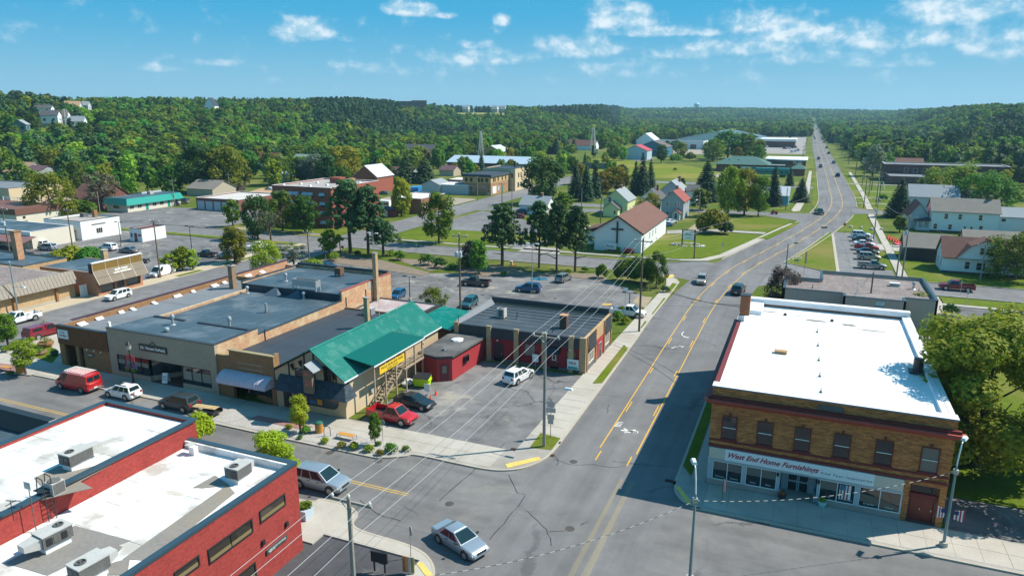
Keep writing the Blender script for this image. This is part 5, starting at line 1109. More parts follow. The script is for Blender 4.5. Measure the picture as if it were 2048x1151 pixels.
for z in(3.25,3.85):MB().box(-40.28,-40.2,64.7,68.9,z,z+.07).build('rail',TIMBER,t)
for k in range(13):MB().box(-40.27,-40.21,64.9+k*.31,64.94+k*.31,2.901,3.849).build('baluster',TIMBER,t)
for k in range(12):MB().box(-41.5,-40.5,59.9+k*.4,60.25+k*.4,.22+k*.225,.27+k*.225).build('tread',TIMBER,t)
for x in(-41.55,-40.45):MB().hexa([(x-.03,59.6,0),(x+.03,59.6,0),(x+.03,64.6,2.6),(x-.03,64.6,2.6)],[(x-.03,59.6,.3),(x+.03,59.6,.3),(x+.03,64.6,2.9),(x-.03,64.6,2.9)]).build('stringer',TIMBER,t)
MB().hexa([(-40.5,59.7,1.0),(-40.42,59.7,1.0),(-40.42,64.6,3.8),(-40.5,64.6,3.8)],[(-40.5,59.7,1.1),(-40.42,59.7,1.1),(-40.42,64.6,3.9),(-40.5,64.6,3.9)]).build('handrail',TIMBER,t)
win(t,'E',TX1,63.6,64.4,3.2,4.2,WHITECOP,GLASS);win(t,'E',TX1,71.6,72.2,3.0,3.6,WHITECOP,GLASS);MB().box(TX1+.002,TX1+.3,60.2,61.0,1.4,1.9).build('meter_box',HVACG,t)
door(t,'E',TX1,66.0,66.9,2.9,4.3,HALFT,TIMBER)
bn=thing('banner','yellow banner hung from the tavern porch posts','banner',(-40.1,62,4.2));MB().box(-40.14,-40.12,59.6,64.6,3.95,4.8).build('cloth',plain('banner_yellow',(.72,.48,.015),.6),bn)
lettering('MULE BURGER FARE',.36,faceM('E',-40.12,62.1,4.5,.01),INK,bn,4.4,0,.004);lettering('FOOD TO GO',.28,faceM('E',-40.12,62.1,4.13,.01),INK,bn,2.2,0,.004)
for x,y in((-40.9,66.4),(-41.2,67.1)):b=MB();
bg_=thing('rubbish_bags','white rubbish bags heaped under the tavern porch','rubbish',(-41.1,66.6,.1))
for k,(x,y,z)in enumerate(((-41.2,66.2,.35),(-40.9,66.8,.3),(-41.4,66.9,.4),(-41.1,67.3,.3))):MB().blob((x,y,z),.42,k,flat=.8).build('bag',plain('bag_white',(.65,.67,.70),.4),bg_,smooth=True)
t=thing('green_shed','low shed roofed in green metal between the tavern and the black-roofed bar','shed',(-44,78.5,0))
MB().box(-46.5,-41.1,78.8,86.4,0,3.5).build('wall',HALFT,t);slab_on(MB(),[(-47.0,78.75,3.95),(-40.95,77.3,3.7),(-40.95,86.0,3.7),(-47.0,86.6,3.95)],.1).build('roof',GREENMETAL,t)
rb=MB();[rb.box(-46.9+k*.42,-46.87+k*.42,78.6,86.2,3.6,3.97-.015*k)for k in range(14)];rb.build('roof_rib',GREENMETAL,t,kind='stuff')
t=thing('stone_roof_annex','low annex with a speckled grey and pink roof behind the tavern','annex',(-53,81,0));flatbld(t,-58.9,-48.6,80.3,88.6,3.4,.06,HALFT,mat('pink_ballast',(.36,.29,.29),.95,.15,.5,.6,3.5,tint=(.42,.41,.40),tintscale=.5,tintamt=.8,bump=.6),DARKCOP)
# red bar with the black roof
t=thing('corner_bar','maroon bar with tan brick piers and a black standing-seam mansard','bar',(-40.6,78.3,0))
BX0,BX1,BY0,BY1,BH=-40.8,-22.95,78.3,90.0,4.45
w=MB();w.box(BX0,BX1-.4,BY0,BY0+.35,0,3.4);w.box(BX0,BX0+.35,BY0+.351,BY1,0,BH);w.build('wall',REDPAINT,t)
w=MB();w.box(BX1-.35,BX1,BY0-.02,BY1,.75,BH+.1);w.box(BX0+.351,BX1-.351,BY1-.35,BY1,0,BH);w.build('front_wall',TAN_BRICK,t);MB().box(BX1-.349,BX1+.03,BY0-.05,BY1+.03,0,.745).build('plinth',CONCW,t)
MB().box(BX0+.3,BX1-.36,BY0-.03,BY0-.002,.0,.35).build('plinth',CONCW,t)
quad=[(BX0+.3,BY0-.1,BH),(BX1-.36,BY0-.1,BH),(BX1-.36,BY1-.3,BH-.15),(BX0+.3,BY1-.3,BH-.15)]
slab_on(MB(),quad,.2).build('roof',mat('blue_black_membrane',(.045,.058,.07),.6,.12,.35,.1,5,tint=(.10,.115,.12),tintscale=.2,tintamt=.4),t)
MB().box(BX0+.2,BX1-.3,BY1-.3,BY1+.02,BH-.2,BH+.75).build('parapet',DARKCOP,t);MB().hexa([(BX0+.001,BY0,BH-.1),(BX0+.9,BY0,BH-.1),(BX0+.9,BY1-.31,BH-.2),(BX0+.001,BY1-.31,BH-.2)],[(BX0+.001,BY0,BH+.25),(BX0+.2,BY0,BH+.25),(BX0+.2,BY1-.31,BH+.5),(BX0+.001,BY1-.31,BH+.5)]).build('parapet_flashing',GREY_ROOF,t)
for k in range(8):
 yy=BY0+.6+k*1.38;MB().box(BX0+1.0,BX1-.4,yy,yy+.07,BH-.13,BH+.012-.015*k*.1).build('seam',plain('seam_grey',(.19,.21,.22),.6),t)
piers=(BX0+.05,-36.0,-32.3,-28.55,-25.0-.1)
for i,x in enumerate((-40.75,-36.15,-32.35,-28.6,-25.1)):
 MB().box(x,x+.62,BY0-.32,BY0-.001,0,BH+.12).build('pier',TAN_BRICK,t);MB().box(x-.03,x+.65,BY0-.35,BY0+.02,BH+.121,BH+.2).build('pier_cap',plain('tan_coping',(.30,.24,.13)),t)
MB().box(BX1-.75,BX1+.05,BY0-.33,BY0-.03,0,BH+.15).build('pier',TAN_BRICK,t)
mx=[-40.1,-36.2,-35.5,-32.4,-31.7,-28.65,-27.95,-25.15,-24.45,-23.75]
for a,b in zip(mx[::2],mx[1::2]):
 m_=MB();m_.hexa([(a,BY0-.28,3.1),(b,BY0-.28,3.1),(b,BY0-.004,3.1),(a,BY0-.004,3.1)],[(a,BY0-.08,BH-.02),(b,BY0-.08,BH-.02),(b,BY0-.004,BH-.02),(a,BY0-.004,BH-.02)]);mm=m_.build('mansard',plain('mansard_black',(.022,.03,.038),.4),t)
 rb=MB();nn=int((b-a)/.3)
 for k in range(1,nn):x=a+(b-a)*k/nn;rb.hexa([(x-.015,BY0-.31,3.12),(x+.015,BY0-.31,3.12),(x+.015,BY0-.281,3.12),(x-.015,BY0-.281,3.12)],[(x-.015,BY0-.11,BH-.02),(x+.015,BY0-.11,BH-.02),(x+.015,BY0-.082,BH-.02),(x-.015,BY0-.082,BH-.02)])
 rb.build('mansard_rib',MATS['mansard_black'],mm,kind='stuff')
for yy in(BY0+.1,BY0+3.9,BY0+7.9,BY1-.45):MB().box(BX1+.001,BX1+.12,yy,yy+.38,0,BH+.12).build('pier',BROWN_BRICK,t)
for y0,y1,z0 in((BY0+.55,BY0+3.8,2.6),(BY0+8.35,BY1-.5,2.6)):MB().hexa([(BX1+.001,y0,z0),(BX1+.28,y0,z0),(BX1+.28,y1,z0),(BX1+.001,y1,z0)],[(BX1+.001,y0,BH+.05),(BX1+.08,y0,BH+.05),(BX1+.08,y1,BH+.05),(BX1+.001,y1,BH+.05)]).build('mansard',MATS['mansard_black'],t)
MB().box(BX1+.001,BX1+.04,BY0+4.4,BY0+7.8,.4,2.9).build('entry_panel',REDWALL2,t);door(t,'E',BX1+.04,BY0+5.6,BY0+6.8,.1,2.2,BLACKT,HVACG,GLASS)
win(t,'E',BX1,BY0+1.1,BY0+3.3,.9,2.3,LETW,BLIND,2,1,.09);win(t,'E',BX1,BY0+8.8,BY0+10.6,.9,2.4,LETW,BLIND,2,1,.09)
door(t,'S',BY0,-35.2,-33.9,.05,2.5,BLACKT,BLACKT);win(t,'S',BY0,-31.0,-29.5,1.3,2.9,BLACKT,BLIND,2,1,.07);win(t,'S',BY0,-25.9-.0+.0+.45,-24.2,.95,2.6,BLACKT,BLIND,1,2,.06)
door(t,'S',BY0,-27.6,-26.4,.05,2.1,plain('maroon_door',(.14,.02,.03),.5),DARKRED);MB().box(-27.3,-26.75,BY0-.08,BY0-.052,1.2,1.95).build('door_window',LETW,t);MB().box(-27.2,-26.85,BY0-.09,BY0-.081,1.3,1.85).build('door_pane',GLASS,t)
MB().hexa([(-28.0,BY0-1.2,2.3),(-26.2,BY0-1.2,2.3),(-26.2,BY0-.003,2.3),(-28,BY0-.003,2.3)],[(-28.0,BY0-.2,2.95),(-26.2,BY0-.2,2.95),(-26.2,BY0-.003,2.95),(-28,BY0-.003,2.95)]).build('door_awning',BLACKT,t)
sg=MB().box(-25.2,-23.75,BY0-.38,BY0-.33,.45,1.75).build('poster_board',SIGNWHITE,t)
MB().box(-25.1,-23.85,BY0-.395,BY0-.381,.5,.85).build('poster_band',plain('poster_teal',(.05,.35,.33),.6),sg);lettering('MIX',.5,faceM('S',BY0-.38,-24.5,1.25,.01),INK,sg,1.0)
for x in(-34.6,-24.9):MB().tube((x,BY0-.35,2.85),(x,BY0-.29,2.95),.13).build('floodlight',WHITECOP,t)
x,y=g(1004,634,BH);c=thing('condenser','white boxy condenser standing alone on the black bar roof','condenser',(x,y,BH));MB().box(x-.6,x+.5,y-.5,y+.5,BH+.05,BH+1.25).build('case',HVACG,c);MB().lathe((x-.05,y,BH+1.251),[(.45,0),(.43,.06),(.1,.07)],14).build('fan_guard',HVACD,c);MB().box(x-.3,x+.3,y-.52,y-.501,BH+.2,BH+1.1).build('coil',HVACD,c)
pipe((x+2.1,y+.2,BH),.9,'small dark bent vent beside the condenser on the bar roof',m=DARKCOP)
x,y=g(1128,655,BH);c=thing('brick_stack','short dark brick chimney on the black bar roof','chimney',(x,y,BH));MB().box(x-.45,x+.45,y-.45,y+.45,BH-.1,BH+1.6).build('shaft',brickmat('dark_brick',(.13,.07,.055),(.09,.05,.04),(.12,.1,.09)),c);MB().box(x-.5,x+.5,y-.5,y+.5,BH+1.601,BH+1.75).build('cap',OLD_BRICK,c)
for lab,xx,yy in(('thin iron pipe at the tavern corner of the bar roof',-40.4,78.6),('thin iron pipe above the second mansard bay from the street',-27.6,79.2)):pipe((xx,yy,BH),1.0,lab,m=BLACKT,r=.04)
t=thing('red_annex','low red annex with a tar roof between the dumpster and the bar','annex',(-39,70,0))
AP=[(-41.0,69.6),(-38.4,68.9),(-36.9,69.9),(-36.5,78.2),(-41.0,78.2)]
MB().prism(AP,0,2.95).build('wall',REDWALL2,t);cx=sum(p[0]for p in AP)/5;cy=sum(p[1]for p in AP)/5
MB().prism([(p[0]+(p[0]-cx)*.10,p[1]+(p[1]-cy)*.04)for p in AP],2.951,3.2).build('roof',TARROOF,t);MB().prism([(p[0]+(p[0]-cx)*.115,p[1]+(p[1]-cy)*.05)for p in AP],2.90,2.95).build('fascia',BLACKT,t)
a,b=np.array(AP[1]),np.array(AP[2]);d=(b-a)/np.linalg.norm(b-a);nrm=np.array([d[1],-d[0]])
def onwall(u0,u1,z0,z1,o0,o1,name,m,par):p0,p1=a+d*u0,a+d*u1;return MB().hexa([(*(p0+nrm*o1),z0),(*(p1+nrm*o1),z0),(*(p1+nrm*o0),z0),(*(p0+nrm*o0),z0)],[(*(p0+nrm*o1),z1),(*(p1+nrm*o1),z1),(*(p1+nrm*o0),z1),(*(p0+nrm*o0),z1)]).build(name,m,par)
dd=onwall(.4,1.4,.05,2.2,.002,.05,'door',plain('maroon_door',(.14,.02,.03)),t);onwall(.65,1.15,1.05,1.95,.051,.06,'pane',BLIND,dd)
win(t,'E',-36.72,72.6,73.6,1.4,2.2,BLACKT,GLASS,2,1,.06,out=.28);v=pipe((-38.6,71.2,3.2),.35,'squat pipe cap on the red annex roof',r=.16);sh=thing('tarp','crumpled white sheet lying on the annex roof','sheet',(-38.8,75,3.2));MB().blob((-38.9,75.3,3.25),.8,4,flat=.3).build('cloth',plain('bag_white',(.65,.67,.7)),sh)
# west block across the side street
t=thing('long_tan_store','long tan brick store with a ribbed grey-brown mansard and gravel roof','store',(-124,40,0))
LX=-114.8;w=MB();w.box(LX-.4,LX,30,79.5,0,3.6);w.box(-140,LX-.401,79.1,79.5,0,4.2);w.box(-140.3,-140,30,79.5,0,4.2);w.build('wall',TAN_BRICK,t)
MB().box(-140,LX-.45,30,79.1,3.9,4.25).build('roof',GRAVEL_ROOF,t)
MS=sidingmat('mansard_ribs',(.24,.21,.17),.55,True,.7,.6,.12)
MB().hexa([(LX-.45,30,2.75),(LX+1.05,30,2.75),(LX+1.05,79.6,2.75),(LX-.45,79.6,2.75)],[(LX-.45,30,4.75),(LX+.05,30,4.75),(LX+.05,79.6,4.75),(LX-.45,79.6,4.75)]).build('mansard',MS,t)
rb=MB();[rb.hexa([(LX+1.051,y,2.76),(LX+1.10,y,2.76),(LX+1.10,y+.06,2.76),(LX+1.051,y+.06,2.76)],[(LX+.051,y,4.74),(LX+.10,y,4.74),(LX+.10,y+.06,4.74),(LX+.051,y+.06,4.74)])for y in np.arange(30.2,79.5,.62)];rb.build('mansard_rib',MS,t,kind='stuff')
for y in(41,48,55,62,69,76):MB().box(LX+.001,LX+.28,y,y+.35,0,2.74).build('pilaster',BROWN_BRICK,t)
MB().box(LX+.001,LX+.06,30,79.4,0,.5).build('plinth',CONC,t)
for i,y in enumerate((49,52.2,55.4)):
 pass
hv=thing('rooftop_unit','long run of grey metal rooftop units with louvres on the gravel roof','rooftop unit',(-122,66,4.3));q=g(60,545,4.3);q2=g(5,562,4.3)
for k in range(3):MB().box(-121.5-.9,-121.5+.9,61.5+k*3.2,64.4+k*3.2,4.5,6.1).build('cabinet',STEEL,hv);MB().box(-120.59,-120.57,61.8+k*3.2,64.1+k*3.2,4.8,5.9).build('louvre',HVACD,hv);MB().box(-122.2,-120.8,61.8+k*3.2,64.2+k*3.2,4.255,4.5).build('frame',BLACKT,hv)
x,y=g(33,519,4.2);c=thing('brick_stack','tall orange brick chimney beyond the gravel roof at the left edge','chimney',(x,y,4));MB().box(x-.7,x+.6,y,y+1.2,4.2,9.4).build('shaft',ORANGE_BRICK,c);MB().box(x-.8,x+.7,y-.1,y+1.3,9.401,9.6).build('cap',BROWN_BRICK,c)
t=thing('survey_office','small brick office with a big panelled brown sign reading LAND SURVEYING','office',(-117,82,0))
SX1,SY0,SY1=-111.6,81.4,90.4
w=MB();w.box(SX1-.35,SX1,SY0,SY1,2.35,4.2);w.box(SX1-.35,SX1,SY0,SY0+.6,0,2.35);w.box(SX1-.35,SX1,SY0+3.3,SY0+3.7,0,2.35);w.box(SX1-.35,SX1,SY0+5.2,SY0+5.6,0,2.35);w.box(SX1-.35,SX1,SY1-.5,SY1,0,2.35);w.box(SX1-.35,SX1,SY0+.6,SY0+3.3,0,.5);w.box(SX1-.35,SX1,SY0+5.6,SY1-.5,0,.7);w.box(-126,SX1-.351,SY0,SY0+.3,0,4.2);w.box(-126,SX1-.351,SY1-.3,SY1,0,4.2)
w.build('wall',brickmat('salmon_brick',(.46,.22,.12),(.40,.18,.10),(.36,.24,.17)),t);MB().box(-126,SX1-.36,SY0+.3,SY1-.3,3.7,4.1).build('roof',BLACK_ROOF,t)
for y0,y1 in((SY0+.6,SY0+3.3),(SY0+5.6,SY1-.5)):win(t,'E',SX1-.3,y0,y1,.55 if y0<SY0+3 else.72,2.34,BLACKT,BLIND,1,1,.06)
door(t,'E',SX1-.3,SY0+3.75,SY0+5.15,.05,2.33,GLASS,BLACKT,None,2)
BR=mat('brown_panel',(.19,.155,.115),.7,.1,.6,.1,6);BR2=mat('bronze_panel',(.20,.125,.03),.7,.1,.6,.1,6);ST=plain('pale_strip',(.50,.46,.38),.6)
sgn=thing('panel_sign','sloping brown panel sign with white letters over the survey office door','sign',(SX1,86,2.4))
NP=4;yy0,yy1=SY0-.6,SY1+.3
for k in range(NP):
 a_,b_=yy0+(yy1-yy0)*k/NP+.04,yy0+(yy1-yy0)*(k+1)/NP-.04
 MB().box(SX1+.05,SX1+.12,a_,b_,4.55,5.9).build('panel',BR2,sgn)
 for j in range(2):
  o=lambda z:SX1+.15+(4.5-z)*.55
  z0,z1=(3.45,4.5)if j==0 else(2.35,3.4)
  MB().hexa([(o(z0)-.08,a_,z0),(o(z0),a_,z0),(o(z0),b_,z0),(o(z0)-.08,b_,z0)],[(o(z1)-.08,a_,z1),(o(z1),a_,z1),(o(z1),b_,z1),(o(z1)-.08,b_,z1)]).build('panel',BR,sgn)
for k in range(NP+1):
 y=yy0+(yy1-yy0)*k/NP;MB().box(SX1+.05,SX1+.15,y-.035,y+.035,4.55,5.9).build('strip',ST,sgn);z0,z1=2.35,4.5
 MB().hexa([(o(z0)-.06,y-.035,z0),(o(z0)+.03,y-.035,z0),(o(z0)+.03,y+.035,z0),(o(z0)-.06,y+.035,z0)],[(o(z1)-.06,y-.035,z1),(o(z1)+.03,y-.035,z1),(o(z1)+.03,y+.035,z1),(o(z1)-.06,y+.035,z1)]).build('strip',ST,sgn)
MB().box(SX1-.3,SX1+.2,yy0,yy1,5.901,6.1).build('strip',WHITECOP,sgn);MB().box(SX1+.05,SX1+.22,yy0,yy1,4.501,4.549).build('strip',ST,sgn)
for s_,z,wd in(('EAST POINT',4.15,2.6),('LAND SURVEYING',3.72,3.5)):lettering(s_,.38,Matrix.Translation((o(z)+.03,86.1,z))@Matrix.Rotation(math.pi/2,4,'Z')@Matrix.Rotation(math.pi/2-.5,4,'X'),LETW,sgn,wd,0,.01,.01)
MB().box(SX1-.9,SX1-.31,yy0,yy1,4.2,5.85).build('backing',BLACKT,sgn)
c=thing('brick_stack','short tan chimney on the survey office roof','chimney',(-119,88,4));MB().box(-119.5,-118.6,88.6,89.5,4.1,6.3).build('shaft',TAN_BRICK,c);MB().box(-119.6,-118.5,88.5,89.6,6.301,6.45).build('cap',CONC,c)
gt=thing('white_gate','white board gate closing the gap beside the survey office','gate',(-113,80,0));[MB().box(-113.9+.0,-113.8,79.7+k*.34,80.0+k*.34,.05,2.2).build('board',LETW,gt)for k in range(4)]
t=thing('white_block_building','white painted block building with a gravel roof and a small striped window','building',(-170,120,0))
WB=mat('white_block',(.72,.74,.74),.75,.05,.5,.05,5);flatbld(t,-179,-165.6,118.6,129.6,4.4,.35,WB,mat('dusty_roof',(.33,.30,.275),.95,.15,.3,.3,3),DARKCOP)
win(t,'E',-165.6,122.6,124.4,1.2,2.6,LETW,GLASS,3,1,.08);MB().box(-165.59,-165.5,121.6,125.4,3.5,3.7).build('sign_bar',HVACD,t);door(t,'S',118.6,-173,-172,.05,2.2,BLACKT,BLACKT);MB().box(-173.4,-171.6,117.8,118.59,2.4,2.5).build('door_canopy',LETW,t)
chimney(t,-172,127.6,4.4,6.2,.9,BROWN_BRICK);MB().box(-175.6,-174.2,126,127.4,4.4,5.3).build('roof_unit',HVACD,t)
sh=thing('meter_shed','pale lean-to shed against the white block building','shed',(-168,114,0));MB().box(-170.2,-167.6,116.2,118.55,0,2.3).build('wall',PALETRIM,sh);MB().box(-170.4,-167.4,116.0,118.59,2.301,2.45).build('roof',BROWN_BRICK,sh);MB().box(-169.2,-168.4,116.15,116.2,.1,1.9).build('door',HVACG,sh)
for lab,x,y in(('dark round shrub by the white block wall, left of the door',-176.6,114),('dark red shrub at the shed side of the white block wall',-171.2,113.9),('small dark red shrub at the corner of the white block building',-164.9,114.4)):pass
t=thing('white_hut','small white flat-roofed hut with a maroon door and kerb dumpster','hut',(-152,123,0));flatbld(t,-154.2,-150.0,122.9,130.0,3.1,.12,WB,mat('maroon_roof',(.13,.055,.05),.8,.15),plain('maroon_coping',(.07,.025,.03)))
door(t,'S',122.9,-152.6,-151.7,.03,2.1,plain('crimson_door',(.22,.02,.06),.5),BLACKT);win(t,'S',122.9,-153.9,-153.2,1.0,2.1,PALETRIM,GLASS);MB().box(-151.2,-150.4,122.8,122.89,1.4,1.9).build('sign',plain('sign_red',(.4,.012,.05)),t)
t=thing('stucco_store','cream block store with a brown metal fascia at the left edge','store',(-205,120,0))
flatbld(t,-226,-197.5,123.6,136,5.2,.1,mat('cream_block',(.60,.56,.47),.85,.06,.4,.05,5),GREY_ROOF,None);MB().box(-226.4,-197.2,123.3,136.3,4.0,5.6).build('fascia',plain('brown_fascia',(.16,.07,.05),.6),t);door(t,'E',-197.5,125,126.4,.05,2.2,plain('brown_door',(.14,.05,.04),.6),HALFT)
win(t,'E',-197.5,125.3,126,2.8,3.5,HALFT,GLASS)
t=thing('cream_block_tower','plain cream rendered building end at the left edge behind the fascia store','building',(-235,140,0));flatbld(t,-260,-222,138,155,8.5,.3,mat('cream_render',(.58,.47,.30),.9,.06),GREY_ROOF,DARKCOP)
t=thing('garage_canopy','white flat-roofed garage with a brown canopy over its doors at the left edge','garage',(-165,95,0))
flatbld(t,-196,-166.0,106.5,117,3.9,.1,mat('cream_block',(.6,.56,.47)),BLACK_ROOF,WHITECOP);MB().box(-196,-165.95,106.3,106.49,3.0,4.0).build('white_band',LETW,t)
slab_on(MB(),[(-196,102.2,2.35),(-162.8,102.2,2.35),(-164,106.28,3.1),(-196,106.28,3.1)],.14).build('canopy',plain('canopy_brown',(.20,.10,.09),.6),t)
for k in range(4):MB().box(-170.6-k*5.2,-167.2-k*5.2,106.36,106.48,.05,2.6).build('overhead_door',LETW,t)
for k in range(3):MB().box(-166.4-k*10.4,-166.1-k*10.4,102.5,102.8,0,2.3).build('post',LETW,t)
t=thing('black_roof_store','flat black roof edge in front of the canopy garage, left edge','store',(-150,80,0));flatbld(t,-176,-128,79.8,88,4.2,.15,TAN_BRICK,BLACK_ROOF,DARKCOP)
# blocks beyond the back street
def wins(t,face,plane,us,zs,w,h,fm,pm,nx=1,nz=2,fw=.08):
 for u in us:
  for z in zs:win(t,face,plane,u-w/2,u+w/2,z,z+h,fm,pm,nx,nz,fw)
t=thing('green_roof_motel','long low cream office with a bright green mansard roof','office',(-200,158,0))
mx0,mx1,my0,my1=-209,-199.5,159.5,180.5
MB().box(mx0,mx1,my0,my1,0,2.9).build('wall',mat('cream_block',(.6,.56,.47)),t)
MB().hexa([(mx0-.8,my0-.8,2.3),(mx1+.8,my0-.8,2.3),(mx1+.8,my1+.8,2.3),(mx0-.8,my1+.8,2.3)],[(mx0-.1,my0-.1,4.3),(mx1+.1,my0-.1,4.3),(mx1+.1,my1+.1,4.3),(mx0-.1,my1+.1,4.3)]).build('mansard',TEAL,t)
MB().box(mx0+.1,mx1-.1,my0+.1,my1-.1,4.301,4.4).build('roof',BLACK_ROOF,t)
for k in range(7):win(t,'E',mx1,160.2+k*2.9,161.9+k*2.9,.95,2.1,LETW,GLASS,2,1,.08)if k not in(2,5)else door(t,'E',mx1,160.5+k*2.9,161.5+k*2.9,.05,2.2,TEAL,TEAL)
win(t,'S',my0,-206,-203,1,2.1,LETW,GLASS,3,1)
MB().box(mx0+2,mx0+2.1,my1-9,my1-1,4.4,5.0).build('roof_fence',PALETRIM,t);MB().box(-205,-203.6,172,173.4,4.4,5.3).build('roof_unit',HVACG,t)
t=thing('row_garages','brown brick row of garages with four white doors and a pale flat roof','garages',(-180,173,0))
flatbld(t,-185.5,-167.5,174,194,3.6,.3,brickmat('maroon_brick',(.22,.085,.07),(.17,.065,.055),(.2,.12,.1)),mat('pale_roof',(.50,.47,.44),.9,.1,.2),WHITECOP)
for k in range(5):MB().box(-184.9+k*3.5,-182.0+k*3.5,173.9,173.99,.05,2.9).build('overhead_door',PALETRIM,t)
t=thing('brick_apartments','four-storey red brick apartment block with white window awnings','apartment block',(-129,157,0))
px0,px1,py0,py1,ph=-139,-119,157.6,181,11.2
flatbld(t,px0,px1,py0,py1,ph-.3,.3,APT_BRICK,mat('pale_roof2',(.34,.31,.29),.9,.2,.3,.15),WHITECOP)
for zi,z in enumerate((1.6,4.2,6.7,9.2)):
 for u in(-136.4,-132.4,-130.6,-127.6,-125.8,-121.9):
  if zi==1 and u==-136.4 or zi==0 and u==-136.4:continue
  w=win(t,'S',py0,u-.65,u+.65,z-.9,z+.45,HVACD,GLASS,1,2,.06)
  MB().hexa([(u-.85,py0-.8,z-.2),(u+.85,py0-.8,z-.2),(u+.85,py0-.06,z-.2),(u-.85,py0-.06,z-.2)],[(u-.8,py0-.15,z+.55),(u+.8,py0-.15,z+.55),(u+.8,py0-.06,z+.55),(u-.8,py0-.06,z+.55)]).build('awning',PALETRIM,w)
 wins(t,'E',px1,(160.5,164.5,168.5,172.5,177),(z-.9,),1.2,1.3,HVACD,GLASS)
MB().box(-130,-126.5,172,175,ph-.299,ph+1.3).build('penthouse',APT_BRICK,t);MB().box(-124.5,-122.8,173,174.6,ph-.299,ph+1.1).build('penthouse',ORANGE_BRICK,t)
for k in range(8):MB().box(-137.5+k*2.3,-136.9+k*2.3,160+(k%4)*4.6,160.7+(k%4)*4.6,ph-.3,ph+.25).build('roof_vent',LETW,t)
t=thing('brick_garage','small brown brick garage with a white roof behind the round maple','garage',(-112,186,0));
x,y=g(843,428);flatbld(t,x-11,x,y,y+16,4.6,.2,brickmat('maroon_brick2',(.28,.12,.08),(.22,.09,.06),(.3,.18,.12)),WHITE_ROOF,WHITECOP);win(t,'S',y,x-7,x-4,1.0,2.8,HVACD,GLASS,3,1);door(t,'E',x,y+2,y+4.6,.05,2.8,LETW,HVACD)
t=thing('garden_hut','tiny maroon and white hut by the driveway beside the tall pines','hut',(-115,165,0));x,y=g(777,434);gable(t,x-1.6,x+1.9,y,y+2.6,2.3,3.0,'x',plain('hut_maroon',(.16,.04,.05),.7),BLACKT,.3);MB().box(x-1.62,x-.3,y-.05,y-.002,0,2.3).build('panel',LETW,t)
cs=thing('camper_shell','white camper trailer shell parked behind the maroon hut','camper',(*g(770,418),0));x,y=g(770,418)
b=MB();b.hexa([(x-2.6,y-1.1,.6),(x+2.4,y-1.1,.6),(x+2.4,y+1.1,.6),(x-2.6,y+1.1,.6)],[(x-2.0,y-1.0,2.9),(x+2.2,y-1.0,2.9),(x+2.2,y+1.0,2.9),(x-2.0,y+1.0,2.9)]);b.build('body',LETW,cs);[MB().box(x+u,x+u+.8,y-1.12,y-1.06,1.6,2.2).build('window',GLASS,cs)for u in(-.9,.2,1.2)];[MB().tube((x+u,y-1.05,.35),(x+u,y-.8,.35),.35,n=12).build('wheel',BLACKT,cs)for u in(-.3,.6)]
t=thing('corner_hotel','two-storey tan and brown brick corner building with a cream block behind','building',(-120,248,0))
hx0,hx1,hy0,hy1=-124.2,-112.2,247.5,266
HB=brickmat('mixed_brick',(.40,.22,.11),(.32,.17,.09),(.34,.24,.15));HU=mat('upper_tan',(.48,.34,.17),.85,.12,.5)
flatbld(t,hx0,hx1,hy0,hy1,7.5,.3,HB,BLACK_ROOF2,DARKCOP);
c=MB();c.box(hx0-.02,hx1+.03,hy0-.03,hy0-.002,4.6,7.0);c.box(hx1+.002,hx1+.031,hy0-.03,hy1-.5,4.6,7.0);c.build('upper_band',HU,t)
MB().hexa([(hx0-.5,hy0-.5,7.0),(hx1+.5,hy0-.5,7.0),(hx1+.5,hy1,7.0),(hx0-.5,hy1,7.0)],[(hx0-.1,hy0-.1,7.75),(hx1+.1,hy0-.1,7.75),(hx1+.1,hy1,7.75),(hx0-.1,hy1,7.75)]).build('mansard',SHINGLE,t)
wins(t,'S',hy0-.03,(-122.6,-120.5,-117.3,-115.8,-113.9),(5.0,),1.1,1.5,BLACKT,GLASS);wins(t,'S',hy0,(-120.4,),(1.4,),2.2,2.0,LETW,GLASS,3,1);wins(t,'S',hy0,(-117.4,-116.0,-114.6),(2.7,),.9,.9,LETW,GLASS,1,1)
wins(t,'E',hx1+.03,(250,251.5,254.5,258.5,262),(5.0,),1.0,1.5,BLACKT,GLASS);door(t,'S',hy0,-113.8,-112.6,.05,2.6,PALETRIM,HALFT,GLASS);MB().box(hx1+.002,hx1+.1,249,252.6,.5,3.2).build('white_panel',LETW,t);door(t,'E',hx1,258,259.4,.05,2.8,TEAL,TEAL);win(t,'E',hx1,254,256,1.2,3,HVACG,PALETRIM)
MB().box(-127.8,-124.25,hy0+.3,hy1-4,0,4.0).build('wing',HB,t);MB().box(-127.9,-124.21,hy0+.2,hy1-4,4.001,4.2).build('wing_roof',GREY_ROOF,t);wins(t,'S',hy0+.3,(-126.9,-125.2),(.8,),1.0,2.2,LETW,GLASS)
cb=thing('cream_hall','tall cream block with dark windows behind the brick corner building','building',(-112,270,0));flatbld(cb,-124,-109.8,266.2,284,8.6,.35,mat('cream_render',(.58,.47,.30)),BLACK_ROOF2,DARKCOP);wins(cb,'E',-109.8,(270,272.6,276.8),(5.2,),1.1,1.9,HVACD,GLASS);wins(cb,'E',-109.8,(269.5,272.6,276),(1.2,),1.6,2.0,HVACD,GLASS);win(cb,'S',266.2,-111.6,-110.6,5.3,7,HVACD,GLASS)
chimney(cb,-115.6,280,8.6,11,.8,HALFT)
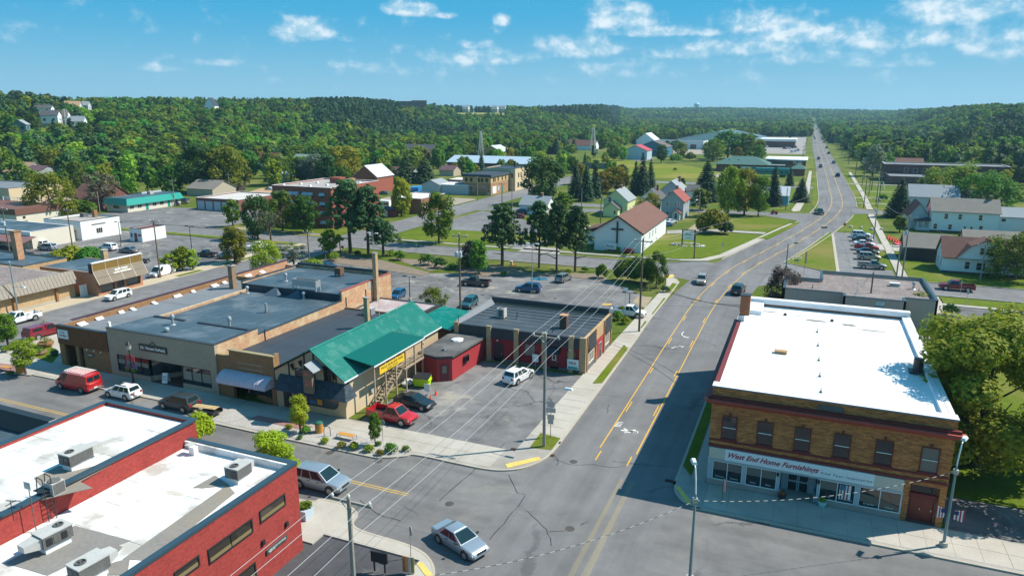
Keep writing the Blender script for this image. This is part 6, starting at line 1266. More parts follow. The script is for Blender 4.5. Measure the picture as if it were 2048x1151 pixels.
t=thing('white_sheds','long white shed with a brown-edged roof beside the brick corner building','shed',(-145,262,0));x,y=g(850,388);gable(t,x-3,x+5,y+3,y+12,3.4,5.2,'y',PALETRIM,mat('grey_shingle',(.24,.27,.29)),.3);MB().box(x+3,x+17,y+4,y+14,0,3.4).build('wall',PALETRIM,t);MB().box(x+2.8,x+17.2,y+3.8,y+14.2,3.401,3.7).build('roof',WHITE_ROOF,t);MB().box(x+2.6,x+17,y+14.3,y+24,0,4.6).build('rear',LETW,t);MB().box(x+2.4,x+17.2,y+14.25,y+14.31,3.8,4.7).build('edge',plain('brown_fascia',(.16,.07,.05)),t)
MB().box(x+3.6,x+5,y+3.95,y+3.99,.05,2.5).build('door',BLACKT,t)
bc=thing('blue_tarp','bright blue tarpaulin roof beside the white sheds','tarpaulin',(*g(832,383),0));x,y=g(832,383);MB().hexa([(x-2.2,y-2,0),(x+2.2,y-2,0),(x+2.2,y+2,0),(x-2.2,y+2,0)],[(x-2.2,y-2,1.6),(x+2.2,y-2,2.0),(x+2.2,y+2,2.4),(x-2.2,y+2,2.0)]).build('cover',plain('tarp_blue',(.03,.22,.50),.5),bc)
pt=thing('picnic_table','small wooden picnic table standing on the gravel yard','picnic table',(*g(904,401),0));x,y=g(904,401);MB().box(x-1,x+1,y-.4,y+.4,.72,.78).build('top',TIMBER,pt);[MB().box(x-1,x+1,y+s_-.15,y+s_+.15,.42,.47).build('seat',TIMBER,pt)for s_ in(-.75,.75)];[MB().hexa([(x+u-.05,y-.8,0),(x+u+.05,y-.8,0),(x+u+.05,y+.8,0),(x+u-.05,y+.8,0)],[(x+u-.05,y-.3,.71),(x+u+.05,y-.3,.71),(x+u+.05,y+.3,.71),(x+u-.05,y+.3,.71)]).build('leg',TIMBER,pt)for u in(-.7,.7)]
# houses
SH_G=mat('grey_shingle',(.24,.27,.29));SH_B=mat('brown_shingle',(.145,.072,.055),.85,.12,.6,.15,5);SH_R=mat('red_shingle',(.25,.07,.055),.85,.12,.6,.15,5);SH_D=mat('dark_shingle',(.085,.085,.09),.85,.14,.6,.15,5);SH_K=mat('driftwood_shingle',(.215,.195,.17),.85,.12,.6,.15,5);SH_T=mat('tan_shingle',(.42,.27,.16),.85,.1,.6,.1,5)
S_W=sidingmat('white_siding',(.74,.77,.78),.18,False,.55,.35,.03);S_Y=sidingmat('yellow_siding',(.66,.68,.36),.18,False,.6,.35,.03);S_G=sidingmat('grey_siding',(.33,.38,.40),.18,False,.6,.35,.03);S_BL=sidingmat('blue_siding',(.07,.40,.56),.18,False,.6,.3,.03);S_P=sidingmat('pale_siding',(.46,.52,.53),.18,False,.6,.3,.03);S_T=sidingmat('tan_siding',(.42,.36,.28),.18,False,.6,.3,.03)
def house(label,x0,x1,y0,y1,h,hr,axis,wm,rm,ws=(),ch=None,cat='house',name='house',over=.35,drs=(),z=0.0):
 t=thing(name,label,cat,((x0+x1)/2,(y0+y1)/2,z));o=OFF[t.name];OFF[t.name]=Vector((o.x,o.y,0))
 gable(t,x0,x1,y0,y1,h,hr,axis,wm,rm,over)
 pl_={'S':y0,'N':y1,'E':x1,'W':x0}
 for(f,u,zz,w,hh)in ws:win(t,f,pl_[f],u-w/2,u+w/2,zz,zz+hh,LETW,GLASS,1,2 if hh>.9 else 1,.09)
 for(f,u,w)in drs:door(t,f,pl_[f],u-w/2,u+w/2,.1,2.2,HALFT,LETW)
 if ch:chimney(t,ch[0],ch[1],h,hr+1.0,.7,BROWN_BRICK,CONC2)
 return t
t=house('white church with a brown roof and a tall dark cross on its gable',-44.6,-33.6,156.5,186,4.7,8.2,'y',S_W,SH_B,[('E',y,1.9,.75,1.6)for y in(159,165.5,169,172.5)]+[('E',y,.25,.9,.6)for y in(160.5,167,174)],cat='church',name='church',over=.5)
c=MB();c.hexa([(-45.2,155.9,4.2),(-33.0,155.9,4.2),(-33.0,156.0,4.2),(-45.2,156,4.2)],[(-45.2,155.9,4.21),(-33.0,155.9,4.21),(-33.0,156.0,4.21),(-45.2,156.0,4.21)])
for sg in(-1,1):
 q=MB();xe=-39.1+sg*6.05;q.hexa([(-39.1,155.9,7.95),(xe,155.9,4.12),(xe,156.03,4.12),(-39.1,156.03,7.95)],[(-39.1,155.9,8.35),(xe,155.9,4.5),(xe,156.03,4.5),(-39.1,156.03,8.35)]);q.build('bargeboard',HALFT,t)
cr=thing('wall_cross','tall dark brown cross fixed to the white church gable','cross',(-39.2,156.3,2));MB().box(-39.38,-39.02,156.2,156.44,1.9,6.9).build('upright',HALFT,cr);MB().box(-40.6,-39.381,156.21,156.43,4.95,5.3).build('crossbar',HALFT,cr);MB().box(-39.019,-37.8,156.21,156.43,4.95,5.3).build('crossbar',HALFT,cr)
MB().box(-33.55,-33.4,156.4,186,4.35,4.5).build('gutter',LETW,t);MB().box(-50,-44.7,163,171,0,3.2).build('side_wing',S_W,t);slab_on(MB(),[(-50.4,162.6,3.0),(-44.7,162.6,4.6),(-44.7,171.4,4.6),(-50.4,171.4,3.0)],.15).build('wing_roof',SH_B,t);MB().box(-46.4,-44.65,157.2,158.6,2.4,2.6).build('door_canopy',HALFT,t)
MB().tube((-39.1,155.7,7.6),(-39.1,155.85,7.6),.16).build('gable_light',LETW,t)
s=thing('church_banner','white River board leaning below the church cross','sign',(-40.3,155.6,.5));MB().box(-41.9,-39.1,155.5,155.56,.55,1.95).build('board',SIGNWHITE,s);lettering('River',1.0,faceM('S',155.5,-40.6,1.25,.01),plain('river_blue',(.02,.26,.34),.5),s,2.0,.3,.01,.02);[MB().box(x,x+.1,155.57,155.67,0,1.8).build('leg',HALFT,s)for x in(-41.6,-39.5)]
bt=thing('stone_step','low brown stone step against the church front','step',(-40,155.9,0));MB().box(-41.2,-38.6,155.75,156.45,0,.5).build('stone',BROWN_BRICK,bt)
x,y=g(1376,490);s=thing('lawn_sign','black framed River sign standing in a bed of pale rocks on the lawn','sign',(x,y,0));[MB().box(x+u-.13,x+u+.13,y-.1,y+.1,0,3.6).build('post',BLACKT,s)for u in(-1.45,1.45)];MB().box(x-1.6,x+1.6,y-.14,y+.14,3.601,3.8).build('top_rail',BLACKT,s)
b=MB().box(x-1.3,x+1.3,y-.06,y+.06,1.3,3.5).build('board',SIGNWHITE,s);lettering('River',1.0,faceM('S',y-.06,x,2.6,.01),plain('river_blue',(.02,.26,.34)),b,1.9,.3,.01,.02);lettering('CHURCH',.4,faceM('S',y-.06,x,1.75,.01),INK,b,1.4,0,.006)
ROCK=mat('pale_rock',(.52,.48,.45),.9,.15,1.5,.3,4);q=random.Random(3)
rk=thing('rock_bed','ring of pale loose rocks with flowers around the lawn sign','rockery',(x,y,0))
for k in range(70):
 a=q.uniform(0,6.28);r=q.uniform(.75,1.0);MB().blob((x+4.1*r*math.cos(a),y+2.3*r*math.sin(a)-.2,.12),q.uniform(.2,.38),k,6,3,.3,.7).build('rock',ROCK,rk)
house('pale yellow house with a grey roof and a small front wing behind the church',-58.2,-50.6,213.5,224,4.6,7.8,'y',S_Y,SH_G,[('S',-56.3,4.0,1.0,1.6),('S',-52.6,.9,.9,1.5),('E',217,1,1,1.5),('E',221,1,1,1.5)],(-54.4,220))
house('small yellow gabled front wing with a dark roof',-57.2,-52.6,209.5,213.4,2.6,4.4,'y',S_Y,SH_D,[('S',-53.6,.8,.8,1.3)],cat='house wing',name='house_wing')
house('white house with a dark roof half hidden by a yellow bush',-49.6,-42.6,225,234,4.2,7.2,'y',S_W,SH_D,[('S',-46.1,4.2,.9,1.4),('S',-48,1,.9,1.4)],(-45.0,231))
house('grey house with a red roof and a white porch door beyond the church',-40.0,-33.4,212,223,5.4,8.3,'y',S_G,SH_R,[('S',-38.2,3.6,.9,1.5),('S',-35.8,3.6,.8,1.5),('S',-34.9,3.6,.6,1.5),('S',-38,.9,.9,1.4),('E',215,3.4,.8,1.4),('E',219,3.4,.8,1.4)],(-36.7,219))
p=house('small grey entrance porch with a red roof on the grey house',-36.3,-34.1,210.2,211.9,2.3,3.2,'y',S_P,SH_R,[('S',-35.2,.5,1.0,1.6)],cat='porch',name='porch')
house('blue-grey house with a tall chimney behind the red-roofed one',-46.6,-39.0,243,254,5.2,8.4,'y',S_G,SH_G,[('S',-43.4,3.5,1.0,1.5),('S',-42.2,3.5,1.0,1.5),('S',-43,6.2,.6,.7)],(-41.6,252))
house('white house gable showing behind the dark arborvitae',-38.2,-34.6,246,256,5.0,6.6,'x',S_W,SH_D)
house('grey roofed white bungalow under the big dark maple',-83,-74,205,213,3.0,5.4,'x',S_W,SH_G,[('S',-80,.9,1,1.4),('S',-77,.9,1,1.4)],(-77,209))
t=house('bright blue house with a pale metal roof beside the highway',-14.4,-5.6,257.5,266,3.6,6.2,'x',S_BL,mat('pale_metal',(.58,.60,.62),.45,.1,.6,.1,5,metal=.3),[('S',-12.6,1.0,.9,1.3)],drs=[('S',-9.6,1.1)]);MB().hexa([(-10.5,256.2,2.4),(-8.7,256.2,2.4),(-8.7,257.4,2.4),(-10.5,257.4,2.4)],[(-9.65,256.2,3.1),(-9.55,256.2,3.1),(-9.55,257.4,3.1),(-9.65,257.4,3.1)]).build('door_hood',SH_D,t)
t=house('large white two-storey farmhouse with a grey shingle roof',31.4,46.8,216.5,225,5.6,8.6,'x',S_W,SH_K,[('S',x,3.5,.95,1.5)for x in(34.8,38.0,42.6)]+[('S',x,.7,.95,1.5)for x in(32.6,36.0,43.0)]+[('S',39.4,.8,.7,1.1),('S',40.9,.8,.7,1.1),('W',219,3.4,.9,1.6),('W',222.5,3.4,.9,1.6)],(45,220.8))
MB().box(31.38,46.82,216.46,216.49,0,.45).build('plinth',HALFT,t)
house('white two-storey rear wing with a small dark window',46.9,52.6,217.2,224,4.8,6.8,'x',S_W,SH_G,[('S',47.9,3.4,1.1,.9)],cat='house wing',name='house_wing')
house('red-roofed white front wing with a teal porch',26.4,31.3,220,231,3.6,7.0,'y',S_P,SH_R,[('W',223,1.0,.9,1.5)],cat='house wing',name='house_wing')
t=thing('house_porch','pale teal porch with a blue-grey roof on the white farmhouse','porch',(29,217.5,0));MB().box(28.1,31.3,216.0,219.9,.2,1.1).build('base',S_P,t);slab_on(MB(),[(27.7,215.6,2.6),(31.35,215.6,3.4),(31.35,219.95,3.4),(27.7,219.95,2.6)],.12).build('roof',SHINGLE,t);[MB().box(x,x+.18,216.1,216.28,1.101,2.7).build('post',LETW,t)for x in(28.2,29.6,31.0)];MB().box(28.6,31.3,217.5,219.9,1.101,2.6).build('wall',S_P,t)
t=house('white gambrel cottage with brown shingles and a wide front gable',26.4,45.0,160.5,168.5,3.2,6.6,'x',S_W,SH_B,[('S',30.6,.9,.95,1.6),('S',32.9,.8,1.6,1.6),('S',35.6,.9,.95,1.6),('W',162.5,1.0,.9,1.5),('W',166,1.0,.9,1.5),('W',164.5,4.0,.9,1.3)],(38.6,164.6))
gm=MB();P=[(28.6,3.3),(38.4,3.3),(36.4,5.6),(33.5,7.0),(30.6,5.6)];gm.v=[(p[0],159.9,p[1])for p in P]+[(p[0],164.4,p[1])for p in P];gm.f=[(0,1,2,3,4),(9,8,7,6,5),(0,5,6,1)];gm.build('front_gable',S_W,t)
for a,b in((P[1],P[2]),(P[2],P[3]),(P[3],P[4]),(P[4],P[0])):slab_on(MB(),[(a[0],159.5,a[1]+.1),(a[0],164.4,a[1]+.1),(b[0],164.4,b[1]+.1),(b[0],159.5,b[1]+.1)],.12).build('gable_roof',SH_B,t)
for u in(32.7,34.1):win(t,'S',159.9,u-.5,u+.5,4.0,5.5,LETW,GLASS,1,2)
MB().box(26.3,45.1,160.42,160.49,0,.35).build('plinth',HALFT,t);MB().box(28.6,38.4,159.7,160.45,3.1,3.28).build('eave_board',LETW,t)
house('black garage with a grey shingle roof beside the gambrel cottage',20.6,29.4,171,178,3.0,5.4,'x',plain('black_boards',(.02,.022,.025),.7),SH_K,cat='garage',name='garage')
house('grey-roofed outbuilding behind the gambrel cottage',33.4,46.5,181,188,3.2,5.4,'x',S_T,SH_K,cat='outbuilding',name='outbuilding')
house('brown-red brick bungalow at the right edge',52.5,66,205,214,2.9,5.0,'y',brickmat('bungalow_brick',(.22,.08,.055),(.18,.065,.05),(.2,.12,.1)),SH_B,[('S',55,.9,1.6,1.2)])
house('grey-roofed pale house behind the spruce trees',31,45,262,272,4.6,8.0,'x',S_P,SH_G,[('S',33,1,1,1.5),('S',42,3,1,1.5)],(39.5,268))
house('small dark-roofed wing with a chimney right of the pale house',45.2,53,266,275,3.6,6.2,'x',S_P,SH_D,ch=(46.2,271),cat='house wing',name='house_wing')
house('teal garage with a hipped grey roof among the trees at the right',82,93,288,296,2.8,4.6,'y',plain('teal_wall',(.10,.19,.20),.7),SH_G,cat='garage',name='garage')
house('white house with a gable window in the trees right of the highway',42,54,520,531,4.0,8.0,'y',S_W,SH_G,[('S',48,4.6,1.4,1.4),('S',45,1,1.6,1.5)])
house('tan house with a brown hipped roof near the highway trees',43,56,435,446,4.0,7.0,'x',S_T,SH_B,[('S',46,2.4,1.2,1.2),('S',52,1,1.2,1.4)])
t=thing('brick_school','long dark brick building with three arched windows and a white roof edge','school',(45,372,0));flatbld(t,32.5,82,375,392,7.4,.3,brickmat('plum_brick',(.16,.075,.07),(.13,.06,.055),(.15,.09,.08)),GREY_ROOF,WHITECOP);wins(t,'S',375,(41.5,45.3,49.2),(3.2,),1.6,2.8,LETW,GLASS);pass
t2=thing('stone_extension','flat grey roof annex in front of the dark brick building','annex',(38,365,0));flatbld(t2,33,48,356,374.6,3.4,.2,brickmat('plum_brick2',(.18,.1,.09),(.15,.08,.07),(.15,.1,.09)),GREY_ROOF,DARKCOP)
vent((37,380,7.4),1.6,label='round capped vent on the white-edged brick school roof')
house('grey hangar-like roof beyond the trees on the far right',150,190,520,550,6,9.5,'x',mat('cream_block',(.6,.56,.47)),SH_T,cat='barn',name='barn')
def lh(label,px,py,w,d,h,hr,ax,wm,rm,ws=True,ch=False,cat='house',name='house',z=None):
 x,y=g(px,py)
 W_=[('S',x-w*.25,h*.25,1.0,1.3),('S',x+w*.2,h*.25,1.0,1.3),('E',y+d*.3,h*.25,.9,1.3)]if ws else[]
 if ws and h>4.4:W_+=[('S',x,h*.62,1.0,1.3)]
 return house(label,x-w/2,x+w/2,y,y+d,h,hr,ax,wm,rm,W_,(x+w*.2,y+d*.5)if ch else None,cat,name)
lh('pale grey house with a mauve metal roof at the left edge',48,424,19,12,3.6,5.6,'x',S_T,mat('mauve_metal',(.33,.15,.16),.5,.1));lh('pale gabled porch front under the mauve roof',34,428,10,5,3.0,4.8,'y',S_P,mat('mauve_metal',(.33,.15,.16)),cat='house wing',name='house_wing')
lh('brown brick house with a big brown roof and dormer behind the shrubs',172,418,15,12,3.4,7.6,'x',brickmat('bungalow_brick',(.22,.08,.055),(.18,.065,.05),(.2,.12,.1)),SH_B,ch=True)
lh('tan-roofed house among the trees at the left edge',30,366,14,12,5.0,9.0,'x',S_G,SH_T);lh('grey house with a dark mauve roof by the leaning pole',60,372,10,12,6.0,8.4,'x',S_G,mat('mauve_dark',(.13,.075,.08),.8,.1));lh('small blue-grey gabled house below the tan roof',44,380,12,9,3.2,6.0,'y',S_G,SHINGLE)
lh('grey-roofed garage beside the row of garages',400,392,13,12,2.8,5.6,'x',S_T,SH_K,False,cat='garage',name='garage');lh('dark-roofed house behind the grey garage',430,384,13,10,3.0,6.0,'x',HALFT,SHINGLE,False)
lh('red-roofed white house with a dormer beyond the apartments',533,340,13,10,4.6,9,'x',S_W,SH_R);lh('grey gabled house with a brown roof left of the silver tree',556,352,12,12,5.0,9.0,'y',S_G,SH_B);lh('green-roofed house behind the silver-leaved tree',600,350,14,14,6.0,10.0,'x',S_P,mat('green_shingle',(.20,.27,.21),.85,.1));lh('small white garage at the foot of the brown-roofed house',548,364,8,7,3.0,4.6,'y',S_W,SH_G,cat='garage',name='garage')
lh('brick hall with a ribbed silver roof behind the apartments',732,385,11,12,6.4,10.6,'y',APT_BRICK,mat('silver_metal',(.62,.63,.64),.4,.12,.6,.1,5,metal=.3),False,cat='hall',name='hall');lh('brown-roofed pale green bungalow behind the young pine',798,360,13,10,3.2,5.8,'x',S_P,SH_B);lh('orange brick house with a grey roof among the trees',830,322,24,14,6.0,10.5,'x',ORANGE_BRICK,SH_D)
lh('small maroon-roofed house beyond the long white shed',893,352,8,8,3.0,5.0,'x',S_T,mat('mauve_dark',(.13,.075,.08)),False)
lh('low blue-walled lean-to left of the apartments',540,402,6,18,3.6,5.0,'y',S_P,SH_G,False,cat='shed',name='shed');lh('brick-red low roof behind the row of garages',530,406,14,14,3.4,4.2,'x',ORANGE_BRICK,SH_T,False,cat='shed',name='shed')
t=thing('metal_warehouse','long brown warehouse under a pale blue metal roof','warehouse',(-150,340,0));x,y=g(982,345);gable(t,x-26,x+26,y,y+20,5.0,8.0,'x',brickmat('bungalow_brick2',(.2,.10,.08),(.17,.08,.06),(.2,.12,.1)),mat('sky_metal',(.50,.60,.66),.4,.06,.3,.05,4,metal=.3),.6)
lh('tan building with a pale grey metal roof behind the blue warehouse',982,318,16,16,5,9,'y',mat('orange_wall',(.46,.27,.10),.8,.06),mat('pale_metal',(.58,.6,.62)),False,cat='building',name='building')
gr=thing('block_wall','long low grey concrete wall beyond the dark maple','wall',(*g(1170,337),0));x,y=g(1170,337);MB().box(x-18,x+18,y,y+.5,0,3.4).build('wall',mat('wall_grey',(.16,.17,.18),.9,.1),gr)
lh('brown-roofed house among the trees left of the lattice mast',1160,300,26,12,4,8.2,'x',S_W,SH_B,False)
x,y=g(1270,319);house('pale blue metal shed with a red roof at the meadow edge',x-8,x+8,y,y+16,6.0,9.5,'y',sidingmat('shed_blue',(.38,.52,.58),.3,True,.5,.2),plain('shed_red',(.42,.035,.05),.5),cat='shed',name='shed')
x,y=g(1300,312);house('dark blue metal shed with a striped rusty roof behind the red-roofed one',x-9,x+12,y,y+22,6.5,11.0,'y',sidingmat('shed_navy',(.03,.15,.25),.3,True,.5,.2),mat('rust_striped',(.12,.09,.085),.7,.3,.5,.2,3,stretch=(.1,1,.1)),cat='shed',name='shed')
t=thing('long_white_store','long flat white store front with a blue-grey roof edge far behind','store',(-110,655,0));x0,y=g(1300,297);x1,_=g(1412,297);flatbld(t,x0,x1,y,y+30,6.5,.6,mat('white_front',(.55,.62,.64),.8,.1,.1,.1,1),GREY_ROOF,plain('grey_edge',(.16,.19,.21)))
for k in range(5):MB().box(x0+8+k*9,x0+13+k*9,y-.1,y-.01,.5,4.2).build('overhead_door',PALETRIM if k!=3 else plain('brown_fascia',(.16,.07,.05)),t)
t=thing('big_store','large store with a blue-grey metal roof and a white entrance canopy','store',(-45,760,0));gable(t,-118,-44,690,790,7.0,14.0,'y',mat('white_front',(.55,.62,.64)),mat('slate_metal',(.10,.16,.20),.45,.06,.1,.05,1),1.0);MB().box(-43.9,-14,700,728,0,5.5).build('front_wing',brickmat('plum_brick3',(.22,.11,.09),(.17,.08,.07),(.2,.12,.1)),t);MB().box(-44.5,-13,698,730,5.501,7.6).build('canopy',LETW,t);MB().box(-60,-44,690,697,0,5).build('brick_end',ORANGE_BRICK,t)
house('white gable of a far barn behind the roundish trees',-146,-130,640,665,7,13,'y',S_W,mat('pale_metal',(.58,.6,.62)),cat='barn',name='barn')
DG=mat('depot_green',(.055,.135,.115),.7,.06,.3,.08,4);DBR=brickmat('depot_brick',(.24,.085,.06),(.20,.07,.05),(.2,.12,.1))
t=thing('rail_depot','brick depot with a broad dark green hipped roof','depot',(-36,405,0));dx0,dx1,dy0,dy1=-47,-21,402,420
MB().box(dx0,dx1,dy0,dy1,0,4.2).build('wall',DBR,t);mb=MB();a=[(dx0-1.5,dy0-1.5,3.9),(dx1+1.5,dy0-1.5,3.9),(dx1+1.5,dy1+1.5,3.9),(dx0-1.5,dy1+1.5,3.9)];mb.hexa(a,[(dx0+7,410.9,7.8),(dx1-7,410.9,7.8),(dx1-7,411.1,7.8),(dx0+7,411.1,7.8)]);mb.build('roof',DG,t)
wins(t,'S',dy0,(-44,-40,-34,-30,-26),(1.0,),1.6,2.2,HALFT,GLASS,2,1);MB().box(-28,-12,402.5,409,3.6,3.9).build('platform_roof',mat('depot_grey',(.20,.22,.21),.7),t);[MB().box(x,x+.5,403,403.5,0,3.6).build('post',DBR,t)for x in(-24,-20,-16,-13)]
for x in(-41,-36):MB().box(x,x+.9,406,407,5.5,6.6).build('vent',HVACG,t)
t=thing('rail_coach','teal railway coach parked beside the green-roofed depot','rail coach',(-21,374,0));x0,x1=g(1478,353)[0],g(1577,355)[0]
mb=MB();prof=[(-1.5,1.1),(-1.5,3.2),(-1.2,3.8),(-.6,4.15),(.6,4.15),(1.2,3.8),(1.5,3.2),(1.5,1.1)];yc=377
mb.v=[(x0,yc+p[0],p[1])for p in prof]+[(x1,yc+p[0],p[1])for p in prof];n=len(prof);mb.f=[tuple(range(n)),tuple(range(2*n-1,n-1,-1))]+[(i,n+i,n+(i+1)%n,(i+1)%n)for i in range(n)];mb.build('body',plain('coach_teal',(.0,.21,.18),.4),t);MB().box(x0,x1,yc-.9,yc+.9,4.16,4.3).build('roof',plain('coach_roof',(.13,.45,.40),.4),t)
for k in range(10):MB().box(x0+1.2+k*2.2,x0+2.6+k*2.2,yc-1.53,yc-1.502,2.2,3.0).build('window',GLASS,t)
for u in(x0+2.5,x1-3):MB().box(u-1.4,u+1.4,yc-1.1,yc+1.1,.1,1.0).build('bogie',BLACKT,t)
MB().box(x0+5.2,x0+7.2,yc-1.0,yc+.2,4.301,4.7).build('roof_box',plain('coach_dark',(.02,.1,.09),.5),t)
t=thing('ticket_house','small square brick building with a green hipped roof beside the coach','ticket house',(-5,388,0));bx0,bx1=-8.2,-2.0;MB().box(bx0,bx1,386,394,0,3.6).build('wall',DBR,t);mb=MB();mb.hexa([(bx0-.8,385.2,3.5),(bx1+.8,385.2,3.5),(bx1+.8,394.8,3.5),(bx0-.8,394.8,3.5)],[(-5.2,389.9,5.9),(-5.0,389.9,5.9),(-5.0,390.1,5.9),(-5.2,390.1,5.9)]);mb.build('roof',DG,t)
t=thing('thrift_barn','brown brick store with a white roof edge and white script lettering','store',(-12,430,0));MB().prism([(-23,428),(-11.5,424),(-2.0,424),(-2.0,452),(-23,452)],0,5.2).build('wall',brickmat('store_brick',(.30,.16,.09),(.24,.12,.07),(.25,.16,.1)),t);MB().prism([(-23.6,427.2),(-11.6,423.2),(-1.2,423.2),(-1.2,452.6),(-23.6,452.6)],5.201,5.8).build('roof',WHITE_ROOF,t);MB().prism([(-22.99,427.97),(-11.6,423.95),(-11.6,424.02),(-22.95,428.02)],0.1,5.1).build('side_cladding',HVACD,t);MB().box(-11.3,-2.1,423.7,423.98,3.0,5.15).build('sign_band',plain('brown_fascia',(.16,.07,.05)),t);lettering('Thrifts',2.0,faceM('S',423.7,-6.5,4.1,.02),LETW,t,5.0,.3,.02,.03)
def hillhouse(label,px,py,r,w,d,h,hr,ax,wm,rm,two=True):
 el_=ray(px,py);slope_=el_[2]/np.hypot(el_[0],el_[1]);dd=el_[:2]/np.linalg.norm(el_[:2]);rr=np.arange(380,r+320,4.0);gap=ground_z(dd[0]*rr,dd[1]*rr)+4.0-(CH+slope_*rr);hit=np.where(gap>0)[0];r=rr[hit[0]]if len(hit)else rr[int(np.argmax(gap))];x,y=dd*r;zt=CH+slope_*r
 z=zt-.2
 t=thing('house',label,'house',(x,y,z));w*=.8;d*=.8;h*=.85;hr*=.85
 OFF[t.name]=Vector((0,0,0));rz=math.atan2(dd[1],dd[0])-math.pi/2-.35;t.rotation_euler=(0,0,rz)
 gable(t,-w/2,w/2,-d/2,d/2,h,hr,ax,wm,rm,.5)
 MB().box(-w/2+.05,w/2-.05,-d/2+.05,d/2-.05,min(-1.0,float(ground_z(x,y))-z-1),-.01).build('foundation',CONC2,t)
 for u in((-w*.28,w*.24)if two else(0,)):win(t,'S',-d/2,u-.7,u+.7,h*.3,h*.3+1.6,HVACD,GLASS,1,1,.1)
 win(t,'E',w/2,-.7,.7,h*.3,h*.3+1.6,HVACD,GLASS,1,1,.1)
 return t
hillhouse('white house on the hillside with a grey roof, left of the lattice mast',104,246,560,13,9,6.5,10,'x',S_W,SH_D);hillhouse('small white house with a grey roof right of the lattice mast',158,252,560,11,8,4.4,8,'x',S_W,SH_G);hillhouse('white house with a brown roof just behind the mast',128,241,575,9,8,4.5,8,'x',S_W,SH_B);hillhouse('white flat-fronted house half hidden at the top of the left hillside',90,226,600,14,8,4.6,7,'x',S_W,SH_D);hillhouse('grey hillside house with a tan roof near the ridge',148,222,640,14,10,5,9.5,'x',S_P,SH_T);hillhouse('grey hillside house with a pale roof right of the tan one',168,220,660,12,9,5,8.5,'x',S_P,SH_G);hillhouse('teal house low on the left hillside among dark pines',44,262,500,9,8,5,8,'y',plain('teal_wall',(.10,.19,.20)),SH_G);hillhouse('tall slate-roofed house end high on the ridge',424,222,760,12,14,7,15,'y',S_W,SHINGLE)
t=thing('ridge_school','long low brown brick building on the skyline ridge','building',(0,0,0));dd=ray(818,213);dd=dd/np.hypot(dd[0],dd[1]);r=1080;x,y=dd[0]*r,dd[1]*r;z=CH+dd[2]*r;t.location=(x,y,z);OFF[t.name]=Vector((0,0,0));t.rotation_euler=(0,0,math.atan2(dd[1],dd[0])-math.pi/2);MB().box(-26,26,0,14,-6,7.6).build('wall',brickmat('ridge_brick',(.26,.14,.12),(.22,.11,.1),(.22,.14,.12)),t);MB().box(4,26.4,-.4,14.4,7.601,8.8).build('parapet',mat('orange_wall',(.46,.27,.1)),t);[MB().box(-24+k*5,-21+k*5,-.1,-.01,2.5,5.5).build('window',GLASS,t)for k in range(10)]
for k,(px,lab)in enumerate(((932,'small white farmhouse alone at the edge of the pale ridge field'),(990,'white barn at the right end of the ridge field'),(1006,'low white shed by the barn on the ridge field'))):hillhouse(lab,px,218,1250,14,9,4,7,'x',S_W,SH_G,True)
wt=thing('water_tower','pale golf-ball water tower on the far wooded ridge','water tower',(0,0,0));dd=ray(1393,219);dd=dd/np.hypot(dd[0],dd[1]);r=3150;z0=CH+dd[2]*r;wt.location=(dd[0]*r,dd[1]*r,z0);OFF[wt.name]=Vector((0,0,0))
MB().lathe((0,0,-20),[(4,0),(2.6,4),(2.4,26),(4.5,30)],14).build('stem',plain('tower_blue',(.20,.36,.46),.6),wt,smooth=True);MB().lathe((0,0,10),[(4.5,0),(9.5,4),(11.5,9),(11.4,12),(8,16),(2,18)],18).build('tank',plain('tower_pale',(.45,.60,.68),.5),wt,smooth=True)
tm=thing('radio_mast','hair-thin radio mast on the far wooded ridge','mast',(0,0,0));dd=ray(1441,220);dd=dd/np.hypot(dd[0],dd[1]);r=3200;tm.location=(dd[0]*r,dd[1]*r,CH+dd[2]*r);OFF[tm.name]=Vector((0,0,0));MB().tube((0,0,-10),(0,0,42),.5,.3,5).build('mast',HVACG,tm)
# trees
BARK=mat('bark',(.10,.075,.055),.9,.2,1.5,.3,7);BARK2=mat('pale_bark',(.24,.21,.17),.9,.2,1.5,.3,7)
LM={'maple':leafmat('leaf_maple',(.09,.17,.018)),'bright':leafmat('leaf_bright',(.19,.26,.018)),'gold':leafmat('leaf_gold',(.20,.20,.014),.03,.25),'dark':leafmat('leaf_dark',(.045,.11,.024),.02,.3),'pine':leafmat('needle_pine',(.055,.11,.036),.02,.3,.12),'spruce':leafmat('needle_spruce',(.036,.085,.042),.02,.25,.1),'silver':leafmat('leaf_silver',(.14,.19,.14),.02,.2),'lime':leafmat('leaf_lime',(.28,.36,.02),.02,.2,.45),'plum':leafmat('leaf_plum',(.10,.075,.07),.03,.2),'mixed':leafmat('leaf_mixed',(.115,.205,.025),.045,.45,.42),'grey':leafmat('leaf_grey',(.13,.125,.085),.02,.2),'redleaf':leafmat('leaf_red',(.10,.02,.025),.02,.2)}
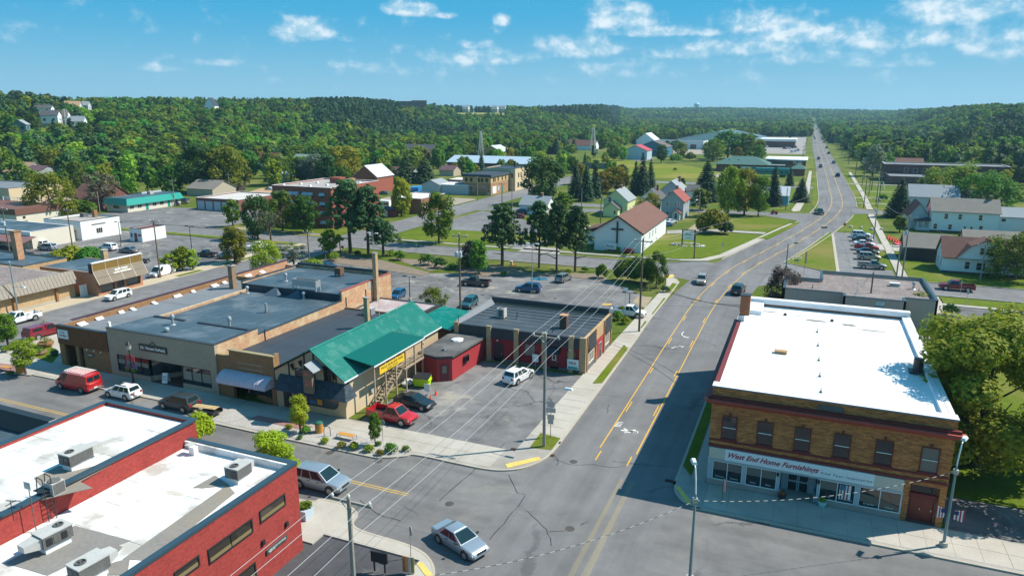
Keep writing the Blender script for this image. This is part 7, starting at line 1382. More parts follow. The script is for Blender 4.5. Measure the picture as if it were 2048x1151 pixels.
def leaves(C,rad,n,s,rng,up=.45,flat=1.0,sq=(1,1,1)):
 """n leaf sprays on the shells of the clumps C"""
 C=np.array(C,float);rad=np.array(rad,float);p=rad**2/(rad**2).sum();i=rng.choice(len(C),n,p=p)
 d=rng.normal(size=(n,3));d/=np.linalg.norm(d,axis=1)[:,None];d[:,2]*=flat
 pos=C[i]+d*(rad[i]*rng.uniform(.55,1.08,n))[:,None]*np.array(sq)
 nr=d+rng.normal(size=(n,3))*.36+np.array([0,0,up]);nr/=np.linalg.norm(nr,axis=1)[:,None]
 t=np.cross(nr,rng.normal(size=(n,3)));t/=np.linalg.norm(t,axis=1)[:,None];b=np.cross(nr,t)
 ss=s*rng.uniform(.6,1.35,n)[:,None];k=rng.uniform(.45,.8,n)[:,None]
 return np.stack([pos-t*ss,pos-b*ss*k,pos+t*ss*rng.uniform(.7,1.1,n)[:,None],pos+b*ss*k+nr*ss*.15],1).reshape(-1,3)
def quads(name,V,m):
 n=len(V)//4;me=bpy.data.meshes.new(name);me.vertices.add(4*n);me.vertices.foreach_set('co',V.astype(np.float32).ravel())
 me.loops.add(4*n);me.loops.foreach_set('vertex_index',np.arange(4*n,dtype=np.int32));me.polygons.add(n);me.polygons.foreach_set('loop_start',np.arange(0,4*n,4,dtype=np.int32));me.update(calc_edges=True);me.materials.append(m);return me
def crown_pts(kind,seed,n=1300,s=.42):
 """10 m tall tree; returns leaf vertices"""
 g_=np.random.default_rng(seed);C=[];r=[]
 if kind in('round','oval','wide','tall','young'):
  a,b,z0,z1={'round':(3.6,.75,2.0,10),'oval':(2.7,.8,2.0,10),'wide':(5.0,.7,1.6,10),'tall':(2.3,.85,1.8,10),'young':(2.1,.8,3.2,10)}[kind]
  K=34
  for k in range(K):
   t=(k+.5)/K;z=z0+(z1-z0)*t;prof=math.sin(math.pi*(t*.80+.14))**.72;an=k*2.399+g_.uniform(-.5,.5);q=a*prof*math.sqrt(g_.uniform(.18,1.0))*g_.uniform(.8,1.12)
   C.append((q*math.cos(an),q*math.sin(an),min(z+g_.uniform(-.5,.5),9.5)));r.append(g_.uniform(.75,1.45)*(a/3.4)**.5)
  return leaves(C,r,n,s,g_)
 if kind=='pine':
  for lv in range(9):
   z=4.0+lv*.68;R_=2.7*(1-(lv/9.5)**1.6)+.35
   for j in range(5):
    an=j*1.257+lv*.8+g_.uniform(-.4,.4)
    for q in(.5,1.0):C.append((R_*q*math.cos(an),R_*q*math.sin(an),z+g_.uniform(-.2,.25)+(1-q)*.2));r.append(.52+.35*(1-q)+g_.uniform(-.08,.12))
  return leaves(C,r,n,s*.85,g_,.5,.55)
 if kind=='spruce':
  V=[]
  for lv in range(20):
   t=lv/19;z=.8+9.1*t;R_=2.35*(1-t)**.85+.10;m=max(6,int(n/11*(1-t)+8));an=g_.uniform(0,6.28,m);ln=R_*g_.uniform(.35,1.08,m)
   pos=np.stack([ln*np.cos(an),ln*np.sin(an),z-ln*.30+g_.uniform(-.15,.15,m)],1);d=np.stack([np.cos(an),np.sin(an),np.full(m,-.42)],1);tt=np.stack([-np.sin(an),np.cos(an),g_.uniform(-.4,.4,m)],1);q=s*g_.uniform(.7,1.3,m)[:,None]
   V.append(np.stack([pos-d*q,pos-tt*q*.55,pos+d*q*1.1,pos+tt*q*.55],1).reshape(-1,3))
  return np.concatenate(V)
 if kind=='column':
  for k in range(26):z=.5+9*k/26;q=.75*math.sin(math.pi*min(1,(k+3)/30))**.6;an=k*2.4;C.append((q*.5*math.cos(an),q*.5*math.sin(an),z));r.append(.75*q+.15)
  return leaves(C,r,n,s*.8,g_)
 if kind=='shrub':
  for k in range(14):an=k*2.4;q=3.6*math.sqrt((k+.5)/14);C.append((q*math.cos(an),q*math.sin(an),4.2*(1-(q/5)**2)+1.4));r.append(g_.uniform(1.5,2.6))
  V=leaves(C,r,n,s*2.0,g_);V[:,2]=np.maximum(V[:,2],0)*1.25;return V
 if kind=='sparse':
  for k in range(16):an=k*2.4;q=3.0*math.sqrt(g_.uniform(.2,1));C.append((q*math.cos(an),q*math.sin(an),3+6.3*k/16));r.append(g_.uniform(.6,1.1))
  return leaves(C,r,n//3,s*.6,g_)
def trunk_mb(kind,seed):
 q=random.Random(seed);m=MB()
 top={'pine':9.4,'spruce':9.0,'column':6}.get(kind,6.5)
 m.tube((0,0,-.3),(.05,0,top*.45),.26,.19,8);m.tube((.05,0,top*.45),(0,.05,top),.19,.06,7)
 nb={'sparse':22,'spruce':0,'column':0,'shrub':5}.get(kind,9)
 for k in range(nb):
  a=k*2.4+q.random();z=2.0+(top-2.2)*k/nb;L=q.uniform(1.5,2.8)*(1.25 if kind=='sparse'else 1)*(.55 if kind in('tall','young','oval')else 1)
  p=(L*math.cos(a),L*math.sin(a),z+L*(.25 if kind=='pine'else.8));m.tube((0,0,z),p,.09,.03,5)
  if kind=='sparse':
   for j in range(4):m.tube(p,(p[0]*1.2+q.uniform(-.8,.8),p[1]*1.2+q.uniform(-.8,.8),p[2]+q.uniform(.3,1.3)),.035,.01,4)
 return m
_tc={}
def tree_mesh(kind,var,m,n=1300,s=.42):
 k=(kind,var,m.name,n)
 if k not in _tc:_tc[k]=quads('crown',crown_pts(kind,var*7+len(kind),n,s),m)
 return _tc[k]
def trunk_mesh(kind,var,m):
 k=('t',kind,var)
 if k not in _tc:me=trunk_mb(kind,var).mesh('trunk');me.materials.append(m);_tc[k]=me
 return _tc[k]
NTREE=[0]
def tree(kind,leaf,x,y,h,w,label,group=None,n=1300,s=.42,z=0.0,var=None,bark=None,cat='tree',name=None):
 """h tall and w wide; one thing with trunk and crown"""
 NTREE[0]+=1;var=NTREE[0]%4 if var is None else var
 nm=name or{'pine':'pine_tree','spruce':'spruce_tree','shrub':'shrub','column':'arborvitae'}.get(kind,'leafy_tree')
 if cat=='tree'and kind=='shrub':cat='shrub'
 t=thing(nm,label,cat,(x,y,z),group,R.uniform(0,6.28),True)
 base={'round':8.6,'oval':6.6,'wide':11.6,'tall':5.8,'young':5.4,'pine':6.4,'spruce':4.8,'column':1.9,'shrub':10.4,'sparse':7.6}[kind]
 t.scale=(w/base,w/base,h/10.0)
 inst(tree_mesh(kind,var,LM[leaf],n,s),'crown',t)
 if kind!='shrub':inst(trunk_mesh(kind,var%2,bark or BARK),'trunk',t)
 return t
def ptree(kind,leaf,px,py,top,wpx,label,**k):
 x,y=g(px,py);h=hgt(px,py,top);d=math.hypot(x,y);w=wpx*math.sqrt(d*d+CH*CH)/F
 return tree(kind,leaf,x,y,h,w,label,**k)
x,y=16.3,69.5;ptb=thing('maple_tree','huge spreading yellow-green maple leaning over the brick store roof','tree',(x,y,0),None,0,True)
ptb.scale=(1.62,1.62,1.34);inst(quads('crown',crown_pts('wide',5,44000,.14),leafmat('leaf_big_maple',(.205,.235,.026),.0,.0,.42)),'crown',ptb);inst(trunk_mesh('wide',0,BARK),'trunk',ptb)
N2=dict(n=4400,s=.26);N3=dict(n=5200,s=.19)
for a in[('round','maple',878,487,388,80,'dense round dark maple standing by the square concrete pad',N2),('oval','gold',470,526,455,58,'bronze-tinged round tree beside the lot of parked cars',N2),('oval','maple',466,453,400,36,'small upright green tree in front of the row of garages',{}),('round','dark',516,478,395,66,'dark green roundish tree left of the bare grey tree',N2),('round','maple',566,463,384,68,'mid green tree left of the apartment windows',N2),('oval','maple',610,466,394,54,'dark green tree standing in front of the apartment windows',N2),('sparse','grey',542,482,413,56,'bare grey-brown tree with hardly any leaves',dict(n=900)),('wide','bright',533,562,487,76,'bright layered yellow-green tree at the corner of the side street',N2),('sparse','silver',588,536,484,60,'thin grey willowy tree beside the bright layered one',dict(n=5200)),('oval','bright',803,432,357,46,'pale green tree beside the small brick garage',N2),('pine','pine',701,506,360,92,'tallest dark pine in front of the apartments',N2),('pine','pine',737,508,372,80,'second tall pine right beside the tallest one',N2),('pine','pine',767,512,440,68,'low bushy pine at the right of the tall pair',N2),('pine','pine',1005,532,410,86,'broad multi-stemmed pine between the lot and the back street',N2),('pine','pine',1078,536,403,66,'open-crowned pine left of the church pines',N2),('pine','pine',1113,545,404,58,'middle pine of the row by the church',N2),('pine','pine',1150,543,410,66,'dense olive pine nearest the white church',N2),('round','dark',1083,408,316,92,'massive dark maple right of the cream hall',N2),('spruce','spruce',1150,396,322,34,'dark spruce left of the yellow house, first of the cluster',{}),('spruce','spruce',1172,402,330,36,'dark spruce in the cluster left of the yellow house, in front',{}),('spruce','spruce',1190,396,325,30,'dark spruce in the cluster nearest the yellow house',{}),('oval','maple',1125,432,384,44,'light green tree in front of the white bungalow',{}),('round','gold',1232,386,336,62,'yellowish tree behind the yellow house',{}),('round','gold',1205,388,345,44,'yellow-green tree between the spruces and the yellow house',{}),('spruce','spruce',1270,386,322,28,'slim dark spruce, left of the tall three on the meadow edge',{}),('spruce','spruce',1283,390,306,34,'tallest dark spruce of the three on the meadow edge',{}),('spruce','spruce',1300,378,318,24,'slim dark spruce, right of the tall three on the meadow edge',{}),('round','gold',1302,432,388,46,'round yellow bush between the white house and the grey house',{}),('column','dark',1356,386,352,14,'dark column arborvitae behind the red roof, left one',{}),('column','dark',1364,386,354,12,'dark column arborvitae behind the red roof, right one',{}),('spruce','spruce',1411,402,318,58,'big dark spruce left of the golden treetops',N2),('oval','maple',1400,420,378,44,'green bushy tree at the foot of the big spruce',{}),('round','bright',1455,432,337,62,'golden-green tree above the street corner, left one',N2),('round','gold',1488,430,340,66,'golden-green tree above the street corner, middle one',N2),('round','maple',1516,432,356,46,'golden-green tree above the street corner, right one',N2),('shrub','gold',1424,466,416,60,'yellow-topped bush on the lawn by the gravel drive',N2),('shrub','dark',1452,468,440,34,'low dark bush beside the yellow-topped one',{}),('spruce','spruce',1545,412,330,36,'spruce standing in front of the bright blue house',N2),('spruce','spruce',1579,372,333,18,'slender spruce by the little brick ticket house',{}),('spruce','spruce',1601,404,354,34,'full spruce at the right of the bright blue house',N2),('shrub','maple',1246,562,515,46,'wild green shrub at the street corner, left clump',N2),('shrub','maple',1280,566,512,60,'wild green shrub at the street corner, big middle clump',N2),('wide','maple',1312,574,506,56,'spreading crab apple tree over the corner shrubs',N2),('shrub','bright',1204,556,526,24,'small sapling bush left of the corner shrubs',{}),('shrub','gold',146,536,488,62,'yellow-green bush on the lot beside the survey office',N2),('shrub','maple',186,538,490,46,'green bush pressed against the survey office',N2),('oval','bright',341,545,508,40,'low spreading tree over the white truck',{}),('tall','bright',366,542,494,34,'upright multi-stemmed tree on the lot corner, left one',{}),('tall','bright',386,540,500,28,'upright multi-stemmed tree on the lot corner, right one',{}),('young','bright',17,696,628,42,'young street tree at the left edge beside the plaza',N3),('young','bright',52,750,682,44,'young street tree over the bench and bin',N3),('young','bright',601,868,792,42,'young street tree in front of the tavern window',N3),('young','maple',751,893,826,30,'slim young tree in the planted bed near the crossing',N3),('shrub','lime',395,884,824,66,'lime green bush behind the roof edge of the red office',N3),('young','lime',548,968,866,76,'lime green tree rising beside the red office corner',N3),('shrub','lime',582,968,905,40,'lime green bush in front of the silver crossover',N3),('wide','bright',868,620,577,62,'small spreading tree behind the green shed roof',N2),('wide','plum',1562,612,538,84,'purple-leaved crab apple tree by the grey clinic',N2),('spruce','spruce',1796,434,356,48,'big spruce by the pavement right of the bend',N2),('spruce','pine',1838,415,354,38,'lighter green spruce left of the farmhouse wing',N2),('young','bright',1799,464,432,26,'small shrubby tree on the lawn under the big spruce',{}),('wide','maple',1912,392,332,120,'broad flat-topped maple hiding the brick school',N2),('wide','maple',1968,424,350,110,'broad maple behind the white farmhouse',N2),('wide','maple',2030,560,470,110,'dark spreading maple at the right edge over the cottage',N2),('round','maple',1880,418,372,60,'rounded green tree behind the farmhouse roof',{}),('oval','plum',940,536,483,40,'small dark weeping tree by the planted lot edge',{}),('oval','maple',958,548,482,46,'green tree left of the broad multi-stemmed pine',{}),('young','bright',660,512,462,46,'light green tree by the stop sign',{}),('oval','bright',1835,645,585,46,'thin young tree beside the dark board fence',dict(n=400)),('wide','bright',105,444,348,100,'large yellow-green tree beside the mauve-roofed house',N2),('shrub','maple',165,430,398,50,'mottled bush in front of the brown-roofed brick house',{}),('sparse','grey',205,420,340,70,'half bare grey tree above the brown roof',dict(n=3600)),('round','dark',405,384,292,96,'very dark tall tree behind the grey garage',N2),('round','bright',452,384,296,86,'bright green tall tree right of the very dark one',N2),('round','silver',634,366,312,72,'silver-leaved tree behind the apartment roof',N2),('round','gold',690,362,296,90,'golden-green tree right of the silver-leaved one',N2),('spruce','pine',812,366,308,50,'dark conifer above the small brick garage',{}),('spruce','pine',850,366,314,50,'olive conifer beside the long white shed',{}),('round','gold',915,346,326,26,'yellow bush before the blue-roofed warehouse, left',{}),('round','gold',950,350,330,24,'yellow bush before the blue-roofed warehouse, right',{}),('oval','dark',1322,326,290,28,'dark roundish tree right of the blue metal shed',{}),('round','maple',1455,318,262,60,'tall tree left of the green-roofed depot, first',{}),('round','maple',1485,318,268,60,'tall tree left of the green-roofed depot, second',{}),('round','maple',1425,322,280,50,'tall tree left of the green-roofed depot, outermost',{}),('round','maple',1765,345,305,44,'tree beside the plum brick school wall',{}),('round','silver',1745,352,292,46,'greyish tree by the highway poles',{}),('round','dark',1735,336,292,34,'dark small tree by the pale truck right of the highway',{})]:
 ptree(*a[:7],**a[7])
SHR=[(458,172),(0,0)]
def bush(leaf,px,py,w,label,grp=None,hk=.62):
 x,y=g(px,py);d=math.hypot(x,y);ww=w*math.sqrt(d*d+CH*CH)/F;return tree('shrub',leaf,x,y,ww*hk*1.15,ww,label,grp,n=420,s=.42,var=int(px)%4,z=.12)
BG='shrubs in the gravel planting beds by the crossing'
for leaf,px,py,w,lab in(('gold',578,860,16,'yellow shrub at the left end of the gravel bed'),('maple',612,868,22,'green shrub behind the young tree in the gravel bed'),('maple',600,880,12,'tiny shrub near the kerb in the gravel bed'),('bright',650,888,18,'shrub just in front of the bike rack'),('gold',683,897,20,'shrub in front of the bench, left one'),('bright',708,900,22,'shrub in front of the bench, right one'),('bright',738,905,22,'shrub at the foot of the slim young tree'),('gold',760,912,18,'yellow-flowered shrub in the gravel bed'),('maple',782,906,28,'largest shrub at the right end of the gravel bed'),('maple',812,904,18,'dark shrub nearest the crossing'),('maple',757,893,14,'low shrub behind the round street sign'),('bright',12,705,16,'shrub at the left edge of the plaza'),('bright',30,700,14,'second shrub at the edge of the plaza'),('bright',62,686,14,'shrub behind the maroon pickup on the plaza'),('gold',22,752,12,'tiny shrub beside the plaza bench'),('dark',79,465,16,'dark shrub at the left end of the white block wall'),('redleaf',102,470,18,'dark red shrub by the white block wall'),('redleaf',162,476,16,'dark red shrub at the corner of the white block building'),('redleaf',121,471,12,'dark red shrub beside the pale meter shed')):bush(leaf,px,py,w,lab,BG if px>500 else None)
for leaf,px,py,w,lab in(('maple',800,520,28,'low evergreen spreading over the mulch, first from the pines'),('bright',784,512,18,'light shrub by the low evergreen'),('maple',855,530,34,'wide dark juniper left of the utility pole'),('dark',880,536,30,'second wide juniper left of the utility pole'),('maple',930,536,34,'dark hedge-like shrub right of the utility pole'),('maple',905,540,20,'shrub at the foot of the utility pole'),('maple',1008,552,14,'shrub under the broad pine'),('bright',1136,548,14,'shrub at the foot of the row of pines'),('maple',1170,544,16,'round shrub right of the last pine'),('maple',715,512,16,'shrub between the tall pine trunks'),('bright',668,522,26,'bright shrub under the light green tree'),('bright',625,545,40,'yellowish shrub behind the black roof parapet'),('gold',550,500,14,'upright yellow shrub by the bare grey tree'),('redleaf',1257,512,24,'dark red barberry at the church corner'),('maple',1193,497,20,'green shrub left of the church board'),('bright',1235,503,14,'light shrub right of the church board'),('maple',1236,640,26,'flower shrub by the white pickup, left'),('bright',1250,648,22,'flower shrub by the white pickup, right'),('maple',1244,628,22,'flower shrub by the white pickup, back'),('maple',1330,585,20,'shrub at the kerb end of the corner clump'),('dark',1900,632,30,'clipped dark hedge bush behind the board fence'),('dark',1830,404,24,'dark bush beside the swing set'),('maple',1766,402,18,'dark low bush at the pavement by the swings'),('maple',1350,326,26,'bush at the meadow track, left'),('maple',1380,322,24,'bush at the meadow track, right'),('maple',1350,342,9,'small dark bush standing in the meadow'),('bright',88,645-0,4,'tuft by the plaza planter')):bush(leaf,px,py,w,lab)
import re
BOX=[];BOXL=[]
for o in list(COL.objects):
 if o.parent is None and o.get('category')in('house','store','building','shed','apartment block','garages','garage','office','school','warehouse','church','hall','depot','rail coach','house wing','hut','barn','outbuilding','annex','clinic','ticket house','camper','wall'):
  bpy_pts=[o.matrix_world@Vector((0,0,0))];xs,ys=[],[]
  for c in o.children:
   if c.type!='MESH':continue
   M=Matrix.Translation(o.location)@Matrix.Rotation(o.rotation_euler.z,4,'Z')@Matrix.Translation(c.location)
   for k in c.bound_box:p=M@Vector(k);xs.append(p.x);ys.append(p.y)
  if xs:BOX.append((min(xs),max(xs),min(ys),max(ys)));BOXL.append(re.split(r' (?:with|behind|beyond|among|under|beside|in the|at the|by the|in front|half|showing|below|on the|of the) ',o['label'])[0])
def free(x,y,m=3.0):
 if any(a-m<x<b+m and c-m<y<d+m for a,b,c,d in BOX):return False
 rx=float(road_x(y))
 if-13<x-rx<15:return False
 if-113<x<-97 and y<330 or 134<y<150 and x<-15 or 317<y<336 and-110<x<5:return False
 if-205<x<-112 and 90<y<137 or-206<x<-148 and 146<y<180 or 7<x<26 and 100<y<300:return False
 if-148<x<-112 and 200<y<238:return False
 return True
RZ=random.Random(11);USED=set()
_Rf[:]=[q-55 if i<10 else q for i,q in enumerate(_Rf)]
def scatter(n,x0,x1,y0,y1,kinds,hr,label,group,poly=None):
 c=0
 for _ in range(n*14):
  if c>=n:break
  px,py=RZ.uniform(x0,x1),RZ.uniform(y0,y1);x,y=g(px,py)
  h=RZ.uniform(*hr)
  if not free(x,y):continue
  if any(a-4<x<b+4 and cc-9<y<cc for a,b,cc,d in BOX)and RZ.random()<.85:continue
  k,lf=RZ.choice(kinds);w={'round':.85,'oval':.66,'wide':1.05,'tall':.5,'spruce':.42,'pine':.55,'shrub':1.4}[k]*h
  bi=min(range(len(BOX)),key=lambda i:math.hypot(x-(BOX[i][0]+BOX[i][1])/2,y-(BOX[i][2]+BOX[i][3])/2));bb=BOX[bi];qx=proj((bb[0]+bb[1])/2,bb[2],0)[0];hw=abs(proj(bb[1],bb[2],0)[0]-proj(bb[0],bb[2],0)[0])/2+4
  side='left of'if px<qx-hw else 'right of'if px>qx+hw else 'behind'if y>bb[3]else 'in front of'
  lab='%s%s %s %s the %s'%('tall 'if h>hr[0]+.7*(hr[1]-hr[0])else 'low 'if h<hr[0]+.3*(hr[1]-hr[0])else '',{'maple':'green','bright':'light green','dark':'dark green','gold':'yellow-green','mixed':'leafy','spruce':'dark','pine':'olive'}[lf],{'round':'rounded tree','oval':'upright tree','wide':'spreading tree'}.get(k,'conifer'),side,BOXL[bi])
  if lab in USED:lab='slender '+lab;w*=.8
  if lab in USED:lab=lab.replace('slender','broad bushy');w*=1.6
  USED.add(lab)
  tree(k,lf,x,y,h if k!='shrub'else h*.5,w,lab,group,z=float(ground_z(x,y))-.1,n=900,s=.55);c+=1
MIX=[('round','maple'),('round','bright'),('oval','maple'),('round','dark'),('wide','maple'),('round','gold'),('spruce','spruce'),('oval','mixed'),('round','mixed')]
scatter(74,-60,400,318,392,MIX,(8,13),'one of the leafy trees among the houses left of the apartments','trees in the left neighbourhood')
scatter(64,400,780,312,372,MIX,(8,13),'one of the leafy trees among the houses behind the apartments','trees behind the apartments')
scatter(40,760,1130,308,362,MIX,(7,12),'one of the trees around the blue-roofed warehouse and white sheds','trees round the warehouse')
scatter(22,1110,1260,312,372,MIX+[('round','bright')],(6,11),'one of the trees along the meadow behind the church','trees along the meadow')
scatter(16,1330,1520,290,330,MIX,(7,12),'one of the trees between the long white store and the depot','trees before the depot')
scatter(34,1700,2120,300,350,MIX+[('spruce','pine'),('pine','pine')],(9,15),'one of the trees behind the brick school right of the highway','trees behind the brick school')
scatter(16,1850,2110,350,430,MIX,(6,10),'one of the garden trees around the farmhouse','garden trees round the farmhouse')
scatter(10,1880,2100,300,330,[('pine','pine'),('spruce','pine')],(16,21),'one of the tall dark conifers at the right edge','tall conifers at the right edge')
print('trees',NTREE[0])
# far woods: instanced, too many to count
def forest_src(name,specs):
 c=bpy.data.collections.new(name)
 for i,(kind,leaf,n,s)in enumerate(specs):
  me=quads('wood_tree',crown_pts(kind,50+i*3,n,s),LM[leaf]);o=bpy.data.objects.new('wood_tree',me);c.objects.link(o)
 return c
HARD=forest_src('hardwoods',[('round','mixed',420,.85),('round','mixed',420,.85),('oval','mixed',380,.8),('oval','maple',380,.8),('tall','mixed',340,.75),('round','dark',400,.85),('round','bright',400,.85),('spruce','spruce',330,.8),('wide','maple',420,.95)])
CONI=forest_src('conifers',[('spruce','pine',330,.85),('pine','pine',330,.8),('spruce','spruce',330,.85),('tall','pine',330,.75)])
def gn_forest(name,pts,scl,src,seed=0):
 me=bpy.data.meshes.new(name);me.from_pydata([tuple(p)for p in pts],[],[]);a=me.attributes.new('s','FLOAT_VECTOR','POINT');a.data.foreach_set('vector',np.asarray(scl,np.float32).ravel())
 o=bpy.data.objects.new(name,me);COL.objects.link(o);o['kind']='stuff'
 ng=bpy.data.node_groups.new(name,'GeometryNodeTree');ng.interface.new_socket('Geometry',in_out='INPUT',socket_type='NodeSocketGeometry');ng.interface.new_socket('Geometry',in_out='OUTPUT',socket_type='NodeSocketGeometry')
 N=ng.nodes;L=ng.links;i=N.new('NodeGroupInput');out=N.new('NodeGroupOutput');ip=N.new('GeometryNodeInstanceOnPoints');ci=N.new('GeometryNodeCollectionInfo');ci.inputs['Collection'].default_value=src;ci.inputs['Separate Children'].default_value=True;ci.inputs['Reset Children'].default_value=True
 rv=N.new('FunctionNodeRandomValue');rv.data_type='FLOAT_VECTOR';rv.inputs[0].default_value=(-.05,-.05,0);rv.inputs[1].default_value=(.05,.05,6.28);na=N.new('GeometryNodeInputNamedAttribute');na.data_type='FLOAT_VECTOR';na.inputs[0].default_value='s'
 L.new(i.outputs[0],ip.inputs['Points']);L.new(ci.outputs[0],ip.inputs['Instance']);ip.inputs['Pick Instance'].default_value=True;L.new(rv.outputs[0],ip.inputs['Rotation']);L.new(na.outputs[0],ip.inputs['Scale']);L.new(ip.outputs[0],out.inputs[0])
 md=o.modifiers.new('woods','NODES');md.node_group=ng;return o
rg=np.random.default_rng(4)
def cand(r0,r1,step):
 A=(r1*r1-r0*r0)*.5*1.62;n=int(A/(step*step));r=np.sqrt(rg.uniform(r0*r0,r1*r1,n));th=rg.uniform(-.78,.84,n);s,c=math.sin(YAW),math.cos(YAW);f=r*np.cos(th);l=r*np.sin(th)
 return-s*f+c*l,c*f+s*l
H_={'hard':[[],[]],'coni':[[],[]]}
for r0,r1,st in((310,700,7.2),(700,1200,8.6),(1200,2000,11.5),(2000,4000,17)):
 X,Y=cand(r0,r1,st);px,r=polar(X,Y);Z=ground_z(X,Y)
 rf=np.interp(px,_px,_Rf);R1=np.interp(px,_px,_R1)
 ok=(r>rf+rg.uniform(-25,15,len(r)))&(r<R1*1.12)
 rx=road_x(Y);ok&=~((X-rx>-10-np.where(Y<650,13,0))&(Y<2700)&(X-rx<np.where(Y<800,20,10)))
 ok&=~((X>-66)&(X<0)&(Y>560)&(Y<1010));ok&=~((X>-150)&(X<-60)&(Y>540)&(Y<800));ok&=~((X>-210)&(X<-100)&(Y>300)&(Y<500)&(r<520));ok&=~((px>1150)&(px<1440)&(r<520))
 pyb=CY+0*px;ok&=~((px>905)&(px<1012)&(r>1040)&(r<1330))
 for hx,hy,hr in[(o.location.x,o.location.y,13)for o in COL.objects if o.parent is None and o.get('category')in('house','building')and math.hypot(o.location.x,o.location.y)>420]:
  d=np.array([hx,hy]);D=np.linalg.norm(d);u=d/D;al=X*u[0]+Y*u[1];ac=np.abs(-X*u[1]+Y*u[0]);ok&=~((ac<hr)&(al>D-42)&(al<D+12))
 for bx0,bx1,by0,by1 in BOX:ok&=~((X>bx0-5)&(X<bx1+5)&(Y>by0-12)&(Y<by1+5))
 X,Y,Z,px,r=X[ok],Y[ok],Z[ok],px[ok],r[ok];n=len(X)
 big=np.where(r>2000,1.35,np.where(r>1200,1.1,1.0))
 con=((px>622)&(px<806)&(r>640))|((px>800)&(px<1000)&(r>1250))|((px>1080)&(px<1240)&(r>1150))|((px<200)&(rg.uniform(size=n)<.33))|((px>1640)&(r<900)&(rg.uniform(size=n)<.35))|(rg.uniform(size=n)<.07)|((np.sin(X*.012)*np.sin(Y*.01+1)>.72))
 hh=np.where(con,rg.uniform(1.05,1.5,n),rg.uniform(.75,1.35,n))*big;hh=np.where((px>622)&(px<806)&(r>640),1.35+rg.uniform(-.08,.08,n),hh);ww=rg.uniform(.95,1.75,n)*big*np.where(con,1.0,1.0)
 P=np.stack([X,Y,Z-.4],1);S=np.stack([ww,ww,hh],1)
 for key,m in(('hard',~con),('coni',con)):H_[key][0].append(P[m]);H_[key][1].append(S[m])
for key,nm,src in(('hard','hardwood_forest',HARD),('coni','conifer_forest',CONI)):
 p=np.concatenate(H_[key][0]);s_=np.concatenate(H_[key][1]);print(nm,len(p));gn_forest(nm,p,s_,src)
dd=[ray(px,218)for px in(905,1010)];mb=MB();P=[]
for a in np.linspace(905,1012,12):
 d=ray(a,218);d=d[:2]/np.linalg.norm(d[:2]);P.append([(*(d*rr),float(ground_z(*(d*rr)))+1.2)for rr in np.linspace(1045,1330,9)])
for i in range(11):
 for j in range(8):mb.face([P[i][j],P[i+1][j],P[i+1][j+1],P[i][j+1]])
mb.build('field',grassmat('ridge_meadow',(.22,.26,.06),(.28,.28,.09),(.30,.26,.12),.3),kind='structure')
# vehicles
RUB=plain('rubber',(.012,.012,.013),.7);RIM=plain('alloy',(.42,.43,.44),.3,.7);TRIM=plain('car_trim',(.03,.031,.033),.5);CHROME=plain('chrome',(.55,.56,.58),.2,.9);LAMPW=plain('headlamp',(.55,.58,.60),.1,spec=.8);LAMPR=plain('tail_lamp',(.30,.012,.012),.2);CGL=plain('car_glass',(.010,.026,.030),.06,spec=.55)
def paint(name,c,metal=.0):return plain('paint_'+name,c,.32,metal,.5,.7)
PC={k:paint(k,c,m)for k,c,m in(('silver',(.33,.39,.44),.5),('white',(.76,.77,.78),0),('red',(.44,.012,.016),0),('maroon',(.20,.010,.025),.1),('grey',(.030,.038,.045),.1),('steel',(.16,.20,.23),.3),('black',(.010,.014,.018),0),('blue',(.012,.09,.21),.2),('teal',(.02,.09,.11),.2),('beige',(.40,.35,.29),.3),('navy',(.012,.03,.06),.1),('pewter',(.24,.26,.25),.4))}
CK={'sedan':(4.75,1.45,[(-1,.45,.78,.72),(-.96,.28,.97,.84),(-.6,.2,1.0,.91),(0,.2,.96,.91),(.42,.2,.93,.91),(.82,.22,.80,.87),(.96,.28,.68,.78),(1,.38,.58,.64)],(-.74,.45,-.40,.04,.85,.64),.34,[(.16,.5),(.53,.86)]),'suv':(4.65,1.70,[(-1,.5,.95,.78),(-.97,.3,1.06,.88),(-.5,.25,1.08,.93),(.35,.25,1.05,.93),(.5,.25,1.04,.92),(.85,.28,.94,.89),(.97,.32,.8,.8),(1,.45,.65,.7)],(-.95,.52,-.80,.16,.86,.68),.37,[(.05,.27),(.31,.56),(.60,.88)]),'pickup':(5.5,1.85,[(-.16,.38,1.15,.95),(.2,.36,1.15,.96),(.5,.36,1.14,.96),(.88,.38,1.05,.92),(.98,.42,.9,.86),(1,.5,.75,.78)],(-.14,.54,-.08,.28,.88,.70),.41,[(.08,.45),(.50,.86)]),'van':(5.6,2.15,[(-1,.5,1.15,.96),(-.98,.35,1.2,.98),(0,.3,1.2,.99),(.6,.3,1.18,.97),(.7,.3,1.1,.96),(.9,.34,.95,.92),(.98,.38,.8,.84),(1,.5,.66,.76)],(-.985,.74,-.95,.44,.97,.86),.38,[(.76,.93)])}
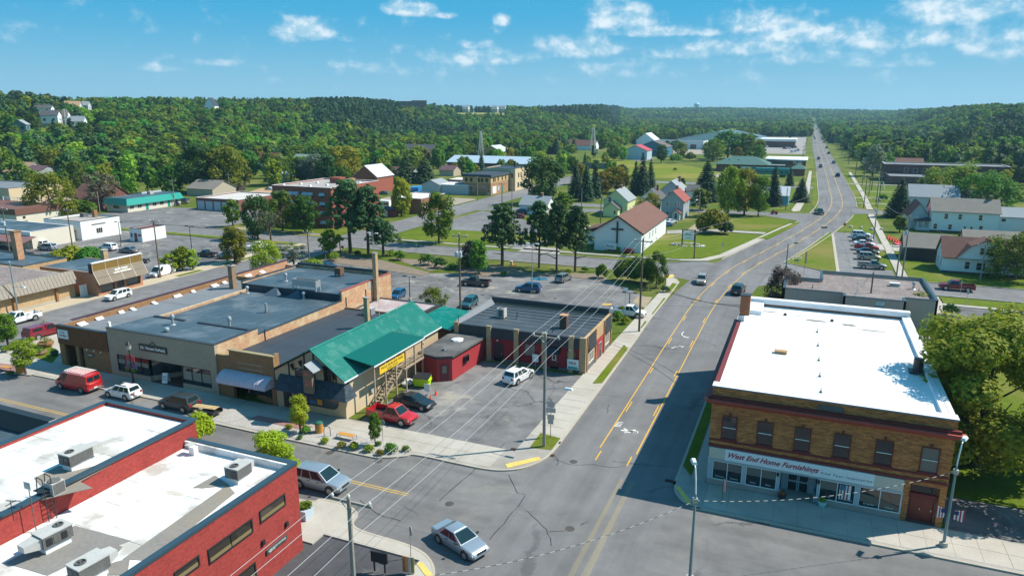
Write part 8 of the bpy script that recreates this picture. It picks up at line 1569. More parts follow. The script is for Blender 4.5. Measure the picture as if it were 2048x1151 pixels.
def cmesh(kind):
 if kind in _tc:return _tc[kind]
 L,H,st,(b0,b1,t0,t1,hb,ht),wr,sw=CK[kind];h=L/2;m=MB();rings=[]
 for xf,zb,zt,w in st:
  a=len(m.v);zm=zb+(zt-zb)*.55
  m.v+=[(xf*h,-w*.92,zb),(xf*h,-w,zm),(xf*h,-w*.97,zt-.06),(xf*h,-w*.86,zt),(xf*h,w*.86,zt),(xf*h,w*.97,zt-.06),(xf*h,w,zm),(xf*h,w*.92,zb)];rings.append(a)
 for a,b in zip(rings,rings[1:]):
  for i in range(8):j=(i+1)%8;m.f.append((a+i,b+i,b+j,a+j)[::-1])
 m.f.append(tuple(rings[0]+i for i in range(8))[::-1]);m.f.append(tuple(rings[-1]+i for i in range(8)))
 zb=np.interp(0,[s[0]for s in st],[s[2]for s in st])-.03
 B=[(b0*h,-hb,zb),(b1*h,-hb,zb),(b1*h,hb,zb),(b0*h,hb,zb)];T=[(t0*h,-ht,H-.04),(t1*h,-ht,H-.04),(t1*h,ht,H-.04),(t0*h,ht,H-.04)]
 m.hexa(B,T);m.hexa(T,[(p[0]*.86+.14*(t0+t1)/2*h,p[1]*.78,H)for p in T])
 if kind=='pickup':
  for y0,y1 in((-.96,-.86),(.86,.96)):m.box(-h,-.17*h,y0,y1,.5,1.14)
  m.box(-h,-h+.08,-.86,.86,.5,1.12);m.box(-.2*h,-.17*h,-.86,.86,.5,1.15);m.box(-h,-.17*h,-.9,.9,.42,.56)
 D={'body':m.mesh('body')}
 for p in D['body'].polygons:p.use_smooth=True
 D['body'].set_sharp_from_angle(angle=math.radians(28))
 def panel(q,s0,s1,r0,r1):
  q=[Vector(p)for p in q];n=(q[1]-q[0]).cross(q[3]-q[0]).normalized();f=lambda s,r:(q[0]*(1-s)+q[1]*s)*(1-r)+(q[3]*(1-s)+q[2]*s)*r
  c=[f(s0,r0),f(s1,r0),f(s1,r1),f(s0,r1)];mb=MB();mb.hexa([p+n*.004 for p in c],[p+n*.018 for p in c]);return mb.mesh('glass')
 D['windscreen']=[panel([B[1],B[2],T[2],T[1]],.05,.95,.06,.93)];D['rear_window']=[panel([B[3],B[0],T[0],T[3]],.08,.92,.22,.9)]if kind!='van'else[panel([B[3],B[0],T[0],T[3]],a,b,.25,.8)for a,b in((.08,.47),(.53,.92))]
 D['side_window']=[panel([B[0],B[1],T[1],T[0]],a,b,.07,.93)for a,b in sw]+[panel([B[2],B[3],T[3],T[2]],1-b,1-a,.07,.93)for a,b in sw]
 D['tyre']=MB().tube((0,-.11,0),(0,.11,0),wr,n=18).mesh('tyre');D['rim']=MB().tube((0,-.122,0),(0,.122,0),wr*.66,n=12).mesh('rim');D['arch']=MB().tube((0,-.02,0),(0,.02,0),wr*1.17,n=18).mesh('wheel_arch')
 D['head']=MB().hexa([(-.22,-.2,-.09),(.02,-.2,-.09),(.07,.16,-.09),(-.1,.16,-.09)],[(-.26,-.2,.07),(-.02,-.2,.07),(.03,.16,.07),(-.14,.16,.07)]).mesh('headlight');D['tail']=MB().box(-.02,.05,-.14,.14,-.13,.13).mesh('taillight');D['bump']=MB().box(-.06,.06,-.74,.74,-.08,.09).mesh('bumper');D['mirror']=MB().box(-.07,.07,-.09,.09,-.06,.07).mesh('mirror');D['plate']=MB().box(-.012,.012,-.2,.2,-.07,.07).mesh('plate');D['grille']=MB().box(-.02,.03,-.42,.42,-.09,.09).mesh('grille');D['handle']=MB().box(-.11,.11,-.015,.015,-.02,.02).mesh('handle')
 if kind=='pickup':D['bed']=MB().box(-h+.1,-.2*h-.01,-.85,.85,.562,.58).mesh('bed_liner')
 _tc[kind]=D;return D
def car(kind,col,px,py,deg,label,group=None,k=1.0,far=False,cat=None):
 x,y=g(px,py);D=cmesh(kind);L,H,st,gh,wr,sw=CK[kind];h=L/2
 t=thing({'sedan':'parked_car','suv':'sport_utility_car','pickup':'pickup_truck','van':'cargo_van'}[kind],label,cat or{'sedan':'car','suv':'car','pickup':'pickup truck','van':'van'}[kind],(x,y,Z_ROAD+.004),group,math.radians(deg),True);t.scale=(k,k,k)
 inst(D['body'],'body',t,m=PC[col])
 for nm in('windscreen','rear_window','side_window'):
  for me in D[nm]:inst(me,nm,t,m=CGL)
 yw=st[2][3]-.10
 for xw in(-.60,.62):
  for s in(-1,1):
   w=inst(D['tyre'],'wheel',t,(xw*h,s*yw,wr),m=RUB)
   if not far:inst(D['rim'],'rim',w,m=RIM);inst(D['arch'],'wheel_arch',t,(xw*h,s*(yw+.085),wr+.04),m=TRIM)
 if 'bed'in D:inst(D['bed'],'bed_liner',t,m=RUB)
 if far:return t
 for s in(-1,1):
  inst(D['head'],'headlight',t,(.955*h,s*(st[-2][3]-.16),st[-2][2]-.09),0 if s>0 else 0,LAMPW);inst(D['tail'],'taillight',t,(-h+.01,s*(st[0][3]-.14),st[0][2]-.05),m=LAMPR);inst(D['mirror'],'side_mirror',t,(gh[1]*h-.25,s*(st[2][3]+.1),st[2][2]+.06),m=TRIM)
  for xx in(-.2,.18)if kind!='van'else(.4,):inst(D['handle'],'door_handle',t,(xx*h,s*(st[2][3]+.0),st[2][2]-.16),m=TRIM)
 inst(D['bump'],'bumper',t,(h-.03,0,.48),m=PC[col]if kind in('suv','sedan')else CHROME);inst(D['bump'],'bumper',t,(-h+.02,0,.5),m=PC[col]if kind in('suv','sedan')else CHROME);inst(D['plate'],'plate',t,(-h-.07,0,.62),m=LETW);inst(D['grille'],'grille',t,(h-.0,0,.66),m=TRIM)
 return t
for a in[('sedan','silver',920,1092,-22,'silver sedan turning in the middle of the junction',{}),('suv','silver',643,973,0,'silver crossover waiting beside the red office',dict(k=1.08)),('suv','grey',360,816,180,'dark grey car parked at the kerb with a small trailer behind it',dict(k=1.0)),('suv','white',247,793,180,'white car with black roof rails parked behind the red van',dict(k=.93)),('van','red',158,777,180,'bright red cargo van with a white ladder rack at the kerb',dict(k=1.0)),('pickup','white',42,645,-92,'white pickup driving along the side street at the left edge',dict(k=1.0)),('pickup','maroon',92,672,90,'maroon pickup with a matching cap parked by the plaza',dict(k=1.0)),('suv','white',237,597,-90,'white car parked in front of the survey office',dict(k=.95)),('pickup','red',786,841,-4,'bright red pickup parked beside the tavern',dict(k=.98)),('sedan','black',830,812,-4,'shiny black coupe parked behind the red pickup',dict(k=.98)),('suv','white',1037,760,78,'white car with its tailgate to us in the lot of the maroon bar',dict(k=.98)),('pickup','white',1256,632,-2,'white pickup nosing out onto the pavement behind the bar',dict(k=1.0)),('suv','blue',1057,583,184,'bright blue car beside the lamp post in the big lot',{}),('pickup','grey',952,571,186,'dark grey pickup standing in the big lot',dict(k=1.0)),('suv','teal',939,613,-84,'dark teal car facing us beside the utility pole',dict(k=.98)),('suv','pewter',1127,562,82,'grey car with its back to us under the row of pines',dict(k=.95)),('suv','blue',796,596,-80,'small blue car half hidden behind the thrift shop',dict(k=.9)),('sedan','blue',652,538,175,'blue car beyond the black roof parapet, left one',{}),('sedan','teal',698,548,175,'dark green car beyond the black roof parapet, middle one',{}),('sedan','navy',752,556,176,'dark car beyond the black roof parapet by the chimney',{}),('suv','beige',1403,566,-86,'beige minivan coming towards us through the bend',dict(k=.98)),('suv','black',1476,586,86,'black car driving away just past the brick store',dict(k=1.05)),('pickup','black',1638,428,-78,'black truck coming towards us beyond the bend',dict(k=1.0)),('suv','white',1721,474,3,'white estate car at the far end of the diagonal row',{}),('sedan','black',1724,483,3,'black car second in the diagonal row',{}),('sedan','white',1728,492,3,'white car third in the diagonal row',{}),('pickup','red',1732,500,3,'red pickup fourth in the diagonal row',dict(k=.95)),('sedan','navy',1735,508,3,'dark blue car fifth in the diagonal row',{}),('suv','beige',1737,519,3,'beige car sixth in the diagonal row',dict(k=1.0)),('pickup','pewter',1743,537,3,'grey-green pickup nearest in the diagonal row',dict(k=.98)),('pickup','maroon',1912,580,178,'maroon and silver pickup on the street before the gambrel cottage',dict(k=1.02)),('suv','silver',2012,648,176,'pale silver patrol-like car parked at the right edge',dict(k=1.1)),('pickup','black',415,513,182,'black open jeep parked by the bronze-tinged tree',dict(k=.85)),('suv','silver',453,517,182,'pale silver car under the bronze-tinged tree',dict(k=.95)),('pickup','white',515,498,84,'white pickup with its tail to us beyond the bare tree',dict(k=.95)),('suv','white',217,500,180,'white car in the left lot behind the small tan chimney',dict(k=1.0)),('sedan','steel',258,505,182,'blue-grey saloon in the left lot',dict(k=1.0)),('van','white',325,551,-84,'white work truck under the low spreading tree',dict(k=.95)),('pickup','navy',45,515,180,'dark blue pickup in front of the canopy garage',dict(k=1.0)),('suv','silver',96,500,186,'silver car by the canopy garage post',dict(k=1.0)),('suv','white',79,494,186,'white car under the brown canopy edge',dict(k=1.0)),('sedan','teal',88,520,188,'dark teal car behind the gravel roof, left one',{}),('sedan','steel',104,521,188,'grey-blue car behind the gravel roof, middle one',{}),('sedan','red',118,522,188,'red car behind the gravel roof, right one',{}),('pickup','red',50,461,186,'red pickup in front of the cream store wall',dict(k=1.0)),('van','steel',364,407,190,'grey van at the end of the green-roofed office',dict(k=.95)),('sedan','navy',349,411,190,'dark car beside the grey van',dict(k=.9)),('sedan','black',278,528,90,'black car half hidden by the brown panel sign',{}),('suv','navy',1040,428,185,'dark blue car parked under the massive maple, left one',dict(k=1.0)),('suv','black',1054,424,185,'black car parked under the massive maple, right one',dict(k=1.0)),('sedan','maroon',1036,436,184,'dark red car beside the massive maple lot',dict(k=.95)),('sedan','blue',1333,453,60,'blue car parked behind the church',dict(k=.95)),('sedan','white',1341,447,60,'white car parked behind the church',dict(k=.95)),('sedan','teal',766,389,180,'teal car in the yard behind the apartments',{})]:
 car(*a[:6],**a[6])
for i,(c,px,py,d)in enumerate((('black',1637,319,-90),('navy',1641,335,-90),('steel',1667,327,90),('black',1675,353,90),('black',1657,308,90),('grey',1653,297,90),('grey',1648,285.5,90),('black',1645,280,90),('navy',1643,276.5,90),('white',1632,286.5,-90),('black',1629.5,278.5,-90),('navy',1628,274.5,-90),('red',1627,263.5,-90),('grey',1626,260.5,-90),('black',1633,259.5,90),('red',1625,244.5,-90),('white',1622,241.5,-90))):
 car('suv',c,px,py,d,'tiny %s car far along the straight highway'%('vehicle, one of those nearer the teal coach'if 0 else('approaching'if d<0 else 'departing'))if i>3 else['black car approaching level with the brown script store','dark blue car approaching level with the teal coach','grey car departing level with the script store','black car departing by the swing set lawn'][i],('cars coming along the far highway'if d<0 else 'cars going away along the far highway')if i>3 else None,k=1.1,far=True)
for i,(c,px,py)in enumerate((('maroon',1568,298),('white',1576,298),('navy',1584,297),('black',1591,296),('white',1590,304),('white',1583,305),('silver',1596,302),('red',1532,287),('navy',1541,285),('grey',1518,294),('white',1523,295),('grey',1529,295),('white',1534,295),('black',1542,289),('navy',1578,288),('blue',1596,274),('navy',1604,274),('white',1588,267),('black',1580,276),('white',1345,294),('white',1368,293),('red',1357,294),('navy',1322,293))):
 car('suv',c,px,py,R.choice((0,90)),'tiny parked car on the lots of the far stores','cars on the far store lots',k=1.15,far=True)
def vpart(t,mb,name,m):me=mb.mesh(name);return inst(me,name,t,m=m)
T_={o['label']:o for o in COL.objects if o.parent is None and o.get('label')}
def byl(s):return next(o for k,o in T_.items()if k.startswith(s))
v=byl('bright red cargo van');mb=MB()
for s in(-.75,.75):mb.box(-2.3,1.0,s-.03,s+.03,2.28,2.34)
for k in range(9):mb.box(-2.2+k*.38,-2.14+k*.38,-.72,.72,2.345,2.4)
for s in(-.75,.75):mb.box(-1.8,-1.7,s-.03,s+.03,2.12,2.28);mb.box(.5,.6,s-.03,s+.03,2.12,2.28)
vpart(v,mb,'roof_rack',LETW)
v=byl('white car with black roof');[vpart(v,MB().box(-1.4,.2,s-.04,s+.04,1.70,1.76),'roof_rail',TRIM)for s in(-.5,.5)];vpart(v,MB().tube((-2.36,.1,.95),(-2.52,.1,.95),.34,n=14),'spare_wheel',LETW);vpart(v,MB().box(-.2,.35,-.35,.35,1.701,1.715),'sunroof',CGL)
v=byl('white car with its tailgate');vpart(v,MB().box(-.3,.3,-.4,.4,1.701,1.715),'sunroof',CGL)
v=byl('maroon pickup with a matching');vpart(v,MB().hexa([(-2.72,-.95,1.145),(-.45,-.95,1.145),(-.45,.95,1.145),(-2.72,.95,1.145)],[(-2.45,-.76,1.86),(-.42,-.76,1.86),(-.42,.76,1.86),(-2.45,.76,1.86)]),'cap',PC['maroon']);[vpart(v,MB().hexa([(-2.2,s*.915,1.32),(-.9,s*.915,1.32),(-.9,s*.93,1.32),(-2.2,s*.93,1.32)],[(-2.2,s*.84,1.68),(-.9,s*.84,1.68),(-.9,s*.86,1.68),(-2.2,s*.86,1.68)]),'cap_window',CGL)for s in(-1,1)]
tr=thing('utility_trailer','small black trailer carrying pale planks behind the dark grey car','trailer',(*g(420,831),.034),None,math.pi,True);vpart(tr,MB().box(-1.2,1.1,-.65,.65,.45,.52).box(-1.2,1.1,-.68,-.62,.521,.8).box(-1.2,1.1,.62,.68,.521,.8),'bed',TRIM);vpart(tr,MB().tube((1.1,0,.48),(2.1,0,.48),.04),'drawbar',TRIM)
for s in(-1,1):w=vpart(tr,MB().tube((0,s*.72,.3),(0,s*.9,.3),.3,n=14),'wheel',RUB);vpart(tr,MB().box(-.45,.45,s*.70,s*.92,.62,.66),'mudguard',STEEL)
pk=thing('plank_stack','pale planks lying across the small black trailer','planks',(*g(420,831),.8),None,math.pi+.12,True);PLW=mat('fresh_plank',(.55,.40,.20),.8,.1)
for k in range(5):vpart(pk,MB().box(-.8,2.0,-.6+k*.16,-.47+k*.16,.04+.03*(k%2),.10+.03*(k%2)),'plank',PLW)
# poles, lamps and wires
INS=plain('porcelain',(.60,.60,.58),.3);TRANS=plain('transformer_grey',(.42,.50,.55),.5);LPOLE=plain('lamp_pole',(.20,.28,.30),.5,.2);LHEAD=plain('lamp_head',(.62,.66,.68),.4)
def pole(px,py,top,label,wood=None,arms=1,trafo=0,lamp=0,rot=0.0,group=None,r=.16,xyz=None):
 if xyz:x,y,h=xyz
 else:x,y=g(px,py);h=hgt(px,py,top)
 t=thing('utility_pole',label,'utility pole',(x,y,0),group,rot,True);lc=lambda mb,n,m,p=t:inst(mb.mesh(n),n,p,m=m)
 lc(MB().tube((0,0,-.1),(0,0,h),r,r*.68,9),'pole',wood or POLEW)
 for k in range(arms):
  z=h-.35-k*1.1;ca=lc(MB().box(-1.35,1.35,r*.7,r*.7+.12,z-.07,z+.07),'crossarm',POLEG);[lc(MB().lathe((u,r*.7+.06,z+.07),[(.05,0),(.09,.06),(.09,.14),(.03,.24)],8),'insulator',INS,ca)for u in(-1.2,1.2)];lc(MB().tube((-.6,r*.8,z-.06),(0,r*.8,z-.7),.025).tube((.6,r*.8,z-.06),(0,r*.8,z-.7),.025),'brace',STEEL)
 lc(MB().lathe((0,0,h),[(.05,0),(.09,.06),(.09,.14),(.03,.24)],8),'insulator',INS)
 for k in range(trafo):lc(MB().lathe((.34*(1 if k%2 else-1),-r-.2,h-3.6),[(.22,0),(.26,.05),(.26,.85),(.2,.95)],12),'transformer',TRANS)
 if lamp:a=lc(MB().path([(0,0,h*.52),(.9*lamp,0,h*.55),(2.0*lamp,0,h*.56)],.035),'lamp_arm',STEEL);lc(MB().hexa([(1.9*lamp,-.16,h*.56-.06),(2.75*lamp,-.16,h*.56-.06),(2.75*lamp,.16,h*.56-.06),(1.9*lamp,.16,h*.56-.06)],[(2.0*lamp,-.1,h*.56+.1),(2.6*lamp,-.1,h*.56+.1),(2.6*lamp,.1,h*.56+.1),(2.0*lamp,.1,h*.56+.1)]),'lamp_head',LHEAD,a)
 return t,Vector((x,y,h))
PA=g(697,995,11.0)
_,pA=pole(0,0,0,'grey wooden utility pole with a crossarm and street lamp by the red office',POLEG,lamp=1,xyz=(PA[0],PA[1],11.0),r=.165)
_,pB=pole(1088,895,668,'grey wooden utility pole with a lamp on the small grass corner',POLEG,lamp=1,r=.165)
_,pC=pole(1278,664,478,'tall brown utility pole on the pavement behind the bar',r=.17,arms=1)
_,pD=pole(1388,517,460,'brown utility pole on the church lawn corner',r=.16)
_,pE=pole(921,626,468,'brown utility pole with two transformers in the big lot',arms=1,trafo=2,r=.17)
PO=[(1747,478,395,'leaning grey utility pole by the diagonal row of cars',POLEG,1,1,0),(1803,560,432,'tall grey utility pole beside the black garage',POLEG,1,1,0),(1727,416,350,'dark utility pole at the side road corner',None,1,0,0),(1789,540+40,490,'thin pole standing behind the gravel-roofed clinic',POLEG,1,0,0),(1960,560,488,'grey utility pole in front of the gambrel cottage',POLEG,1,0,0),(1735,640,545,'slim wooden pole rising behind the brick store roof',None,0,0,0),(1571,546,488,'grey steel lamp pole at the tip of the grass triangle',LPOLE,0,0,1),(321,556,440,'leaning brown utility pole by the white work truck',None,1,0,0),(146,500,418,'brown utility pole in front of the white block building',None,1,0,0),(24,530,416,'brown utility pole with transformers at the left edge',None,1,2,0),(72,368,336,'pale leaning utility pole among the left houses',POLEG,1,0,0),(200,425,386,'grey wooden post in front of the brown-roofed house',POLEG,0,0,0),(299,372,343,'grey utility pole above the green-roofed office',POLEG,1,0,0),(350,412,360,'grey utility pole at the end of the green-roofed office',POLEG,1,0,0),(460,388,348,'grey utility pole beside the row of garages',POLEG,1,0,0),(620,540,462,'brown pole with a white lamp bar behind the thrift shop',None,1,0,0),(681,510,475,'thin dark post by the tall pines',None,0,0,0),(955,402,354,'pale pole on the gravel yard corner',POLEG,0,0,0),(1004,407,366,'dark utility pole at the cream hall street',None,1,0,0),(1024,440,376,'thin pale pole by the massive maple',POLEG,0,0,0),(1163,414,378,'grey pole with a lamp left of the church',POLEG,0,0,0),(1201,446,393,'brown utility pole left of the church roof',None,1,0,0),(1397,440,386,'grey lamp pole by the gravel drive',POLEG,0,0,1),(1571,420,376,'dark thin pole in front of the bright blue house',None,0,0,0)]
PT={}
for px,py,tp,lab,wd,ar,tf,lp in PO:PT[px]=pole(px,py,tp,lab,wd,ar,tf,lp,r=.15)[1]
hw_=[]
for k,yy in enumerate((268,285,303,323,346,372,402,440,485,540,610,700,800,920)):
 _,p=pole(0,0,0,'brown utility pole along the pavement right of the highway'if k>1 else['brown utility pole nearest the side road, right of the highway','second brown utility pole up the right side of the highway'][k],None,1,group='utility poles right of the highway'if k>1 else None,xyz=(22+(k%2)*2.2,yy,10.5),r=.15);hw_.append(p)
for k,yy in enumerate((450,500,560,640,740,860)):pole(0,0,0,'thin pole on the grass strip left of the far highway',POLEG,1,group='poles left of the far highway',xyz=(-4.5,yy,10),r=.14)
WIRE=plain('aluminium_wire',(.62,.62,.60),.4,.3);BWIRE=plain('black_cable',(.015,.015,.017),.5)
def wire(a,b,sag,r,m,label,group,cat='wire',name='overhead_wire'):
 a,b=Vector(a),Vector(b);P=[]
 for k in range(15):t=k/14;p=a.lerp(b,t);p.z-=sag*4*t*(1-t);P.append(p)
 o=MB().path(P,r,4).build(name,m);tag(o,label,cat,group);return o
d_=(pA-pB);O0=pA+d_.normalized()*26+Vector((0,0,.6))
for u,dz,w_ in((-1.2,-.05,'left crossarm end'),(0,.25,'pole tops'),(1.2,-.05,'right crossarm end'),(.15,-2.4,'lower neutral line')):
 off=Vector((u,.15,dz))
 for a,b,nm,s in((O0,pA,'passing over the red office',.35),(pA,pB,'crossing the junction between grey poles',.5),(pB,pC,'over the bar lot to the brown pole',.6),(pC,pD,'from the brown pole to the church lawn',.6)):wire(a+off,b+off,s,.012,WIRE,'pale overhead wire on the %s, %s'%(w_,nm),'overhead wires along the highway')
for a,b,lab,m,r in((pD,PT[1727]+Vector((0,0,0)),'pale wire sweeping over the bend from the church lawn',WIRE,.016),(pC-Vector((0,0,5.5)),Vector((-5.6,84,8.9)),'black cable slung over the highway to the brick store',BWIRE,.035),(pC-Vector((0,0,6.0)),Vector((-5.6,86,8.6)),'second black cable slung over the highway to the brick store',BWIRE,.03),(pE-Vector((0,0,4)),pC-Vector((0,0,4.5)),'black cable over the big lot behind the bar',BWIRE,.03),(pE-Vector((0,0,1.5)),Vector((-59.5,86,6.8)),'service wire from the transformers to the thrift shop',WIRE,.015),(PT[1803],PT[1747],'wire between the two grey poles by the diagonal row',WIRE,.018),(PT[1747],hw_[0],'wire from the leaning pole to the highway poles',WIRE,.018),(PT[1803],PT[1960],'wire to the pole before the gambrel cottage',WIRE,.016),(PT[1803]-Vector((0,0,1)),PT[1735],'cable from the tall grey pole to the slim pole',BWIRE,.02),(PT[321],PT[620],'wire across the side street corner',BWIRE,.015),(PT[24],PT[146],'wire along the left lots',BWIRE,.015),(PT[146],PT[321],'wire over the left car park',BWIRE,.015),(PT[321]-Vector((0,0,.5)),pE,'long wire from the leaning pole to the transformers',BWIRE,.015)):wire(a,b,.9,r,m,lab,None)
for k in range(len(hw_)-1):wire(hw_[k]+Vector((-1,0,0)),hw_[k+1]+Vector((-1,0,0)),.5,.02,WIRE,'thin wire between the poles right of the highway','wires right of the highway')
def rel(t):return lambda mb,n,m,p=t:inst(mb.mesh(n),n,p,m=m)
def streetlamp(px,py,h,label,ang,curve=True):
 x,y=g(px,py);t=thing('street_lamp',label,'street lamp',(x,y,0),None,ang,True);L_=rel(t);L_(MB().tube((0,0,0),(0,0,.5),.30,.28,12),'base',CONC);p=L_(MB().tube((0,0,.5),(0,0,h*.80),.11,.075,12),'pole',LPOLE);a=L_(MB().path([(0,0,h*.80),(.25,0,h*.9),(.6,0,h*.98),(1.0,0,h)],.05,8),'lamp_arm',LHEAD);L_(MB().hexa([(.8,-.16,h-.05),(1.55,-.2,h-.05),(1.55,.2,h-.05),(.8,.16,h-.05)],[(.85,-.1,h+.13),(1.45,-.12,h+.13),(1.45,.12,h+.13),(.85,.1,h+.13)]),'lamp_head',LHEAD,a);L_(MB().box(-.14,.14,-.16,.16,h*.72,h*.76),'clamp',STEEL);return t,Vector((x,y,h*.74))
_,l1=streetlamp(1379,1164,8.4,'grey street lamp with a curved arm at the furnishing store corner',1.9);_,l2=streetlamp(1886,1094,8.3,'grey street lamp with two small flags by the red doors',1.2)
for s,lab in((1,'small striped flag hanging on the right of the street lamp'),(-1,'small striped flag hanging on the left of the street lamp')):
 x,y=l2.x,l2.y;f=thing('small_flag',lab,'flag',(x+.4*s,y,3.1));MB().tube((x+.1*s,y-.1,3.0),(x+.9*s,y-.3,3.5),.02).build('staff',BLACKT,f)
 for k in range(6):MB().hexa([(x+(.3+.1*k)*s,y-.2-.05*k,2.55),(x+(.4+.1*k)*s,y-.22-.05*k,2.5),(x+(.4+.1*k)*s,y-.20-.05*k,2.5),(x+(.3+.1*k)*s,y-.18-.05*k,2.55)],[(x+(.3+.1*k)*s,y-.2-.04*k,3.2+.04*k),(x+(.4+.1*k)*s,y-.22-.04*k,3.25+.04*k),(x+(.4+.1*k)*s,y-.20-.04*k,3.25+.04*k),(x+(.3+.1*k)*s,y-.18-.04*k,3.2+.04*k)]).build('stripe',plain('flag_red',(.4,.05,.06))if k%2 else LETW,f)
 MB().box(x+min(.28*s,.55*s),x+max(.28*s,.55*s),y-.30,y-.26,2.95,3.25).build('canton',plain('flag_navy',(.02,.03,.13),.6),f)
GAR=plain('garland',(.42,.41,.39),.6)
def garland(a,b,sag,label):
 t=thing('garland',label,'garland',tuple(a));a,b=Vector(a),Vector(b);n=64;P=[]
 for k in range(n+1):u=k/n;p=a.lerp(b,u);p.z-=sag*4*u*(1-u);P.append(p)
 MB().path(P[::4],.012,4).build('cord',BLACKT,t);mb=MB()
 for k in range(0,n,2):mb.tube(P[k],P[k+1],.022,n=5)
 mb.build('tinsel',GAR,t,kind='stuff')
garland(l1,l2,.8,'white tinsel garland slung in front of the brick store');garland(pA-Vector((0,0,5.2)),l1,1.2,'tinsel garland crossing the junction to the corner lamp')
x,y=g(268,772);t=thing('ornamental_lamp','black lantern post with flags and flower baskets before the thrift shop','street lamp',(x,y,0),None,0,True);L_=rel(t);L_(MB().lathe((0,0,Z_WALK),[(.25,0),(.22,.3),(.12,.8),(.08,1.2),(.07,4.2),(.12,4.3)],12),'post',BLACKT);L_(MB().lathe((0,0,4.45),[(.12,0),(.24,.12),(.30,.6),(.10,.62)],10),'lantern',plain('lantern_glass',(.35,.36,.34),.2),);L_(MB().lathe((0,0,5.08),[(.34,0),(.22,.2),(.04,.5)],10),'lantern_cap',BLACKT);FLW=leafmat('flower_pink',(.50,.16,.36),.06,.3,.1)
for s in(-1,1):L_(MB().path([(0,0,2.6),(.5*s,0,2.75)],.025),'basket_arm',BLACKT);b=L_(MB().blob((.5*s,0,2.2),.36,3+s),'flower_basket',LM['maple']);inst(quads('flowers',leaves([(.5*s,0,2.35)],[.4],120,.08,np.random.default_rng(3)),FLW),'flowers',b);L_(MB().hexa([(.12*s,-.02,3.2),(.7*s,-.02,3.0),(.7*s,.02,3.0),(.12*s,.02,3.2)],[(.12*s,-.02,3.9),(.7*s,-.02,3.7),(.7*s,.02,3.7),(.12*s,.02,3.9)]),'banner',plain('flag_red',(.4,.05,.06)))
def lotlamp(px,py,top,label,heads=2,m=None):
 x,y=g(px,py);h=hgt(px,py,top);t=thing('lot_lamp',label,'lot lamp',(x,y,0),None,0,True);L_=rel(t);L_(MB().tube((0,0,0),(0,0,.6),.28,n=10),'base',CONC);L_(MB().tube((0,0,.6),(0,0,h),.09,.06,8),'pole',m or STEEL)
 for s in(-1,1)[:heads]:a=L_(MB().tube((0,0,h-.05),(.7*s,0,h),.035),'lamp_arm',m or STEEL);L_(MB().box(min(.6*s,1.2*s),max(.6*s,1.2*s),-.18,.18,h-.05,h+.1),'lamp_head',LHEAD if m is None else BLACKT,a)
lotlamp(1064,586,487,'tall galvanised lamp standard beside the bright blue car');lotlamp(820,602,553,'dark twin-headed lot lamp behind the stone-roofed annex',m=BLACKT);lotlamp(749,545,466,'galvanised twin lamp by the thrift shop chimney');lotlamp(384,502,452,'dark lot lamp in the left car park by the jeep',m=BLACKT);lotlamp(243,492,444,'dark lot lamp before the white hut',m=BLACKT);lotlamp(1258,625,585,'dark short lamp by the white pickup',m=BLACKT);x,y=g(37,625);pole(37,628,525,'pale blue street lamp pole before the long tan store',LPOLE,0,0,1,r=.12)
def lattice(px,py,r,top,w,label):
 d=ray(px,py);d=d/np.hypot(d[0],d[1]);x,y=d[0]*r,d[1]*r;z=CH+d[2]*r;e=ray(px,top);zt=CH+e[2]/np.hypot(e[0],e[1])*r;H=zt-z;t=thing('lattice_mast',label,'mast',(x,y,z),None,0,True);L_=rel(t);m=plain('mast_grey',(.45,.48,.48),.5)
 for sx in(-1,1):
  for sy in(-1,1):L_(MB().tube((sx*w,sy*w,-4),(sx*w*.3,sy*w*.3,H),.2,.14,4),'leg',m)
 mb=MB();n=9
 for k in range(n):
  f=lambda q:w*(1-.7*q/n)
  for s in(-1,1):mb.tube((-f(k),s*f(k),H*k/n),(f(k+1),s*f(k+1),H*(k+1)/n),.09,n=3);mb.tube((s*f(k),-f(k),H*k/n),(s*f(k+1),f(k+1),H*(k+1)/n),.09,n=3)
 L_(mb,'bracing',m)['kind']='stuff'
lattice(134,258,545,218,2.6,'grey lattice mast between the hillside houses');lattice(1186,292,430,256,1.6,'grey lattice mast by the brown-roofed house');lattice(962,300,455,262,1.3,'thin lattice mast before the woods behind the warehouse');pole(1361,292,242,'tall dark slim mast by the long white store',None,0,0,0,r=.35)
